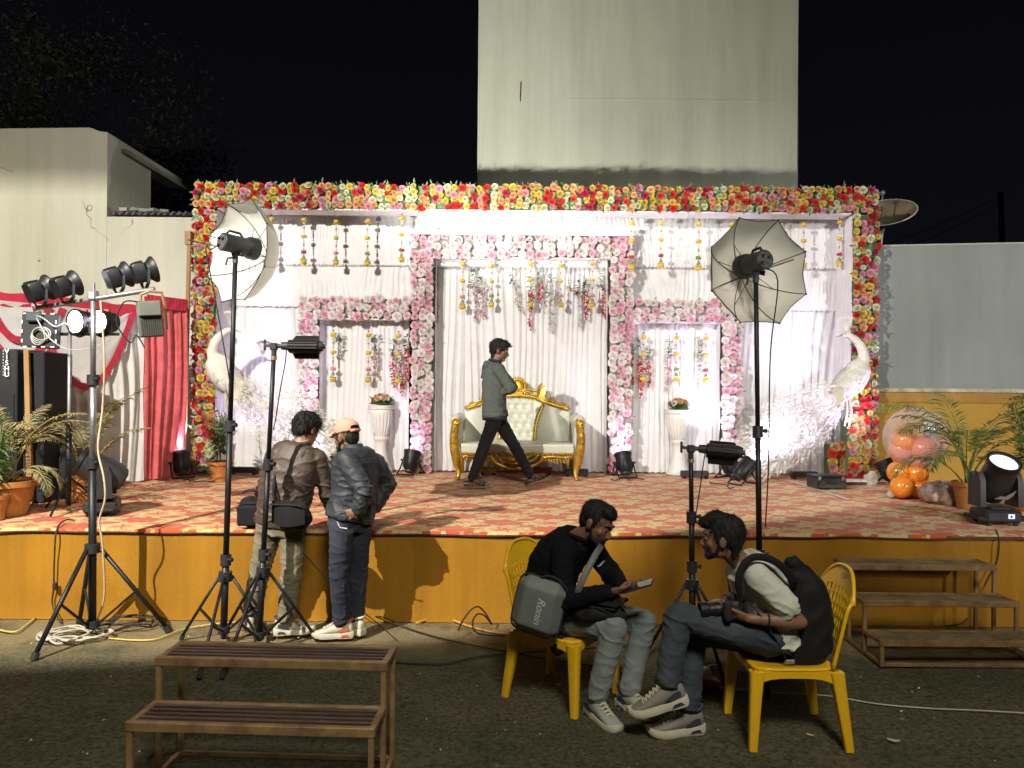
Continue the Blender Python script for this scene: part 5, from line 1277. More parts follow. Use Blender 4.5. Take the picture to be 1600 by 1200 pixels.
# =================================================================== PALMS, BALLOONS, BUNDLES
M_TERRA = mat('terracotta', (.50, .21, .055), .6, var=.14, vscale=8)
M_SOIL = mat('potting_soil', (.06, .045, .03), .95)
def pot(o, r, h):
    part('pot', MB().lathe([(r * .68, 0), (r * .70, .012), (r * .78, h * .42), (r * .80, h * .43), (r * .92, h * .82), (r * .93, h * .83), (r * 1.04, h * .835), (r * 1.06, h), (r * .98, h), (r * .93, h * .9)], n=28, cap=False).lathe([(r * .68, 0.001), (.001, .001)], n=28, cap=False), M_TERRA, o, auto=30)
    part('soil', MB().lathe([(r * .955, h * .88), (r * .5, h * .91), (.001, h * .92)], n=24, cap=False), M_SOIL, o, smooth=True)
PAL_G = [mat('palm_green', (.22, .34, .09), .5, var=.25, transl=.25), mat('palm_green_dark', (.11, .19, .06), .5, var=.25, transl=.2)]
PAL_Y = [mat('palm_dry', (.38, .30, .13), .65, var=.25, transl=.15), mat('palm_dull', (.22, .23, .10), .6, var=.25, transl=.15)]
M_STALK = mat('palm_stalk', (.36, .32, .09), .55, var=.2); M_STALKG = mat('palm_stalk_green', (.22, .27, .07), .5, var=.2)
def frond(o, base, az, length, rise, droop, mats, stalk, r, wid=.17, npair=26, start=.35):
    pts = []; d = Vector((math.cos(az), math.sin(az), 0))
    for k in range(15):
        t = k / 14; a = rise - droop * t ** 1.6
        pts.append(base.copy() if not pts else pts[-1] + (d * math.cos(a) + Vector((0, 0, math.sin(a)))) * length / 14)
    ob = part('frond', MB().path(pts, [.009 * (1 - .8 * k / 14) for k in range(15)], 5), stalk, o, smooth=True)
    lf = MB(); side = Vector((-d.y, d.x, 0))
    for k in range(npair):
        t = start + (1 - start) * k / (npair - 1); i = min(13, int(t * 14)); p = pts[i].lerp(pts[i + 1], t * 14 - i); fw = (pts[i + 1] - pts[i]).normalized()
        w = wid * math.sin(math.pi * min(1, .18 + .80 * (t - start) / (1 - start))) ** .7
        for s in (-1, 1):
            dd = (side * s * .75 + fw * .65 + Vector((0, 0, r.uniform(-.25, .12)))).normalized() * w * r.uniform(.85, 1.15); nn = dd.cross(fw); nn = nn if nn.z > 0 else -nn
            lf.mat(1 if r.random() < .3 else 0)
            x = dd.cross(nn).normalized() * .008; m1 = p + dd * .5; e = p + dd + Vector((0, 0, -w * .22 * r.uniform(.4, 1.6)))
            lf.add([p, m1 + x, e, m1 - x, m1 + nn.normalized() * .003], [(0, 1, 4), (1, 2, 4), (2, 3, 4), (3, 0, 4)])
    part('leaflets', lf, mats, ob)
def palm(p, label, potr, poth, fr, mats, stalk, seed, group='potted palms on the stage', bushy=False):
    o = thing('potted_palm', label, 'potted palm', p, 0, group); r = random.Random(seed); pot(o, potr, poth)
    for az, ln, rise, droop, wd in fr:
        frond(o, Vector((r.uniform(-.04, .04), r.uniform(-.04, .04), poth * .9)), az, ln, rise, droop, mats, stalk, r, wd)
    return o
k = stage(1510, 792)
palm(stage(1512, 794), 'green potted palm behind the lit moving head', .135, .25, [(2.95, 1.30, 1.50, 2.0, .25), (3.35, 1.05, 1.38, 1.9, .25), (2.6, 1.0, 1.5, 1.7, .22), (4.2, .95, 1.35, 1.7, .24), (3.6, .85, 1.2, 2.3, .22), (.2, 1.0, 1.42, 1.4, .23), (.6, .9, 1.2, 1.4, .21), (5.3, .95, 1.30, 1.9, .22), (1.6, 1.1, 1.5, 1.2, .22), (5.9, .85, 1.45, 1.5, .22), (3.0, .8, 1.0, 2.2, .2), (4.7, .8, 1.15, 2.2, .2)], PAL_G, M_STALKG, 5)
palm(stage(8, 804), 'dry yellow palm in the large pot at the left edge', .235, .29, [(.1, .95, 1.35, 1.7, .17), (.5, 1.0, 1.25, 1.9, .17), (1.2, .8, 1.45, 1.0, .16), (2.4, .85, 1.4, .9, .15), (5.6, .95, 1.3, 1.6, .17), (4.6, .7, 1.35, 1.4, .15), (3.2, .7, 1.2, 1.2, .15), (.2, .62, .9, 2.6, .12), (5.9, .6, .8, 2.4, .1), (6.1, 1.05, 1.2, 1.3, .16)], PAL_Y, M_STALK, 6)
palm(stage(130, 783), 'dry palm in the smaller pot behind the moving head', .135, .23, [(2.9, .95, 1.5, 1.9, .15), (2.4, .85, 1.45, 2.1, .15), (3.6, .8, 1.5, 2.2, .15), (.3, 1.12, 1.42, 1.0, .17), (5.9, .95, 1.36, .9, .16), (1.4, .85, 1.5, .9, .15), (4.4, .7, 1.4, 1.7, .13), (.1, .8, 1.2, 1.2, .14)], PAL_Y, M_STALK, 7)
def bushplant(p, label, potr, poth, hgt, wid, seed, cols, name='potted_plant', n=520, white=False):
    o = thing(name, label, 'potted plant', p, 0, 'leafy potted plants at the stage sides'); r = random.Random(seed); pot(o, potr, poth); st_ = MB(); lf = MB()
    for i in range(9):
        a = r.uniform(0, 6.28); e = Vector((math.cos(a) * wid * r.uniform(.1, .8), math.sin(a) * wid * r.uniform(.1, .6), poth + hgt * r.uniform(.6, 1))); pts = bez((0, 0, poth * .9), (e.x * .2, e.y * .2, poth + hgt * .4), e, n=8); st_.path(pts, .005, 4)
        for k in range(n // 9):
            t = r.uniform(.25, 1) * 8; j = min(7, int(t)); q = pts[j].lerp(pts[j + 1], t - j); d = Vector((r.gauss(0, 1), r.gauss(0, 1), r.gauss(0.1, .7))).normalized()
            lf.mat(r.randrange(len(cols))); lf.leaf(q + d * .03, d * r.uniform(.05, .12), .008, (r.gauss(0, 1), r.gauss(0, 1), 1), .02)
    part('stems', st_, M_STALKG, o); part('foliage', lf, cols, o); return o
bushplant(stage(344, 752), 'leafy green plant in a terracotta pot inside the left arch pillar', .135, .23, .62, .16, 3, PAL_G)
bushplant(stage(1606, 797), 'leafy plant in a pot cut by the right edge', .15, .24, .85, .26, 4, PAL_G + [mat('lit_leaf_gold', (.45, .30, .10), .6)], n=700)
bushplant(stage(-12, 812), 'small dark green plant cut by the left edge before the speaker', .12, .2, .75, .2, 9, PAL_G)

M_ORB = mat('orange_latex', (.86, .27, .03), .22, var=.05, spec=.6, coat=.4, transl=.1)
M_PKB = mat('coral_latex', (.84, .33, .24), .25, var=.05, spec=.5, coat=.3, transl=.1)
m, t, b, oc = newmat('clear_balloon'); b.inputs['Base Color'].default_value = (.95, .88, .90, 1); b.inputs['Roughness'].default_value = .08
tr_ = t.new('ShaderNodeBsdfTransparent'); tr_.inputs[0].default_value = (.97, .93, .95, 1); lw = t.new('ShaderNodeLayerWeight'); lw.inputs[0].default_value = .45
mx = t.new('ShaderNodeMixShader'); t.link(t.math('ADD', .06, t.math('MULTIPLY', lw.outputs['Facing'], .40), clamp=True), mx.inputs[0]); t.link(tr_.outputs[0], mx.inputs[1]); t.link(b.outputs[0], mx.inputs[2]); t.link(mx.outputs[0], m.node_tree.nodes['Material Output'].inputs[0])
M_CLEAR = m
def balloon_mesh(r):
    pr = [(r * math.sin(t) * (1 - .10 * max(0, -math.cos(math.pi - t)) ** 2 * 0), -r * math.cos(t) * (1.12 if t < 1.57 else 1.0)) for t in np.linspace(.06, 3.08, 16)]
    return MB().lathe([(.012, -r * 1.2), (.008, -r * 1.14)] + pr, n=20).mesh('balloon', M_ORB, True)
BP = stage(1424, 778); kb = BP.y / FPX
bo = thing('balloon_column', 'big clear balloon with coral balloons inside on a ring of orange ones', 'balloons', BP)
bmsh = balloon_mesh(.115)
for (u, v, dy) in ((1404, 738, .02), (1432, 740, -.02), (1409, 761, -.08), (1437, 762, -.02), (1422, 750, .16), (1424, 768, .14)):
    q = at(u, v, BP.y + dy) - BP; d = Vector((q.x, q.y, q.z * .2 - .03)).normalized(); link('orange_balloon', bmsh, bo, q, rot_to(d, rr.random()).to_euler(), (1, 1, 1))
cc_ = at(1431, 684, BP.y) - BP; Rb = 48 * kb
cbm = MB().ell((0, 0, 0), (Rb, Rb, Rb * 1.0), nu=36, nv=20); ob = part('clear_balloon', cbm, M_CLEAR, bo, smooth=True); ob.location = cc_
pm = balloon_mesh(.125); pm2 = pm.copy(); pm2.materials.clear(); pm2.materials.append(M_PKB)
for k, (x, y, z) in enumerate(((-.14, -.05, -.03), (.0, -.13, -.10), (.13, -.02, -.10), (-.09, .06, -.15), (.05, .10, -.13), (.02, -.02, .0 - .20), (-.15, -.02, -.12))): link('coral_balloon', pm2 if k else pm, ob, (x, y, z), (rr.uniform(0, 6), rr.uniform(0, 6), 0), (1, 1, 1))
part('foil_drop', MB().lathe([(.002, -.20), (.03, -.10), (.075, .02), (.085, .08), (.05, .14), (.001, .16)], Matrix.Translation(cc_ + Vector((.10, -.10, .03))), 20, cap=False), mat('pale_foil', (.62, .68, .70), .3, .3), bo, smooth=True)
def bundle(u, v, size, label, cols, seed):
    p = stage(u, v); o = thing('cloth_bundle', label, 'cloth bundle', p, 0, 'crumpled bundles on the carpet'); r = random.Random(seed); mb = MB()
    for k in range(7): mb.ell((r.uniform(-.3, .3) * size[0], r.uniform(-.2, .2) * size[1], size[2] * r.uniform(.2, .5)), (size[0] * r.uniform(.22, .36), size[1] * .35, size[2] * r.uniform(.3, .5)), nu=14, nv=9)
    me = remesh(mb, .014, 3)
    for v_ in me.vertices: v_.co.z = max(.003, v_.co.z)
    finish('cloth', me, cols, o, world=False, wrinkle=lambda c, n: .022 * (1 - 2 * abs(noise.noise((c.x * 9 + seed, c.y * 9, c.z * 11)))) + .008 * noise.noise((c.x * 30, c.y * 30, c.z * 30)))
    return o
M_MUSL = mat('muslin', (.52, .50, .40), .85, var=.12)
m, t, b, oc = newmat('printed_cloth'); f = t.ramp(t.noise(oc, 14, 3, .6, 1.2), [(.44, (.55, .50, .45)), (.5, (.52, .22, .18)), (.56, (.56, .5, .44)), (.68, (.2, .12, .10))]); t.link(f, b.inputs['Base Color']); b.inputs['Roughness'].default_value = .85
bundle(1404, 777, (.24, .16, .12), 'small cream crumpled cloth left of the printed bundle', M_MUSL, 2)
ob = bundle(1468, 785, (.46, .30, .23), 'large crumpled cream and red printed cloth bundle by the palm pot', m, 5)
bundle(1362, 757, (.16, .12, .18), 'small pale cloth bag slumped at the right arch pillar', M_MUSL, 8)
# =================================================================== STEP BENCHES
M_RUSTP = mat('rusty_ochre_paint', (.34, .225, .10), .5, .25, var=.28, vscale=9, bump=.25, bscale=80, col2=(.16, .08, .04))
M_SLAT = mat('worn_brown_slat', (.13, .085, .065), .36, .35, var=.4, vscale=7, aniso=(.25, 1, 1), col2=(.05, .03, .025), bump=.2)
def step_bench(x, y, rz, label, smat):
    o = thing('step_bench', label, 'step bench', (x, y, 0), rz, 'three step iron benches on the lawn'); W, D, T = 1.07, .245, .028
    hs = [(.17, 0), (.36, D), (.55, 2 * D)]
    for h, y0 in hs:
        for yy in (y0 + T / 2, y0 + D - T / 2 + .008): part('rail', MB().box((W / 2, yy, h - T / 2), (W, T, T + (.012 if yy < y0 + T else 0)), ch=.003), M_RUSTP, o)
        for xx in (T / 2 + .0015, W - T / 2 - .0015): part('rail', MB().box((xx, y0 + D / 2 + .002, h - T / 2 + .002), (T, D - .001, T), ch=.003), M_RUSTP, o)
        ns = 5
        for k in range(ns):
            yy = y0 + .045 + (D - .085) * k / (ns - 1); part('slat', MB().box((W / 2, yy, h - .008), (W - 2 * T + .01, .019, .012), Matrix.Rotation(rr.uniform(-.03, .03), 3, 'X'), ch=.003), smat, o)
        for xx in (T / 2 + .003, W - T / 2 - .003): part('post', MB().box((xx, y0 + T / 2 + .003, h / 2 - T / 2), (T - .004, T - .004, h - T), ch=.002), M_RUSTP, o)
    for xx in (T / 2 + .003, W - T / 2 - .003):
        part('post', MB().box((xx, 3 * D - T / 2, .55 / 2 - T / 2), (T - .005, T - .005, .55 - T), ch=.002), M_RUSTP, o)
        part('base_rail', MB().box((xx, 1.5 * D, .014), (T - .008, 3 * D - 2 * T, .024), ch=.002), M_RUSTP, o)
    for yy in (T / 2 + .004, 3 * D - T / 2 - .001): part('base_rail', MB().box((W / 2, yy, .013), (W - 2 * T, T - .009, .022), ch=.002), M_RUSTP, o)
    return o
rz = R(-2.4); lx, ly = -1.622, 3.500
step_bench(lx + .49 * math.sin(rz), ly - .49 * math.cos(rz), rz, 'brown iron step bench in the left foreground, cut by the lower edge', M_SLAT)
M_SLAT2 = mat('dull_olive_slat', (.24, .18, .09), .5, .25, var=.3, vscale=7)
step_bench(2.405, 4.985, 0, 'dull ochre step bench standing against the stage wall on the right', M_SLAT2)

# =================================================================== PLASTIC CHAIRS
m, t, b, oc = newmat('yellow_plastic'); 
c = t.mix(t.ramp(t.noise(oc, 5, 4), [(.4, (0, 0, 0)), (.7, (1, 1, 1))]), (.76, .43, .012), (.82, .48, .02)); c = t.mix(t.math('MULTIPLY', t.math('GREATER_THAN', t.noise(oc, 9, 7, .8), .64), .35), c, (.30, .16, .03))
t.link(c, b.inputs['Base Color']); b.inputs['Roughness'].default_value = .30; b.inputs['Subsurface Weight'].default_value = .0
bp = t.new('ShaderNodeBump'); bp.inputs['Strength'].default_value = .08; t.link(t.noise(oc, 60, 4), bp.inputs['Height']); t.link(bp.outputs[0], b.inputs['Normal'])
M_CHAIR = m
def chair(x, y, rz, label, mark=False):
    o = thing('plastic_chair', label, 'chair', (x, y, 0), rz, 'yellow plastic chairs'); h = .405
    s = MB(); s.loft([((0.01, 0, h - .02), (1, 0, 0), (0, 1, 0), .215, .215), ((.01, 0, h), (1, 0, 0), (0, 1, 0), .222, .222)], 28, 5)
    me = remesh(s, .012, 4)
    for v in me.vertices: v.co.z -= .022 * max(0, 1 - (v.co.x / .2) ** 2) * max(0, 1 - (v.co.y / .2) ** 2) - (0.0 if v.co.x < .15 else -.08 * (v.co.x - .15))
    finish('seat', me, M_CHAIR, o, world=False)
    ap = MB()
    for a, b_ in (((-.205, -.212), (.222, -.212)), ((.222, -.212), (.222, .212)), ((.222, .212), (-.205, .212)), ((-.205, .212), (-.205, -.212))):
        pts = [Vector((a[0] + (b_[0] - a[0]) * k / 10, a[1] + (b_[1] - a[1]) * k / 10, 0)) for k in range(11)]
        P = [[Vector((p.x, p.y, h - .012)) for p in pts], [Vector((p.x, p.y, h - .050 - .05 * abs(2 * k / 10 - 1) ** 4)) for k, p in enumerate(pts)]]
        n_ = Vector((b_[1] - a[1], a[0] - b_[0], 0)).normalized() * .006
        ap.grid(P); ap.grid([[q - n_ for q in r_] for r_ in P])
    part('apron', ap, M_CHAIR, o, smooth=True)
    for sx in (-1, 1):
        for sy in (-1, 1):
            x0, y0 = sx * .20 + .006, sy * .195; x1, y1 = sx * (.225 if sx > 0 else .255) + .006, sy * .225
            part('leg', MB().loft([((x0, y0, h - .02), (1, 0, 0), (0, 1, 0), .036, .032), ((x0 + (x1 - x0) * .25, y0 + (y1 - y0) * .25, h * .72), (1, 0, 0), (0, 1, 0), .031, .026), ((x1, y1, .012), (1, 0, 0), (0, 1, 0), .021, .019), ((x1, y1, .0), (1, 0, 0), (0, 1, 0), .021, .019)], 16, 5), M_CHAIR, o, auto=50)
    # back shell: a broad curved hoop with a lattice inside
    def S(a, t):          # a: -1..1 across, t: 0..1 up
        wdt = .208 + .025 * math.sin(t * 2.2) - .03 * max(0, t - .7) ** 1.5 * 3; z = h - .01 + .475 * t; y = a * wdt
        if t > .62: z -= .15 * (abs(a) ** 3.0) * ((t - .62) / .38) ** 1.5
        return Vector((-.20 - .125 * t ** 1.1 + .055 * (a * a) * (.5 + .5 * t), y, z))
    def nS(a, t):
        e = .02; u = S(min(1, a + e), t) - S(max(-1, a - e), t); v = S(a, min(1, t + e)) - S(a, max(0, t - e)); return u.cross(v).normalized()
    def patch(a0, a1, t0, t1, na, nt, th=.007):
        mb = MB(); P = [[S(a0 + (a1 - a0) * i / na, t0 + (t1 - t0) * j / nt) for j in range(nt + 1)] for i in range(na + 1)]
        Q = [[S(a0 + (a1 - a0) * i / na, t0 + (t1 - t0) * j / nt) + nS(a0 + (a1 - a0) * i / na, t0 + (t1 - t0) * j / nt) * -th for j in range(nt + 1)] for i in range(na + 1)]
        mb.grid(P); mb.grid(Q)
        for A in ((P[0], Q[0]), (P[-1], Q[-1]), ([r_[0] for r_ in P], [r_[0] for r_ in Q]), ([r_[-1] for r_ in P], [r_[-1] for r_ in Q])): mb.grid([A[0], A[1]])
        return mb
    fr = patch(-1, -.74, 0, .98, 3, 16).v and None
    for a0, a1 in ((-1, -.72), (.72, 1)): part('upright', patch(a0, a1, 0.0, .80, 3, 14), M_CHAIR, o, auto=50)
    part('head_band', patch(-1, 1, .78, 1.0, 20, 6), M_CHAIR, o, auto=50)
    rim = [S(-1, t) for t in np.linspace(0, 1, 14)] + [S(a, 1) for a in np.linspace(-.95, .95, 15)] + [S(1, t) for t in np.linspace(1, 0, 14)]
    part('rim', MB().path(rim, .0105, 8), M_CHAIR, o, smooth=True)
    part('rail', patch(-.74, .74, .10, .18, 12, 2), M_CHAIR, o, auto=50)
    for k in range(9): a = -.62 + .155 * k; part('slat', patch(a - .035, a + .035, .17, .79, 2, 10), M_CHAIR, o, auto=50)
    for k in range(5): tt = .27 + .108 * k; part('cross_slat', patch(-.73, .73, tt - .011, tt + .011, 12, 1, .005), M_CHAIR, o, auto=50)
    if mark:
        mk = MB(); c0 = S(.1, .90); n_ = -nS(.1, .9); n_ = n_ if n_.x > 0 else -n_
        for r_, cx in ((.018, -.012), (.014, .014)): mk.path([c0 + n_ * .004 + Vector((0, cx + r_ * math.cos(a), r_ * .8 * math.sin(a))) for a in np.linspace(0, 6.28, 13)[:-1]], .0014, 4, closed=True)
        part('printed_mark', mk, mat('faded_ink', (.20, .11, .03), .6), o)
    return o
chair(.31, 4.50, -.66, 'yellow plastic chair with lattice back under the man in black')
chair(1.445, 4.05, math.pi, 'yellow plastic chair under the backpack man', True)

# =================================================================== CABLES ON THE GROUND
M_CBK = mat('black_cable', (.018, .018, .018), .6); M_CWH = mat('white_cable', (.48, .45, .37), .55); M_CYE = mat('yellow_cable', (.62, .48, .10), .55)
def cable(pts, r, m_, label, cat='cable', sm=6, name='cable'):
    P = smoothline(pts, sm); o = single(name, MB().path(P, r, 6), m_, label, cat, smooth=True); return o
def G(u, v, z=.012): p = ground(u, v); return Vector((p.x, p.y, max(z, .008)))
q = ground(143, 985)
lp = []
for k in range(46): a = k * .82; lp.append(Vector((q.x - .02 + (.16 + .05 * math.sin(k * 1.7)) * math.cos(a) + .08 * math.sin(k * .3), 5.42 + (.13 + .05 * math.cos(k * 2.3)) * math.sin(a), .012 + .03 * abs(math.sin(k * .9)))))
cable(lp, .0075, M_CWH, 'tangled coil of white cable on the ground under the lamp stand', 'cable coil', 4)
lp = []
for k in range(22): a = k * .7; lp.append(Vector((ground(215, 972).x + (.24 + .08 * math.sin(k * 1.3)) * math.cos(a), 5.66 + .10 * math.sin(a) * (1 + .3 * math.sin(k)), .012 + .05 * abs(math.sin(k * .7)))))
cable(lp, .006, M_CBK, 'loose loops of black cable at the wall foot right of the lamp stand', 'cable coil', 5)
cable([G(-10, 985), G(22, 990), G(40, 980), G(54, 968)], .007, M_CYE, 'short yellow cable on the ground at the left edge')
cable([G(170, 1000), G(210, 1003), G(245, 1001), G(285, 986), G(330, 978), G(372, 974)], .006, M_CYE, 'long yellow cable curving on the ground between the lamp stand and the left umbrella stand')
cable([stage(128, 812) + Vector((0, -.1, .01)), stage(108, 815) + Vector((0, -.05, .02)), Vector((at(90, 824, 5.85).x, 5.84, .69)), at(85, 870, 5.83), at(84, 915, 5.83), at(82, 945, 5.83), G(95, 976)], .006, M_CBK, 'black power cable hanging over the stage edge from the left moving head')
pk = at(86, 916, 5.82); single('power_plug', MB().box(pk, (.03, .03, .055), ch=.006), M_RUB, 'black in line plug on the hanging cable at the left of the wall', 'plug')
cable([at(157, 470, 5.38), at(163, 560, 5.40), at(160, 640, 5.45), at(153, 700, 5.4), at(162, 745, 5.36), at(164, 780, 5.36), at(155, 815, 5.38), at(160, 850, 5.40), at(163, 930, 5.46), at(152, 968, 5.5)], .007, mat('cream_cable', (.60, .46, .32), .6), 'cream cable running down the tall lamp stand')
cable([G(575, 968, .02), G(600, 975, .05), G(640, 985), G(690, 1000), G(760, 1015), G(900, 1040), G(1000, 1048)], .005, M_CBK, 'black cable lying across the lawn behind the seated men')
cable([G(620, 1038), G(690, 1040), G(740, 1030), G(800, 1024), G(1000, 1010)], .005, M_CBK, 'second black cable crossing the lawn right of the front bench')
cable([G(650, 976), G(690, 968, .02), G(730, 980), G(770, 990), G(830, 996)], .008, mat('orange_cable', (.60, .30, .06), .55), 'orange brown cable along the wall foot behind the left yellow chair')
cable([at(716, 985, 5.5), at(724, 968, 5.6), at(737, 952, 5.66), at(747, 948, 5.7), at(757, 956, 5.72), at(768, 975, 5.7), at(757, 962, 5.66), at(745, 960, 5.62), at(738, 975, 5.55), at(748, 990, 5.5), at(790, 994, 5.5)], .006, M_CBK, 'black cable looped upright against the wall between the standing and seated men')
cable([at(470, 860, 5.5), at(500, 893, 5.55), at(518, 915, 5.6), at(560, 950, 5.7), G(600, 985), G(620, 1003)], .004, M_CBK, 'thin black cord slanting from the shoulder bag down to the grass')
cable([G(1120, 1077), G(1200, 1085), G(1290, 1090), G(1370, 1103), G(1450, 1110), G(1540, 1114), G(1640, 1120)], .0045, M_CWH, 'long thin white cable across the grass under the right chair')
cable([at(1556, 828, 5.95) + Vector((0, 0, 0)), at(1561, 845, 5.82), at(1558, 875, 5.82), at(1548, 895, 5.82), at(1538, 915, 5.81)], .006, M_CBK, 'black cable hanging over the stage edge above the right bench')
cable([G(1478, 984, .03), at(1500, 975, 5.82), at(1512, 966, 5.82)], .005, M_CBK, 'short black cable behind the right bench at the wall foot')
sp_k = [(283, 752, 330, 756), (640, 748, 600, 744), (1000, 750, 960, 752), (1110, 756, 1150, 765)]
for k, (u0, v0, u1, v1) in enumerate(sp_k):
    a, b_ = stage(u0, v0), stage(u1, v1); pts = [a.lerp(b_, s_) + Vector((.05 * math.sin(s_ * 9 + k), .06 * math.cos(s_ * 14 + k), .008 + .02 * abs(math.sin(s_ * 11)))) for s_ in np.linspace(0, 1, 9)]
    cable(pts, .006, M_CBK, ['black cable on the carpet beside the red curtain spotlight', 'black cable bunched beside the spotlight left of the sofa', 'black cable trailing from the spotlight right of the sofa', 'black cable tangled between the two right spotlights'][k])

# ---- extension board with adapters
e = ground(1085, 1073); o = thing('power_strip', 'wooden brown extension board on the grass between the seated men', 'power strip', e, .05)
part('board', MB().box((0, 0, .022), (.30, .10, .042), ch=.006), mat('red_brown_board', (.28, .07, .035), .5), o)
for k in range(3): part('socket', MB().box((-.09 + .09 * k, 0, .045), (.06, .06, .006), ch=.002), M_BLK2, o)
M_WHP = mat('white_plastic', (.62, .62, .56), .45, var=.05)
o = thing('charger', 'tall white charger plugged into the extension board', 'charger', e + Vector((-.045, 0, .046)), .1); part('body', MB().box((0, 0, .045), (.062, .05, .09), ch=.008), M_WHP, o); part('cable_end', MB().tube((0, 0, .09), (0, 0, .115), .010, n=8).path(bez((0, 0, .11), (0, .02, .18), (-.06, .05, .22), (-.12, .1, .10)), .0035, 5), M_WHP, o)
o = thing('charger', 'small white plug adapter beside the tall charger', 'charger', e + Vector((.07, 0, .046)), -.1); part('body', MB().box((0, 0, .025), (.06, .05, .05), ch=.008), M_WHP, o); part('plug_top', MB().box((0, 0, .062), (.04, .03, .024), ch=.006).path(bez((.0, 0, .07), (.04, .02, .10), (.10, .05, .08), (.14, .04, .0)), .0035, 5), M_WHP, o)
# ---- torn leaf and paper on the right
for u, v, lb, cl, s in ((1396, 1161, 'curled pale leaf lying on the grass at the lower right', (.5, .48, .28), .06), (1266, 1152, 'torn pale petal on the grass under the right chair', (.55, .45, .25), .04), (1409, 1127, 'tiny bright scrap of foil on the grass right of the chair', (.75, .55, .35), .022), (873, 1073, 'white paper scrap behind the left yellow chair', (.7, .7, .66), .03)):
    g_ = ground(u, v); mb = MB(); P = [[Vector((s * (i / 5 - .5), s * .35 * (j / 3 - .5) * math.sin(math.pi * (i + .6) / 6.2), .012 + .35 * s * (i / 5 - .5) ** 2 + .02 * s * j)) for j in range(4)] for i in range(6)]
    mb.grid(P); ob = single('leaf' if 'leaf' in lb else 'scrap', mb, mat('scrap_' + str(u), cl, .7), lb, 'leaf' if 'leaf' in lb else 'litter', smooth=True); ob.location = g_; ob.rotation_euler = (0, 0, -.5)
# =================================================================== PEOPLE
def skinmat(name, c):
    m = mat(name, c, .5, var=.10, vscale=18, bump=.06, bscale=220, sss=.06); return m
M_SK1 = skinmat('skin_brown', (.25, .125, .07)); M_SK2 = skinmat('skin_deep', (.20, .10, .058)); M_SK3 = skinmat('skin_tan', (.33, .165, .09))
def hairmat():
    m, t, b, oc = newmat('black_hair'); f = t.noise(t.mapping(oc, (60, 60, 9)), 3.0, 5, .7)
    t.link(t.ramp(f, [(.35, (.006, .0055, .006)), (.7, (.030, .026, .025))]), b.inputs['Base Color']); b.inputs['Roughness'].default_value = .6; b.inputs['Specular IOR Level'].default_value = .2
    bp = t.new('ShaderNodeBump'); bp.inputs['Strength'].default_value = .7; bp.inputs['Distance'].default_value = .006; t.link(f, bp.inputs['Height']); t.link(bp.outputs[0], b.inputs['Normal']); return m
M_HAIR = hairmat()
M_EYEW = mat('eye_white', (.30, .28, .26), .4); M_IRIS = mat('eye_iris', (.02, .012, .01), .2)
def cloth(name, c, c2=None, rough=.8, weave=180, wash=None, spec=.2, sheen=.03):
    if name in MATS: return MATS[name]
    m, t, b, oc = newmat(name); n1 = t.ramp(t.noise(oc, 4.5, 5, .65), [(.35, (0, 0, 0)), (.7, (1, 1, 1))])
    col = t.mix(n1, c2 or tuple(x * .8 for x in c), c)
    if wash: col = t.mix(t.math('MULTIPLY', t.ramp(t.noise(oc, 2.6, 3, .5), [(.42, (0, 0, 0)), (.62, (1, 1, 1))]), .8), col, wash)
    fine = t.noise(oc, weave, 2); col = t.mix(t.math('MULTIPLY', fine, .25), col, tuple(x * .6 for x in c))
    t.link(col, b.inputs['Base Color']); b.inputs['Roughness'].default_value = rough; b.inputs['Specular IOR Level'].default_value = spec; b.inputs['Sheen Weight'].default_value = sheen
    bp = t.new('ShaderNodeBump'); bp.inputs['Strength'].default_value = .3; bp.inputs['Distance'].default_value = .004; t.link(t.math('ADD', fine, t.math('MULTIPLY', t.noise(oc, 40, 4, .7), 1.2)), bp.inputs['Height']); t.link(bp.outputs[0], b.inputs['Normal'])
    return m
V = Vector
def nv(*a): return V(a).normalized()
def hand_mb(mb, w, d, n, side, curl=.6, thumb=.5, k=1.0, spread=.006):
    """w wrist, d along the palm, n where the palm faces; side: +1 puts the thumb along d x n"""
    d = V(d).normalized(); n = V(n); n = (n - d * n.dot(d)).normalized(); l = d.cross(n) * side
    kn = w + d * .085 * k
    mb.cap(w - d * .01, w + d * .04 * k, .024 * k, .030 * k, flat=(n, .72)); 
    for i in range(4):
        mb.cap(w + d * .025 * k + l * (.018 - .012 * i) * k, kn + l * (.030 - .020 * i) * k, .015 * k, .0115 * k, n=10, flat=(n, .85))
    for i, L_ in enumerate((.072, .082, .076, .060)):
        p = kn + l * (.030 - .020 * i) * k; dd = (d + l * spread * (1.5 - i) * 6).normalized(); r_ = .0092 * k
        for j, (f, b_) in enumerate(((.45, .55), (.32, .9), (.23, .7))):
            a = curl * b_ * (1 + .12 * i); ax_n = n
            dn = (dd * math.cos(a) + ax_n * math.sin(a)).normalized(); ax_n = (n - dn * n.dot(dn)); 
            n2 = (ax_n if ax_n.length > 1e-4 else -d).normalized(); e = p + dn * L_ * f * k
            mb.cap(p, e, r_, r_ * .92, n=9); p, dd, r_ = e, dn, r_ * .92
            n = n2 if j < 2 else n
        n = (V(n) if False else (l.cross(d) * side if side > 0 else l.cross(d) * side)).normalized() if False else _perp(d, l, side)
    b0 = w + d * .02 * k + l * .026 * k; d1 = (d * .62 + l * .62 + n * thumb).normalized(); e1 = b0 + d1 * .042 * k; d2 = (d * .85 + l * .25 + n * thumb).normalized(); e2 = e1 + d2 * .032 * k; e3 = e2 + (d + n * thumb * .8).normalized() * .026 * k
    mb.cap(b0, e1, .016 * k, .0115 * k, n=9).cap(e1, e2, .0112 * k, .010 * k, n=9).cap(e2, e3, .0098 * k, .0085 * k, n=9)
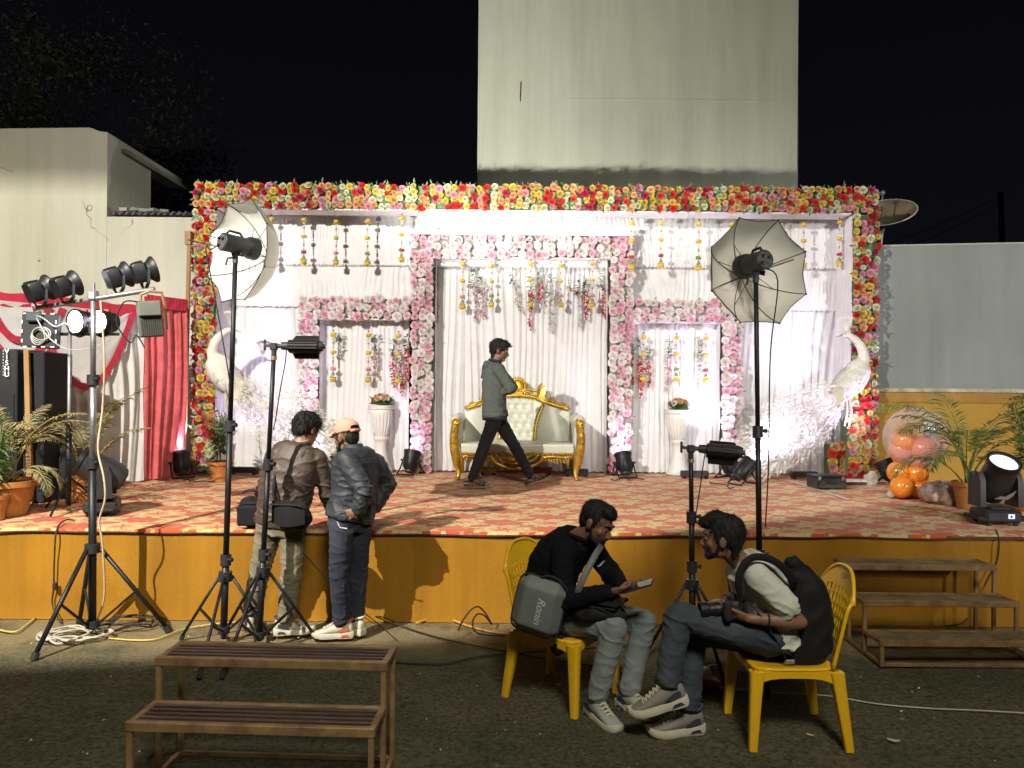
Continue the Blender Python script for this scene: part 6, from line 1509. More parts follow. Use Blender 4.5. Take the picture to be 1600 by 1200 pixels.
def _perp(d, l, side):      # palm normal again: l = d x n * side  ->  n = l x d * side
    return (l.cross(d) * side).normalized()
def head_mb(mb, c, f, u):
    f = V(f).normalized(); u = V(u); u = (u - f * u.dot(f)).normalized(); r = f.cross(u); B = (r, f, u)
    def P(x, y, z): return c + r * x + f * y + u * z
    mb.ell(P(0, -.012, .018), (.072, .093, .086), B, 20, 14); mb.ell(P(0, .030, -.030), (.060, .062, .078), B, 18, 12)
    mb.ell(P(0, .020, -.075), (.055, .052, .040), B, 16, 10); mb.ell(P(0, .062, -.100), (.028, .026, .021), B, 12, 8)
    mb.cap(P(0, .086, -.004), P(0, .106, -.040), .0085, .0125, n=10); mb.ell(P(0, .098, -.045), (.0185, .013, .009), B, 10, 6)
    mb.ell(P(0, .077, .018), (.046, .016, .010), B, 14, 8)
    for s in (-1, 1):
        mb.ell(P(s * .040, .055, -.032), (.022, .022, .022), B, 10, 7)
        mb.ell(P(s * .073, -.008, -.018), (.010, .021, .033), (r, (f * .9 - u * .25 * 0 + f * 0).normalized(), u), 10, 8); mb.ell(P(s * .080, -.016, -.008), (.006, .014, .022), B, 8, 6)
    mb.ell(P(0, .087, -.066), (.023, .011, .0065), B, 10, 6); mb.ell(P(0, .084, -.078), (.019, .011, .0065), B, 10, 6)
    return P, B
def person(label, J, top, bottom, skin, hands=(None, None), shoes=(None, None), base=None, hair=None, beard=False, ground_z=0.0, leg=1.0, arm=1.0, face=True):
    """J: joints in world space. The body is one continuous skin mesh; clothes, hair and shoes are parts over it"""
    bz = V((J['pelvis'].x, J['pelvis'].y, ground_z)) if base is None else base
    o = thing('person', label, 'person', bz)
    P_, M_, N_ = J['pelvis'], J['mid'], J['neck']
    rh = (J['hip'][0] - J['hip'][1]).normalized(); rs = (J['sh'][0] - J['sh'][1]).normalized()
    def spine(t): return P_ * (1 - t) ** 2 + M_ * 2 * t * (1 - t) + N_ * t * t
    def secs(inf, ts, tab):
        out = []
        for t in ts:
            tt = max(0, min(1, t)); c = spine(tt); T = (M_ - P_) * (1 - tt) + (N_ - M_) * tt; T.normalize()
            if t < 0: c = P_ + T * t * (N_ - P_).length
            r = (rh * (1 - tt) + rs * tt); r = (r - T * r.dot(T)).normalized(); f = T.cross(r)
            rx, ry, fo = [float(np.interp(t, [x[0] for x in tab], [x[k] for x in tab])) for k in (1, 2, 3)]
            out.append((c + f * fo, r, f, rx + inf, ry + inf))
        return out
    tab = J.get('tab') or [(-.16, .150, .105, 0), (0, .160, .112, 0), (.25, .148, .105, .008), (.5, .152, .110, .012), (.75, .165, .112, .008), (.92, .150, .088, 0), (.985, .085, .065, 0), (1.0, .06, .055, 0)]
    up_t = (N_ - M_).normalized()
    # -- skin
    b = MB(); b.loft(secs(-.016, (-.12, 0, .25, .5, .75, .9, .98, 1.0), tab), 24)
    hc, hf, hu = J['head']
    nb = N_ - up_t * .03; b.cap(nb, hc - V(hu).normalized() * .055 - V(hf).normalized() * .012, .056, .050)
    P, B = head_mb(b, hc, hf, hu)
    for i in (0, 1):
        sh, el, wr = J['sh'][i], J['el'][i], J['wr'][i]
        b.cap(spine(.9), sh, .06, .046); b.cap(sh, el, .044 * arm, .035 * arm); b.cap(el, el.lerp(wr, .35), .036 * arm, .037 * arm); b.cap(el.lerp(wr, .3), wr, .037 * arm, .024 * arm)
        if hands[i]:
            h = hands[i]; hand_mb(b, wr, h['d'], h['n'], h.get('side', 1), h.get('curl', .6), h.get('thumb', .5), h.get('k', 1.0))
        hp, kn, an = J['hip'][i], J['kn'][i], J['an'][i]
        b.cap(hp, kn, .068, .045); b.cap(kn, kn.lerp(an, .4), .046, .046); b.cap(kn.lerp(an, .35), an, .046, .032)
        if shoes[i]: b.cap(an, an + V(shoes[i]['d']).normalized() * .11 - V(shoes[i].get('u', (0, 0, 1))).normalized() * (.052 if not shoes[i].get('sandal') else .045), .030, .018 if not shoes[i].get('sandal') else .026)
    me = remesh(b, .0058, 5); finish('body', me, skin, o)
    # -- top
    if top:
        t_ = MB(); inf = top.get('inf', .02); hem = top.get('hem', -.12)
        ts = [hem, hem * .5, 0, .2, .4, .6, .8, .93, .985] if top.get('collar', True) else [hem, hem * .5, 0, .2, .4, .6, .8, .92]
        S_ = secs(inf, ts, tab)
        S_[0] = (S_[0][0], S_[0][1], S_[0][2], S_[0][3] + top.get('flare', 0), S_[0][4] + top.get('flare', 0)); t_.loft(S_, 24)
        for i in (0, 1):
            sh, el, wr = J['sh'][i], J['el'][i], J['wr'][i]; a = top.get('r', 1.0)
            t_.cap(spine(.86), sh, .07 + inf * .7, .052 + inf * .8)
            if top.get('sleeve', 1.0) >= 1:
                t_.cap(sh, el, .050 * a + inf * .7, .043 * a + inf * .5); t_.cap(el, wr.lerp(el, .06), .045 * a + inf * .5, .032 * a + inf * .4)
            else:
                e = sh.lerp(el, top['sleeve']); t_.cap(sh, e, .050 * a + inf * .7, .052 * a + inf * .9)
        jts = [(J['el'][0], .10), (J['el'][1], .10), (P_, .20)]; A = top.get('amp', .009) * .85; sd = top.get('seed', 1)
        def wr_top(c, n):
            w = .45 + sum(1.0 * math.exp(-((c - q).length / r_) ** 2) for q, r_ in jts); w = min(w, 1.4)
            q = c * 8.5 + V((sd, sd, 0)); f = noise.noise((q.x + .6 * q.z, q.y, q.z * 1.9)); g_ = noise.noise((q.x * 2.3 - q.z, q.y * 2.3, q.z * 3.4))
            r1 = max(0, 1 - 3.0 * abs(f)) ** 1.6; r2 = max(0, 1 - 3.0 * abs(g_)) ** 1.6
            return A * w * (1.05 * r1 - .3 + .5 * r2 * (.4 + r1))
        me = remesh(t_, .0072, 9); finish(top.get('name', 'jacket'), me, top['mat'], o, wrinkle=wr_top)
    # -- trousers
    tr = MB(); k = leg
    tr.loft(secs(.004, (-.17, -.08, 0, .10), tab), 24)
    for i in (0, 1):
        hp, kn, an = J['hip'][i], J['kn'][i], J['an'][i]; cut = bottom.get('cut', .93)
        tr.cap(hp, kn, .088 * k, .066 * k); tr.cap(kn, kn.lerp(an, .45), .067 * k, .064 * k); tr.cap(kn.lerp(an, .4), kn.lerp(an, cut), .065 * k, bottom.get('hemr', .052) * k)
    jts2 = [(J['kn'][0], .13), (J['kn'][1], .13), (J['hip'][0], .14), (J['hip'][1], .14)] + [(J['an'][i], .14) for i in (0, 1)]; A2 = bottom.get('amp', .008) * .72
    def wr_bot(c, n):
        w = .30 + sum(math.exp(-((c - q).length / r_) ** 2) for q, r_ in jts2); w = min(w, 1.3); q = c * 9.0
        f = noise.noise((q.x + .5 * q.z, q.y - .4 * q.z, q.z * 1.7)); g_ = noise.noise((q.x * 2.2, q.y * 2.2 + 5, q.z * 3.6))
        r1 = max(0, 1 - 3.0 * abs(f)) ** 1.6; r2 = max(0, 1 - 3.0 * abs(g_)) ** 1.6
        return A2 * w * (1.05 * r1 - .3 + .5 * r2 * (.4 + r1))
    me = remesh(tr, .0072, 8); finish(bottom.get('name', 'trousers'), me, bottom['mat'], o, wrinkle=wr_bot)
    # -- shoes
    for i in (0, 1):
        if shoes[i]: shoe(o, J['an'][i], **{a: b_ for a, b_ in shoes[i].items()})
    # -- face and hair
    if face:
        for s in (-1, 1):
            ey = part('eye', MB().ell(P(s * .030, .0765, -.006), (.0125, .0095, .0075), B, 12, 8), M_EYEW, o, smooth=True, world=True)
            part('iris', MB().ell(P(s * .030, .0835, -.008), (.0055, .0035, .0055), B, 10, 6), M_IRIS, ey, smooth=True, world=False) if False else part('iris', MB().ell(P(s * .030, .0835, -.008), (.0055, .0035, .0055), B, 10, 6), M_IRIS, o, smooth=True, world=True)
            part('eyelid', MB().ell(P(s * .030, .0775, .001), (.0150, .0105, .0068), B, 10, 6), skin, o, smooth=True, world=True)
            part('eyebrow', MB().path([P(s * .014, .092, .018), P(s * .030, .088, .024), P(s * .050, .070, .019)], [.0045, .005, .003], 6), M_HAIR, o, smooth=True, world=True)
    if beard:
        bm_ = MB(); 
        for s in (-1, 1):
            bm_.cap(P(s * .066, .008, -.035), P(s * .054, .030, -.083), .008, .012); bm_.cap(P(s * .054, .030, -.083), P(s * .016, .070, -.104), .012, .014)
            bm_.cap(P(s * .002, .098, -.057), P(s * .026, .085, -.066), .0075, .006); bm_.cap(P(s * .026, .085, -.066), P(s * .024, .080, -.098), .006, .012)
        bm_.cap(P(-.016, .074, -.105), P(.016, .074, -.105), .016); bm_.cap(P(0, .086, -.09), P(0, .088, -.10), .009)
        me = remesh(bm_, .0055, 3); finish('beard', me, M_HAIR, o, wrinkle=lambda c, n: .0025 * noise.noise(c * 160))
    if hair:
        h = MB(); v = hair.get('vol', .012); tp = hair.get('top', .0)
        h.ell(P(0, -.024, .030), (.073 + v * .6, .090 + v * .8, .080 + v), B, 20, 14); h.ell(P(0, -.055, -.012), (.062 + v * .4, .05 + v * .5, .062), B, 14, 10)
        h.ell(P(0, .022, .074 + tp * .5), (.056 + v * .6, .062, .030 + v + tp), B, 16, 10)
        if hair.get('fringe'): h.ell(P(0, .068, .070 + tp * .3), (.050, .030 + hair['fringe'], .026 + tp * .4), B, 14, 9)
        for s in (-1, 1): h.cap(P(s * .069, .012, .03), P(s * .070, .010, -.022), .011, .006)
        if hair.get('nape'): h.cap(P(0, -.070, -.03), P(0, -.055, -.085), .046, .040, flat=(B[1], .6))
        me = remesh(h, .006, 2); am = hair.get('rough', .008)
        def hw(c, n):
            q = c - hc; return am * (1 - 2 * abs(noise.noise((q.x * 38, q.y * 38, q.z * 16)))) + am * .7 * noise.noise((q.x * 75, q.y * 75, q.z * 30))
        hob = finish('hair', me, M_HAIR, o, wrinkle=hw)
        rs_ = random.Random(len(label)); sm = MB(); hv = hob.data.vertices; cen = _inv(o) @ P(0, -.03, .095)
        for q in range(1500):
            vv = hv[rs_.randrange(len(hv))]; p = vv.co; nn = vv.normal; fl = (p - cen); fl = fl + f_dir(hf) * .03; fl = fl - nn * fl.dot(nn)
            if fl.length < 1e-4: continue
            d = (fl.normalized() + nn * rs_.uniform(.08, .42) + V((rs_.gauss(0, .25), rs_.gauss(0, .25), rs_.gauss(0, .2)))).normalized() * rs_.uniform(.02, .042) * (.55 + min(1, hair.get('rough', .008) * 90))
            sm.leaf(p - nn * .001, d, .0016, nn, .003)
        tag(part('hair_strands', sm, M_HAIR, hob), kind='stuff')
    return o, P, B, spine
def f_dir(v): return V(v).normalized()
def shoe(o, an, d, u=(0, 0, 1), k=1.0, upper=None, sole=None, accent=None, sandal=False, drop=.085):
    d = V(d).normalized(); u = V(u); u = (u - d * u.dot(d)).normalized(); r = d.cross(u); g = an - u * drop * k
    def Q(x, y, z): return g + (d * x + r * y + u * z) * k
    out = [(-.085, .024), (-.07, .034), (-.03, .037), (.03, .036), (.09, .043), (.14, .048), (.18, .040), (.203, .024)]
    th = .016 if sandal else .034
    secs = []
    sl = MB(); n_ = len(out); lift = [.004, 0, 0, .002, 0, .002, .010, .018]
    vs = [];
    for s in (1, -1):
        for (x, y), lf in (list(zip(out, lift)) if s == 1 else list(zip(out, lift))[::-1]): vs.append((x, s * y, lf))
    m_ = len(vs); h1 = [th + (.012 if x < .02 else 0) for x, y, z in vs]
    bot = [Q(x * .98, y * .95, z * .9) for x, y, z in vs]; mid = [Q(x * 1.02, y * 1.10, z + hh * .5) for (x, y, z), hh in zip(vs, h1)]; topv = [Q(x, y, z + hh) for (x, y, z), hh in zip(vs, h1)]
    fs = [tuple(range(m_))[::-1], tuple(range(2 * m_, 3 * m_))] + [(j * m_ + i, j * m_ + (i + 1) % m_, (j + 1) * m_ + (i + 1) % m_, (j + 1) * m_ + i) for j in (0, 1) for i in range(m_)]
    sl.add(bot + mid + topv, fs)
    root = None
    if not sandal:
        up_ = MB(); tab = [(-.080, .020, .060, .030), (-.066, .032, .070, .045), (-.03, .037, .076, .052), (.015, .038, .074, .046), (.055, .039, .064, .036), (.10, .043, .052, .024), (.15, .043, .042, .016), (.185, .030, .037, .010), (.200, .012, .033, .005)]
        up_.loft([(Q(x, 0, zc), r, u, w * k, hz * k) for x, w, zc, hz in tab], 18, 2.2)
        me = remesh(up_, .006, 3); root = finish('shoe', me, upper, o)
        part('sole', sl, sole, root, world=True, auto=40) if False else None
        inv = _inv(o)
        me2 = MB(); me2.v, me2.f, me2.mi = sl.v, sl.f, sl.mi; ob = part('sole', me2, sole, root, world=True, auto=50)
        lc = MB()
        for i in range(5):
            x = .035 + .020 * i; z = (.116, .106, .095, .084, .075)[i]; lc.path([Q(x, -.022, z - .006), Q(x + .004, 0, z + .004), Q(x + .006, .022, z - .006)], .0045 * k, 5); lc.path([Q(x, .022, z - .006), Q(x + .010, 0, z + .002), Q(x + .016, -.022, z - .012)], .004 * k, 5)
        part('laces', lc, sole, root, world=True)
        part('tongue', MB().loft([(Q(.028, 0, .112), r, u, .024 * k, .008 * k), (Q(.01, 0, .132), r, u, .026 * k, .007 * k)], 12), sole, root, world=True)
        part('collar', MB().path([Q(-.028 + .047 * math.cos(a), .034 * math.sin(a), .118 + .012 * abs(math.cos(a))) for a in np.linspace(0, 6.283, 17)[:-1]], .009 * k, 6, closed=True), accent or sole, root, smooth=True, world=True)
        if accent:
            for s in (-1, 1):
                tk = MB(); tk.add([Q(-.055, s * .0395, .058), Q(.0, s * .0435, .048), Q(.03, s * .0445, .056), Q(-.02, s * .0425, .082), Q(-.05, s * .0385, .085)], [(0, 1, 2, 3, 4)]); tk.add([Q(-.060, s * .041, .016), Q(.005, s * .0435, .014), Q(-.01, s * .043, .028), Q(-.045, s * .042, .032)], [(0, 1, 2, 3)])
                ob = part('patch', tk, accent, root, world=True)
    else:
        root = part('sandal', sl, upper, o, world=True, auto=50)
        st_ = MB()
        for x, z in ((.13, .05), (.095, .06), (.02, .085)): st_.path([Q(x, -.047, .02), Q(x + .01, -.03, z), Q(x + .012, .0, z + .012), Q(x + .01, .03, z), Q(x, .047, .02)], .012 * k, 6, flat=(1.2, .45))
        st_.path([Q(.02, -.042, .06), Q(-.06, -.036, .06), Q(-.088, 0, .062), Q(-.06, .036, .06), Q(.02, .042, .06)], .010 * k, 6, flat=(1.2, .5))
        part('strap', st_, upper, root, world=True)
        part('welt', MB().path([Q(x * 1.03, y * 1.1, z + .007) for x, y, z in vs], .0045, 5, closed=True), sole, root, world=True)
    return root
M_SHW = cloth('shoe_cream', (.60, .57, .45), (.5, .47, .36), .7, 120); M_SOLW = mat('sole_cream', (.62, .58, .44), .65, var=.12); M_SHG = cloth('shoe_taupe', (.27, .25, .21), (.20, .185, .15), .75, 120); M_SHN = mat('shoe_navy', (.04, .05, .07), .5); M_SHR = mat('shoe_orange', (.60, .12, .05), .6); M_SHGR = cloth('shoe_grey', (.40, .42, .38), (.28, .29, .27), .7, 120)

# ---- A: the walking man on the stage
YA = 8.5
J = dict(pelvis=at(773, 645, YA), mid=at(767, 606, YA + .02), neck=at(775, 567, YA), head=(at(781, 546.5, YA), nv(.93, -.05, -.22), nv(.25, 0, 1)),
         sh=[at(779, 578, YA - .17), at(777, 577, YA + .17)], el=[at(799, 607, YA - .20), at(801, 605, YA + .20)], wr=[at(783, 615, YA - .06), at(793, 612, YA - .02)],
         hip=[at(774, 652, YA - .085), at(776, 652, YA + .085)], kn=[at(756, 698, YA - .10), at(804, 697, YA + .08)], an=[at(737, 749, YA - .12), at(829, 744, YA + .12)])
M_HOOD = cloth('grey_green_fleece', (.098, .118, .108), (.078, .094, .088), .9); M_NAVYS = cloth('navy_shirt', (.03, .04, .075)); M_CHAR = cloth('charcoal_trousers', (.035, .038, .048), (.025, .027, .035), .8)
M_SAND = mat('sandal_brown', (.045, .038, .034), .45)
o, P, B, spn = person('young man in a grey green hooded jacket striding across the stage before the sofa', J, dict(name='jacket', mat=M_HOOD, inf=.026, hem=-.10, flare=.012, r=1.05, amp=.008, seed=3), dict(mat=M_CHAR, cut=.94, hemr=.050), M_SK2,
    hands=(dict(d=(-.75, .1, .2), n=(-.1, 1, 0), side=1, curl=.5), dict(d=(-.5, -.4, .1), n=(-.5, .5, 0), side=-1, curl=.7)), shoes=(dict(d=(1, -.05, 0), u=(0, 0, 1), upper=M_SAND, sole=M_SOLW, sandal=True, drop=.085), dict(d=(.92, .05, .30), u=(-.3, 0, .92), upper=M_SAND, sole=M_SOLW, sandal=True, drop=.085)), hair=dict(vol=.012, nape=True, fringe=.006, rough=.006), ground_z=STAGE_H)
hd = MB(); c0 = spn(.93); tU = (J['neck'] - J['mid']).normalized()
hd.cap(c0 + V((-.09, -.08, .015)), c0 + V((-.09, .08, .015)), .05, .05); hd.cap(c0 + V((-.09, -.08, .01)), c0 + V((.05, -.09, .01)), .045, .03); hd.cap(c0 + V((-.09, .08, .01)), c0 + V((.05, .09, .01)), .045, .03); hd.cap(c0 + V((-.11, 0, 0)), c0 + V((-.14, 0, -.11)), .055, .03, flat=((1, 0, 0), .7))
finish('hood', remesh(hd, .009, 6), M_HOOD, o, wrinkle=lambda c, n: .006 * noise.noise(c * 22))
part('shirt_collar', MB().path([c0 + V((.0 + .065 * math.cos(a), .066 * math.sin(a), .062 + .012 * math.cos(a) * -1)) for a in np.linspace(0, 6.28, 17)[:-1]], .016, 6, closed=True), M_NAVYS, o, smooth=True, world=True)
hm = MB(); pc = J['pelvis'] - V((0, 0, .045)); hm.loft([(pc + V((.0, 0, -.035)), (0, 1, 0), (1, 0, 0), .180, .137), (pc + V((0, 0, .02)), (0, 1, 0), (1, 0, 0), .184, .141)], 28); part('shirt_hem', hm, M_NAVYS, o, smooth=True, world=True)

# ---- B: the standing man in the brown jacket, back to the camera
YB = 5.48
J = dict(pelvis=at(440, 812, YB), mid=at(447, 755, YB - .02), neck=at(470, 692, YB + .06), head=(at(479, 671, YB + .12), nv(.42, .78, -.45), nv(.12, .45, .9)),
         sh=[at(496, 716, YB + .01), at(428, 714, YB + .10)], el=[at(511, 768, YB + .06), at(413, 772, YB + .12)], wr=[at(518, 797, YB + .24), at(428, 800, YB + .30)],
         hip=[at(457, 820, YB - .01), at(422, 820, YB + .02)], kn=[at(455, 897, YB - .02), at(405, 897, YB + .06)], an=[at(447, 969, YB), at(392, 962, YB + .10)])
J['tab'] = [(-.16, .158, .115, 0), (0, .168, .12, 0), (.25, .158, .115, .008), (.5, .165, .115, .005), (.75, .178, .118, 0), (.92, .160, .092, -.005), (.985, .085, .065, 0), (1.0, .06, .055, 0)]
M_BRJ = cloth('brown_jacket', (.085, .058, .042), (.06, .042, .034), .50, 260, spec=.45); M_OLV = cloth('olive_chinos', (.24, .21, .14), (.19, .165, .11), .85)
o, P, B, spn = person('standing man in a brown jacket and olive trousers, seen from behind with a shoulder bag', J, dict(mat=M_BRJ, inf=.022, hem=-.06, flare=-.004, r=1.05, amp=.012, seed=9), dict(mat=M_OLV, cut=.97, hemr=.058, amp=.010), M_SK3,
    hands=(dict(d=(.35, .8, -.35), n=(-.3, -.1, -1), side=1, curl=.5), dict(d=(.4, .8, -.2), n=(0, 0, -1), side=-1, curl=.5)), shoes=(dict(d=(.97, .22, 0), upper=M_SHW, sole=M_SOLW, accent=M_SHN, drop=.10), dict(d=(-.2, .95, 0), upper=M_SHW, sole=M_SOLW, accent=M_SHN, drop=.10)), hair=dict(vol=.014, top=.016, nape=False, fringe=.012, rough=.009), leg=1.08)
c0 = spn(.985); part('collar', MB().path([c0 + V((.062 * math.cos(a), .060 * math.sin(a), .012 + .01 * math.sin(a))) for a in np.linspace(0, 6.28, 17)[:-1]], .017, 6, closed=True), M_BRJ, o, smooth=True, world=True)
part('collar_edge', MB().path([c0 + V((.058 * math.cos(a), .056 * math.sin(a), .030 + .01 * math.sin(a))) for a in np.linspace(0, 6.28, 17)[:-1]], .006, 5, closed=True), mat('collar_grey', (.35, .33, .3), .7), o, smooth=True, world=True)
M_BAG = cloth('black_nylon', (.014, .014, .016), (.010, .010, .011), .7, 200, spec=.2, sheen=.02)
def softbag(name, label, cat, c, size, rz, seed, vox=.012, tilt=0.0, mat_=None, amp=.014, pw=.7):
    c = V(c); o = thing(name, label, cat, c, rz); mb = MB(); M3 = Matrix.Rotation(tilt, 3, 'Y')
    mb.box((0, 0, -.04 * size[2]), (size[0] * .86, size[1] * .84, size[2] * .86), M3, ch=min(size) * .42); mb.ell((0, 0, -.06 * size[2]), (size[0] * .53, size[1] * .54, size[2] * .46), nu=18, nv=12)
    me = remesh(mb, vox, 16)
    finish('body', me, mat_ or M_BAG, o, world=False, wrinkle=lambda p, n: amp * (1 - 2.4 * abs(noise.noise((p.x * 9 + seed, p.y * 9, p.z * 11)))))
    return o
bg = softbag('shoulder_bag', 'black shoulder bag on the hip of the brown jacket man', 'bag', at(457, 803, YB - .20), (.27, .15, .21), -.25, 3)
part('flap', MB().grid([[V((-.125 + .25 * i / 8, -.088 + .03 * (2 * i / 8 - 1) ** 2 + .022 * max(0, j / 5 - .7), .095 - .15 * (1 - j / 5) - .02 * (1 - (2 * i / 8 - 1) ** 2) * (1 - j / 5))) for j in range(6)] for i in range(9)]), M_BAG, bg, smooth=True)
part('strap', MB().path([at(434, 795, YB - .20), at(428, 770, YB - .17), at(432, 735, YB - .08), at(450, 708, YB - .04), at(470, 697, YB + .02)], .016, 6, flat=(1.2, .3)), M_BAG, bg, smooth=True, world=True)
part('piping', MB().path([(-.12, -.09, .075), (.12, -.09, .075)], .005, 5), M_RUB, bg)
bg = softbag('camera_bag', 'boxy black camera bag on the stage edge left of the brown jacket man', 'bag', stage(386, 826) + V((0, .10, .13)), (.20, .22, .25), .1, 5)
part('handle', MB().path(bez((-.07, 0, .12), (-.06, 0, .16), (.06, 0, .16), (.07, 0, .12)), .010, 6), M_RUB, bg); part('pocket', MB().box((0, -.115, -.03), (.16, .04, .15), ch=.012), M_BAG, bg)
part('zip', MB().path([(-.085, -.113, .07), (.085, -.113, .07)], .004, 5), M_RUB, bg)

# ---- C: the standing man with the cap, hands on hips
YC = 5.47
J = dict(pelvis=at(547, 808, YC), mid=at(563, 755, YC + .02), neck=at(552, 700, YC + .04), head=(at(541, 681, YC + .06), nv(-.80, .55, -.22), nv(-.05, .05, 1)),
         sh=[at(586, 724, YC + .14), at(541, 718, YC - .10)], el=[at(606, 754, YC + .20), at(570, 768, YC - .18)], wr=[at(586, 795, YC + .12), at(560, 799, YC - .17)],
         hip=[at(561, 818, YC + .06), at(535, 818, YC - .07)], kn=[at(559, 893, YC + .05), at(529, 893, YC - .08)], an=[at(556, 968, YC + .06), at(534, 974, YC - .03)])
M_DNJ = cloth('slate_jacket', (.034, .039, .045), (.026, .030, .036), .55, 260, spec=.4); M_DKJ = cloth('dark_indigo_jeans', (.035, .04, .058), (.022, .026, .04), .85, 300, wash=(.06, .065, .085))
M_CAP = cloth('salmon_cap', (.74, .36, .26), (.68, .31, .22), .85)
o, P, B, spn = person('standing man in a slate jacket, dark jeans and a salmon cap with hands on hips', J, dict(mat=M_DNJ, inf=.026, hem=-.03, flare=.0, r=1.15, amp=.011, seed=5), dict(name='jeans', mat=M_DKJ, cut=.93, hemr=.056, amp=.009), M_SK1,
    hands=(dict(d=(-.75, -.3, -.45), n=(-.3, -.8, .2), side=1, curl=.35), dict(d=(-.80, .1, -.30), n=(.1, 1, .1), side=1, curl=.25)), shoes=(dict(d=(.30, .10, 0) if False else (-.55, .45, 0), upper=M_SHW, sole=M_SOLW, drop=.10), dict(d=(-.99, -.10, 0), upper=M_SHW, sole=M_SOLW, accent=M_SHR, drop=.10)), hair=dict(vol=-.006, nape=False, rough=.003), beard=True, leg=1.04)
cp_ = MB(); r_, f_, u_ = B
cp_.ell(P(0, -.012, .042), (.084, .106, .083), B, 24, 14)
me = remesh(cp_, .008, 3)
hc = J['head'][0]
bm = bmesh.new(); bm.from_mesh(me)
kill = [v for v in bm.verts if (v.co - hc).dot(u_) < .018 or ((v.co - hc).dot(f_) < -.085 and (v.co - hc).dot(u_) < .052 and abs((v.co - hc).dot(r_)) < .042)]
bmesh.ops.delete(bm, geom=kill, context='VERTS'); bm.to_mesh(me); bm.free()
cap_o = finish('cap', me, M_CAP, o)
sl = cap_o.modifiers.new('thickness', 'SOLIDIFY'); sl.thickness = .003; sl.offset = -1
part('cap_strap', MB().path([P(-.048, -.100, .022), P(0, -.116, .022), P(.048, -.100, .022)], .009, 6, flat=(.5, 1.2)), M_CAP, o, smooth=True, world=True)
bp_ = MB(); Pt = [[P((.072 - .004 * j) * math.sin(a), .055 + .012 * j + (.04 + .012 * j) * math.cos(a), .028 - .004 * j + .010 * math.cos(a * 1.5)) for a in np.linspace(-1.25, 1.25, 13)] for j in range(5)]
bp_.grid(Pt).grid([[q - u_ * .004 for q in r__] for r__ in Pt]); part('cap_peak', bp_, M_CAP, o, smooth=True, world=True)
part('cap_button', MB().ell(P(0, -.012, .126), (.008, .008, .005), B), M_CAP, o, world=True)
c0 = spn(.985); part('collar', MB().loft([(c0 + V((.0, -.004, -.012)), (1, 0, 0), (0, 1, 0), .078, .074), (c0 + V((0, -.004, .038)), (1, 0, 0), (0, 1, 0), .066, .062)], 20), M_DNJ, o, smooth=True, world=True)
part('waist_tag', MB().path([at(527, 815, YC - .20), at(531, 824, YC - .205), at(542, 826, YC - .21)], .004, 4), mat('white_tag', (.7, .7, .68), .6), o, world=True)

# ---- D: the seated man in black with the phone
J = dict(pelvis=at(868, 950, 4.52), mid=at(842, 895, 4.56), neck=at(905, 838, 4.42), head=(at(934, 815, 4.36), nv(.72, -.52, -.46), nv(.42, -.18, .9)),
         sh=[at(879, 866, 4.27), at(926, 858, 4.58)], el=[at(880, 937, 4.20), at(957, 900, 4.48)], wr=[at(953, 925, 4.10), at(970, 914, 4.30)],
         hip=[at(882, 968, 4.41), at(892, 960, 4.60)], kn=[at(960, 980, 4.12), at(1006, 970, 4.34)], an=[at(932, 1093, 4.20), at(983, 1082, 4.32)])
J['tab'] = [(-.16, .150, .115, 0), (0, .165, .125, 0), (.25, .165, .12, .0), (.5, .17, .12, -.005), (.75, .185, .122, -.005), (.92, .165, .092, -.005), (.985, .09, .068, 0), (1.0, .062, .058, 0)]
M_BLKT = cloth('black_sweater', (.009, .009, .012), (.007, .007, .009), .9, spec=.08, sheen=0); M_LTJ = cloth('pale_wash_jeans', (.215, .245, .245), (.165, .195, .205), .85, 300, wash=(.30, .33, .315))
o, P, B, spn = person('seated man in a black top and pale jeans bending over his phone', J, dict(name='sweater', mat=M_BLKT, inf=.022, hem=-.10, flare=0, r=1.08, amp=.009, seed=11), dict(name='jeans', mat=M_LTJ, cut=.92, hemr=.060, amp=.008), M_SK2,
    hands=(dict(d=(.85, -.25, .20), n=(.1, .5, .8), side=-1, curl=.45, thumb=.7), dict(d=(.70, -.55, .05), n=(.2, -.5, .75), side=1, curl=.55, thumb=.6)), shoes=(dict(d=(.46, -.88, 0), upper=M_SHGR, sole=M_SOLW, accent=M_SHN, drop=.105, k=1.06), dict(d=(.62, -.78, 0), upper=M_SHGR, sole=M_SOLW, accent=M_SHN, drop=.10, k=1.04)), hair=dict(vol=.007, top=.006, nape=False, rough=.003), beard=True, leg=1.02)
c0 = spn(.985); part('collar', MB().path([c0 + V((.068 * math.cos(a), .068 * math.sin(a), .008 - .02 * math.cos(a))) for a in np.linspace(0, 6.28, 17)[:-1]], .014, 6, closed=True), M_BLKT, o, smooth=True, world=True)
q = at(940, 880, 4.20); part('chest_logo', MB().path([q + V((-.022, 0, -.018)), q + V((-.008, -.002, -.012)), q + V((.004, -.004, .004)), q + V((.016, -.006, .014))], [.002, .006, .004, .002], 5), mat('logo_white', (.5, .5, .5), .6), o, world=True)
ph = at(1000, 915, 4.08); pt = thing('phone', 'dark smartphone held in both hands by the man in black', 'phone', ph, -.45)
Rx = Matrix.Rotation(-.38, 3, 'Y') @ Matrix.Rotation(.25, 3, 'X')
part('body', MB().box((0, 0, 0), (.15, .075, .009), Rx, ch=.003), M_BLK2, pt); part('screen', MB().box(Rx @ V((0, 0, .0056)), (.14, .068, .001), Rx), M_LENS, pt)
M_HARD = mat('grey_hard_case', (.15, .165, .155), .6, var=.10, vscale=40, bump=.15, bscale=300)
hcase = thing('hard_case', 'grey hard shell sling case with white script hanging behind the man in black', 'case', at(842, 947, 4.20), -.30)
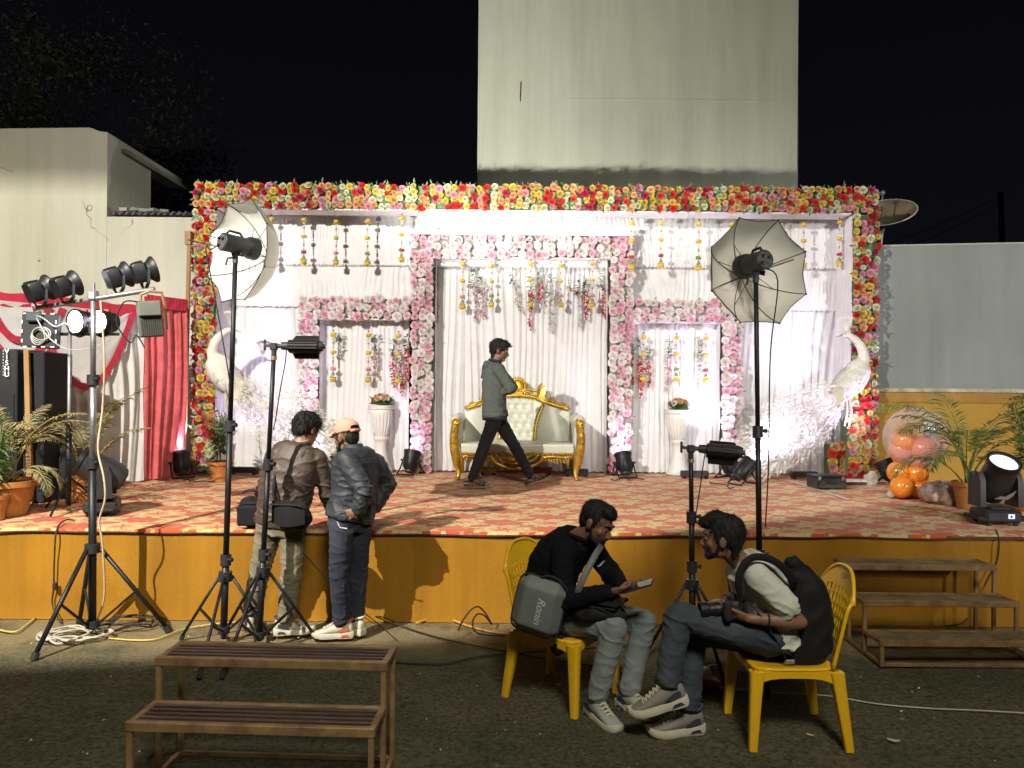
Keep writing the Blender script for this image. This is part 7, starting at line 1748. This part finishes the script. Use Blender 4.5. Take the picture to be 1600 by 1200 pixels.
Rt = Matrix.Rotation(.23, 3, 'Y')
mb = MB().box((0, 0, 0), (.275, .12, .315), Rt, ch=.05); finish('shell', remesh(mb, .008, 6), M_HARD, hcase, world=False)
part('zip_seam', MB().path([Rt @ V((.139 * math.copysign(abs(math.cos(a)) ** .35, math.cos(a)), .0, .159 * math.copysign(abs(math.sin(a)) ** .35, math.sin(a)))) for a in np.linspace(.0, 6.283, 49)[:-1]], .006, 5, closed=True), M_RUB, hcase, smooth=True)
part('handle', MB().path([Rt @ V(q) for q in bez((-.02, -.01, .155), (.0, -.01, .19), (.08, -.01, .19), (.10, -.01, .155))], .008, 6), M_RUB, hcase)
Mt = hcase_w = Matrix.Translation(hcase.location) @ Matrix.Rotation(-.30, 4, 'Z') @ Rt.to_4x4() @ Matrix.Translation((.02, -.0625, -.005)) @ Matrix.Rotation(R(90), 4, 'X') @ Matrix.Rotation(R(-90), 4, 'Z')
text('lettering', 'Ronin', .062, Mt, mat('print_white', (.55, .55, .52), .6), hcase, .0008)
part('strap', MB().path([at(898, 936, 4.16), at(904, 921, 4.12), at(912, 903, 4.12), at(922, 882, 4.14), at(932, 864, 4.18), at(940, 852, 4.26)], .017, 6, flat=(1.2, .25), up=(.2, 1, 0)), M_HARD, hcase, smooth=True, world=True)
bg = softbag('lap_bag', 'black bag resting on the lap of the man in black', 'bag', at(932, 953, 4.20), (.33, .18, .13), -.55, 8, tilt=.06)
part('lid', MB().box((0.0, 0, .060), (.31, .17, .02), ch=.008), M_BAG, bg); part('zip', MB().path([(-.15, -.088, .035), (.15, -.088, .045)], .004, 5), M_RUB, bg); part('handle', MB().path(bez((.10, -.02, .07), (.13, -.02, .12), (.17, -.02, .10), (.165, -.02, .04)), .009, 6), M_RUB, bg)
bg = softbag('waist_pouch', 'small black pouch on the yellow seat behind the grey case', 'pouch', at(873, 1003, 4.33), (.12, .10, .13), -.5, 2); part('zip', MB().path([(-.05, -.05, .04), (.05, -.05, .04)], .004, 5), M_RUB, bg)

# ---- E: the seated man with the backpack and camera
YE = 4.05
J = dict(pelvis=at(1210, 990, YE), mid=at(1212, 930, YE + .02), neck=at(1152, 874, YE), head=(at(1128, 838, YE - .02), nv(-.93, .34, -.06), nv(-.10, 0, 1)),
         sh=[at(1160, 893, YE + .19), at(1183, 900, YE - .165)], el=[at(1170, 955, YE + .24), at(1250, 972, YE - .20)], wr=[at(1128, 942, YE + .06), at(1168, 966, YE - .19)],
         hip=[at(1198, 1000, YE + .09), at(1204, 998, YE - .095)], kn=[at(1083, 985, YE + .09), at(1060, 962, YE - .10)], an=[at(1074, 1112, YE - .02), at(1041, 1072, YE - .12)])
J['tab'] = [(-.16, .145, .11, 0), (0, .155, .12, 0), (.25, .148, .115, .01), (.5, .15, .11, .0), (.75, .165, .112, -.005), (.92, .150, .088, -.005), (.985, .085, .065, 0), (1.0, .06, .055, 0)]
M_TEE = cloth('white_tee', (.62, .63, .55), (.56, .57, .50), .9); M_BLJ = cloth('blue_grey_jeans', (.050, .062, .074), (.034, .044, .056), .85, 300, wash=(.085, .10, .112))
o, P, B, spn = person('seated man in a white tee and jeans with a backpack and camera, legs crossed', J, dict(name='tee_shirt', mat=M_TEE, inf=.018, hem=-.10, flare=.01, r=1.12, amp=.012, seed=14, sleeve=.62, collar=False), dict(name='jeans', mat=M_BLJ, cut=.90, hemr=.062, amp=.010), M_SK1,
    hands=(dict(d=(-.55, -.75, .1), n=(-.2, .1, -1), side=-1, curl=.6), dict(d=(-.88, .10, .30), n=(-.1, .6, .8), side=1, curl=.45, thumb=.5)), shoes=(dict(d=(-.97, -.22, 0), upper=M_SHG, sole=M_SOLW, accent=M_SHN, drop=.105, k=1.08), dict(d=(-.95, -.08, -.22), u=(-.2, 0, 1), upper=M_SHG, sole=M_SOLW, accent=M_SHN, drop=.105, k=1.08)), hair=dict(vol=.010, top=.014, nape=True, fringe=.016, rough=.005), beard=True, leg=1.04, arm=1.02)
bk = thing('backpack', 'black backpack on the back of the man in the white tee', 'backpack', at(1258, 965, YE), 0)
mb = MB(); mb.loft([(at(u, v, YE), (0, 1, 0), (1, 0, .25), a, b_) for u, v, a, b_ in ((1252, 1036, .13, .09), (1254, 1010, .155, .125), (1256, 960, .155, .125), (1250, 910, .14, .095), (1240, 884, .10, .05))], 22, 3.2)
finish('body', remesh(mb, .010, 6), M_BAG, bk, wrinkle=lambda c, n: .010 * (1 - 2.4 * abs(noise.noise((c.x * 8, c.y * 8, c.z * 9)))))
part('pocket', MB().path([at(1232, 882, YE - .03), at(1240, 878, YE - .03), at(1248, 886, YE - .03), at(1252, 897, YE - .03)], [.03, .038, .036, .02], 10), M_BAG, bk, smooth=True, world=True)
for s, yy in ((-1, YE - .145), (1, YE + .15)):
    part('strap', MB().path(smoothline([at(1240, 905, yy), at(1215, 885, yy - s * .0 - .01 * (s < 0)), at(1188, 873, yy + .01), at(1163, 880, yy + .02), at(1150, 905, yy - .0 + .02), at(1156, 938, yy - .02), at(1185, 965, yy - .045), at(1210, 990, yy - .03), at(1226, 1012, yy)], 5), .026, 8, flat=(1.15, .32), up=(0, 1, 0)) if False else
         MB().path(smoothline([at(1243, 912, yy), at(1222, 886, yy + s * .05), at(1198, 872, yy + s * .05), at(1174, 872, yy + s * .055), at(1158, 890, yy + s * .06), at(1154, 915, yy + s * .055), at(1163, 940, yy + s * .04)], 5), .017, 10, flat=(1.15, .5), up=(0, 1, 0)), M_BAG, bk, smooth=True, world=True)
    part('webbing', MB().path(smoothline([at(1163, 935, yy + s * .055), at(1188, 962, yy + s * .06), at(1208, 992, yy + s * .05), at(1228, 1030, yy)], 5), .012, 6, flat=(.25, 1.1), up=(0, 1, 0)), M_RUB, bk, smooth=True, world=True)
bkl = MB(); q = at(1234, 1034, YE - .15); bkl.box(q, (.05, .016, .022), ch=.004); part('buckle', bkl, M_CHROME, bk, world=True)
part('haul_loop', MB().path(bez(at(1226, 884, YE), at(1228, 868, YE), at(1240, 868, YE), at(1244, 884, YE)), .009, 6), M_RUB, bk, smooth=True, world=True)
cm_ = thing('camera', 'black camera with a lens held on the lap of the white tee man', 'camera', at(1143, 950, YE - .13), 0)
part('body', MB().box((0, 0, 0), (.085, .13, .095), ch=.015).box((.0, -.0, .06), (.05, .06, .035), ch=.01), M_BLK2, cm_); part('grip', MB().cap((-.035, -.06, -.03), (-.035, -.06, .035), .024), M_RUB, cm_, smooth=True)
F = frame_to(V((-1, -.05, -.06))); part('lens', MB().lathe([(.034, .035), (.037, .05), (.037, .09), (.034, .095), (.034, .12), (.04, .125), (.041, .165), (.036, .165), (.030, .14)], F, 22, cap=False), M_BLK, cm_, auto=40); part('glass', MB().lathe([(.034, .15), (.001, .155)], F, 20, cap=False), M_LENS, cm_, smooth=True)
part('neck_strap', MB().path(smoothline([V((.02, -.07, .04)), V((.03, -.09, .10)), at(1160, 915, YE - .17) - cm_.location, at(1158, 885, YE - .12) - cm_.location, at(1165, 872, YE - .04) - cm_.location], 5), .012, 6, flat=(.3, 1.1), up=(0, 1, 0)), M_RUB, cm_, smooth=True)
part('shoulder_strap', MB().path(smoothline([V((-.02, .07, .04)), at(1140, 925, YE + .05) - cm_.location, at(1137, 900, YE + .10) - cm_.location, at(1146, 880, YE + .08) - cm_.location], 5), .010, 6, flat=(.3, 1.1), up=(0, 1, 0)), M_RUB, cm_, smooth=True)
wb = MB(); w0 = J['el'][1].lerp(J['wr'][1], .62); ax = (J['wr'][1] - J['el'][1]).normalized(); a1, a2, a3 = basis(ax); part('wristband', MB().path([w0 + (a1 * math.cos(a) + a2 * math.sin(a)) * .034 for a in np.linspace(0, 6.28, 15)[:-1]], .006, 5, closed=True), M_RUB, o, world=True)

for _o in COL.objects:
    if _o.parent is not None and _o.name.split('.')[0] in ('buds', 'beads', 'fringe', 'leaves', 'florets', 'leaflets', 'foliage', 'body_feathers', 'plaster_net', 'rubble'): _o['kind'] = 'stuff'
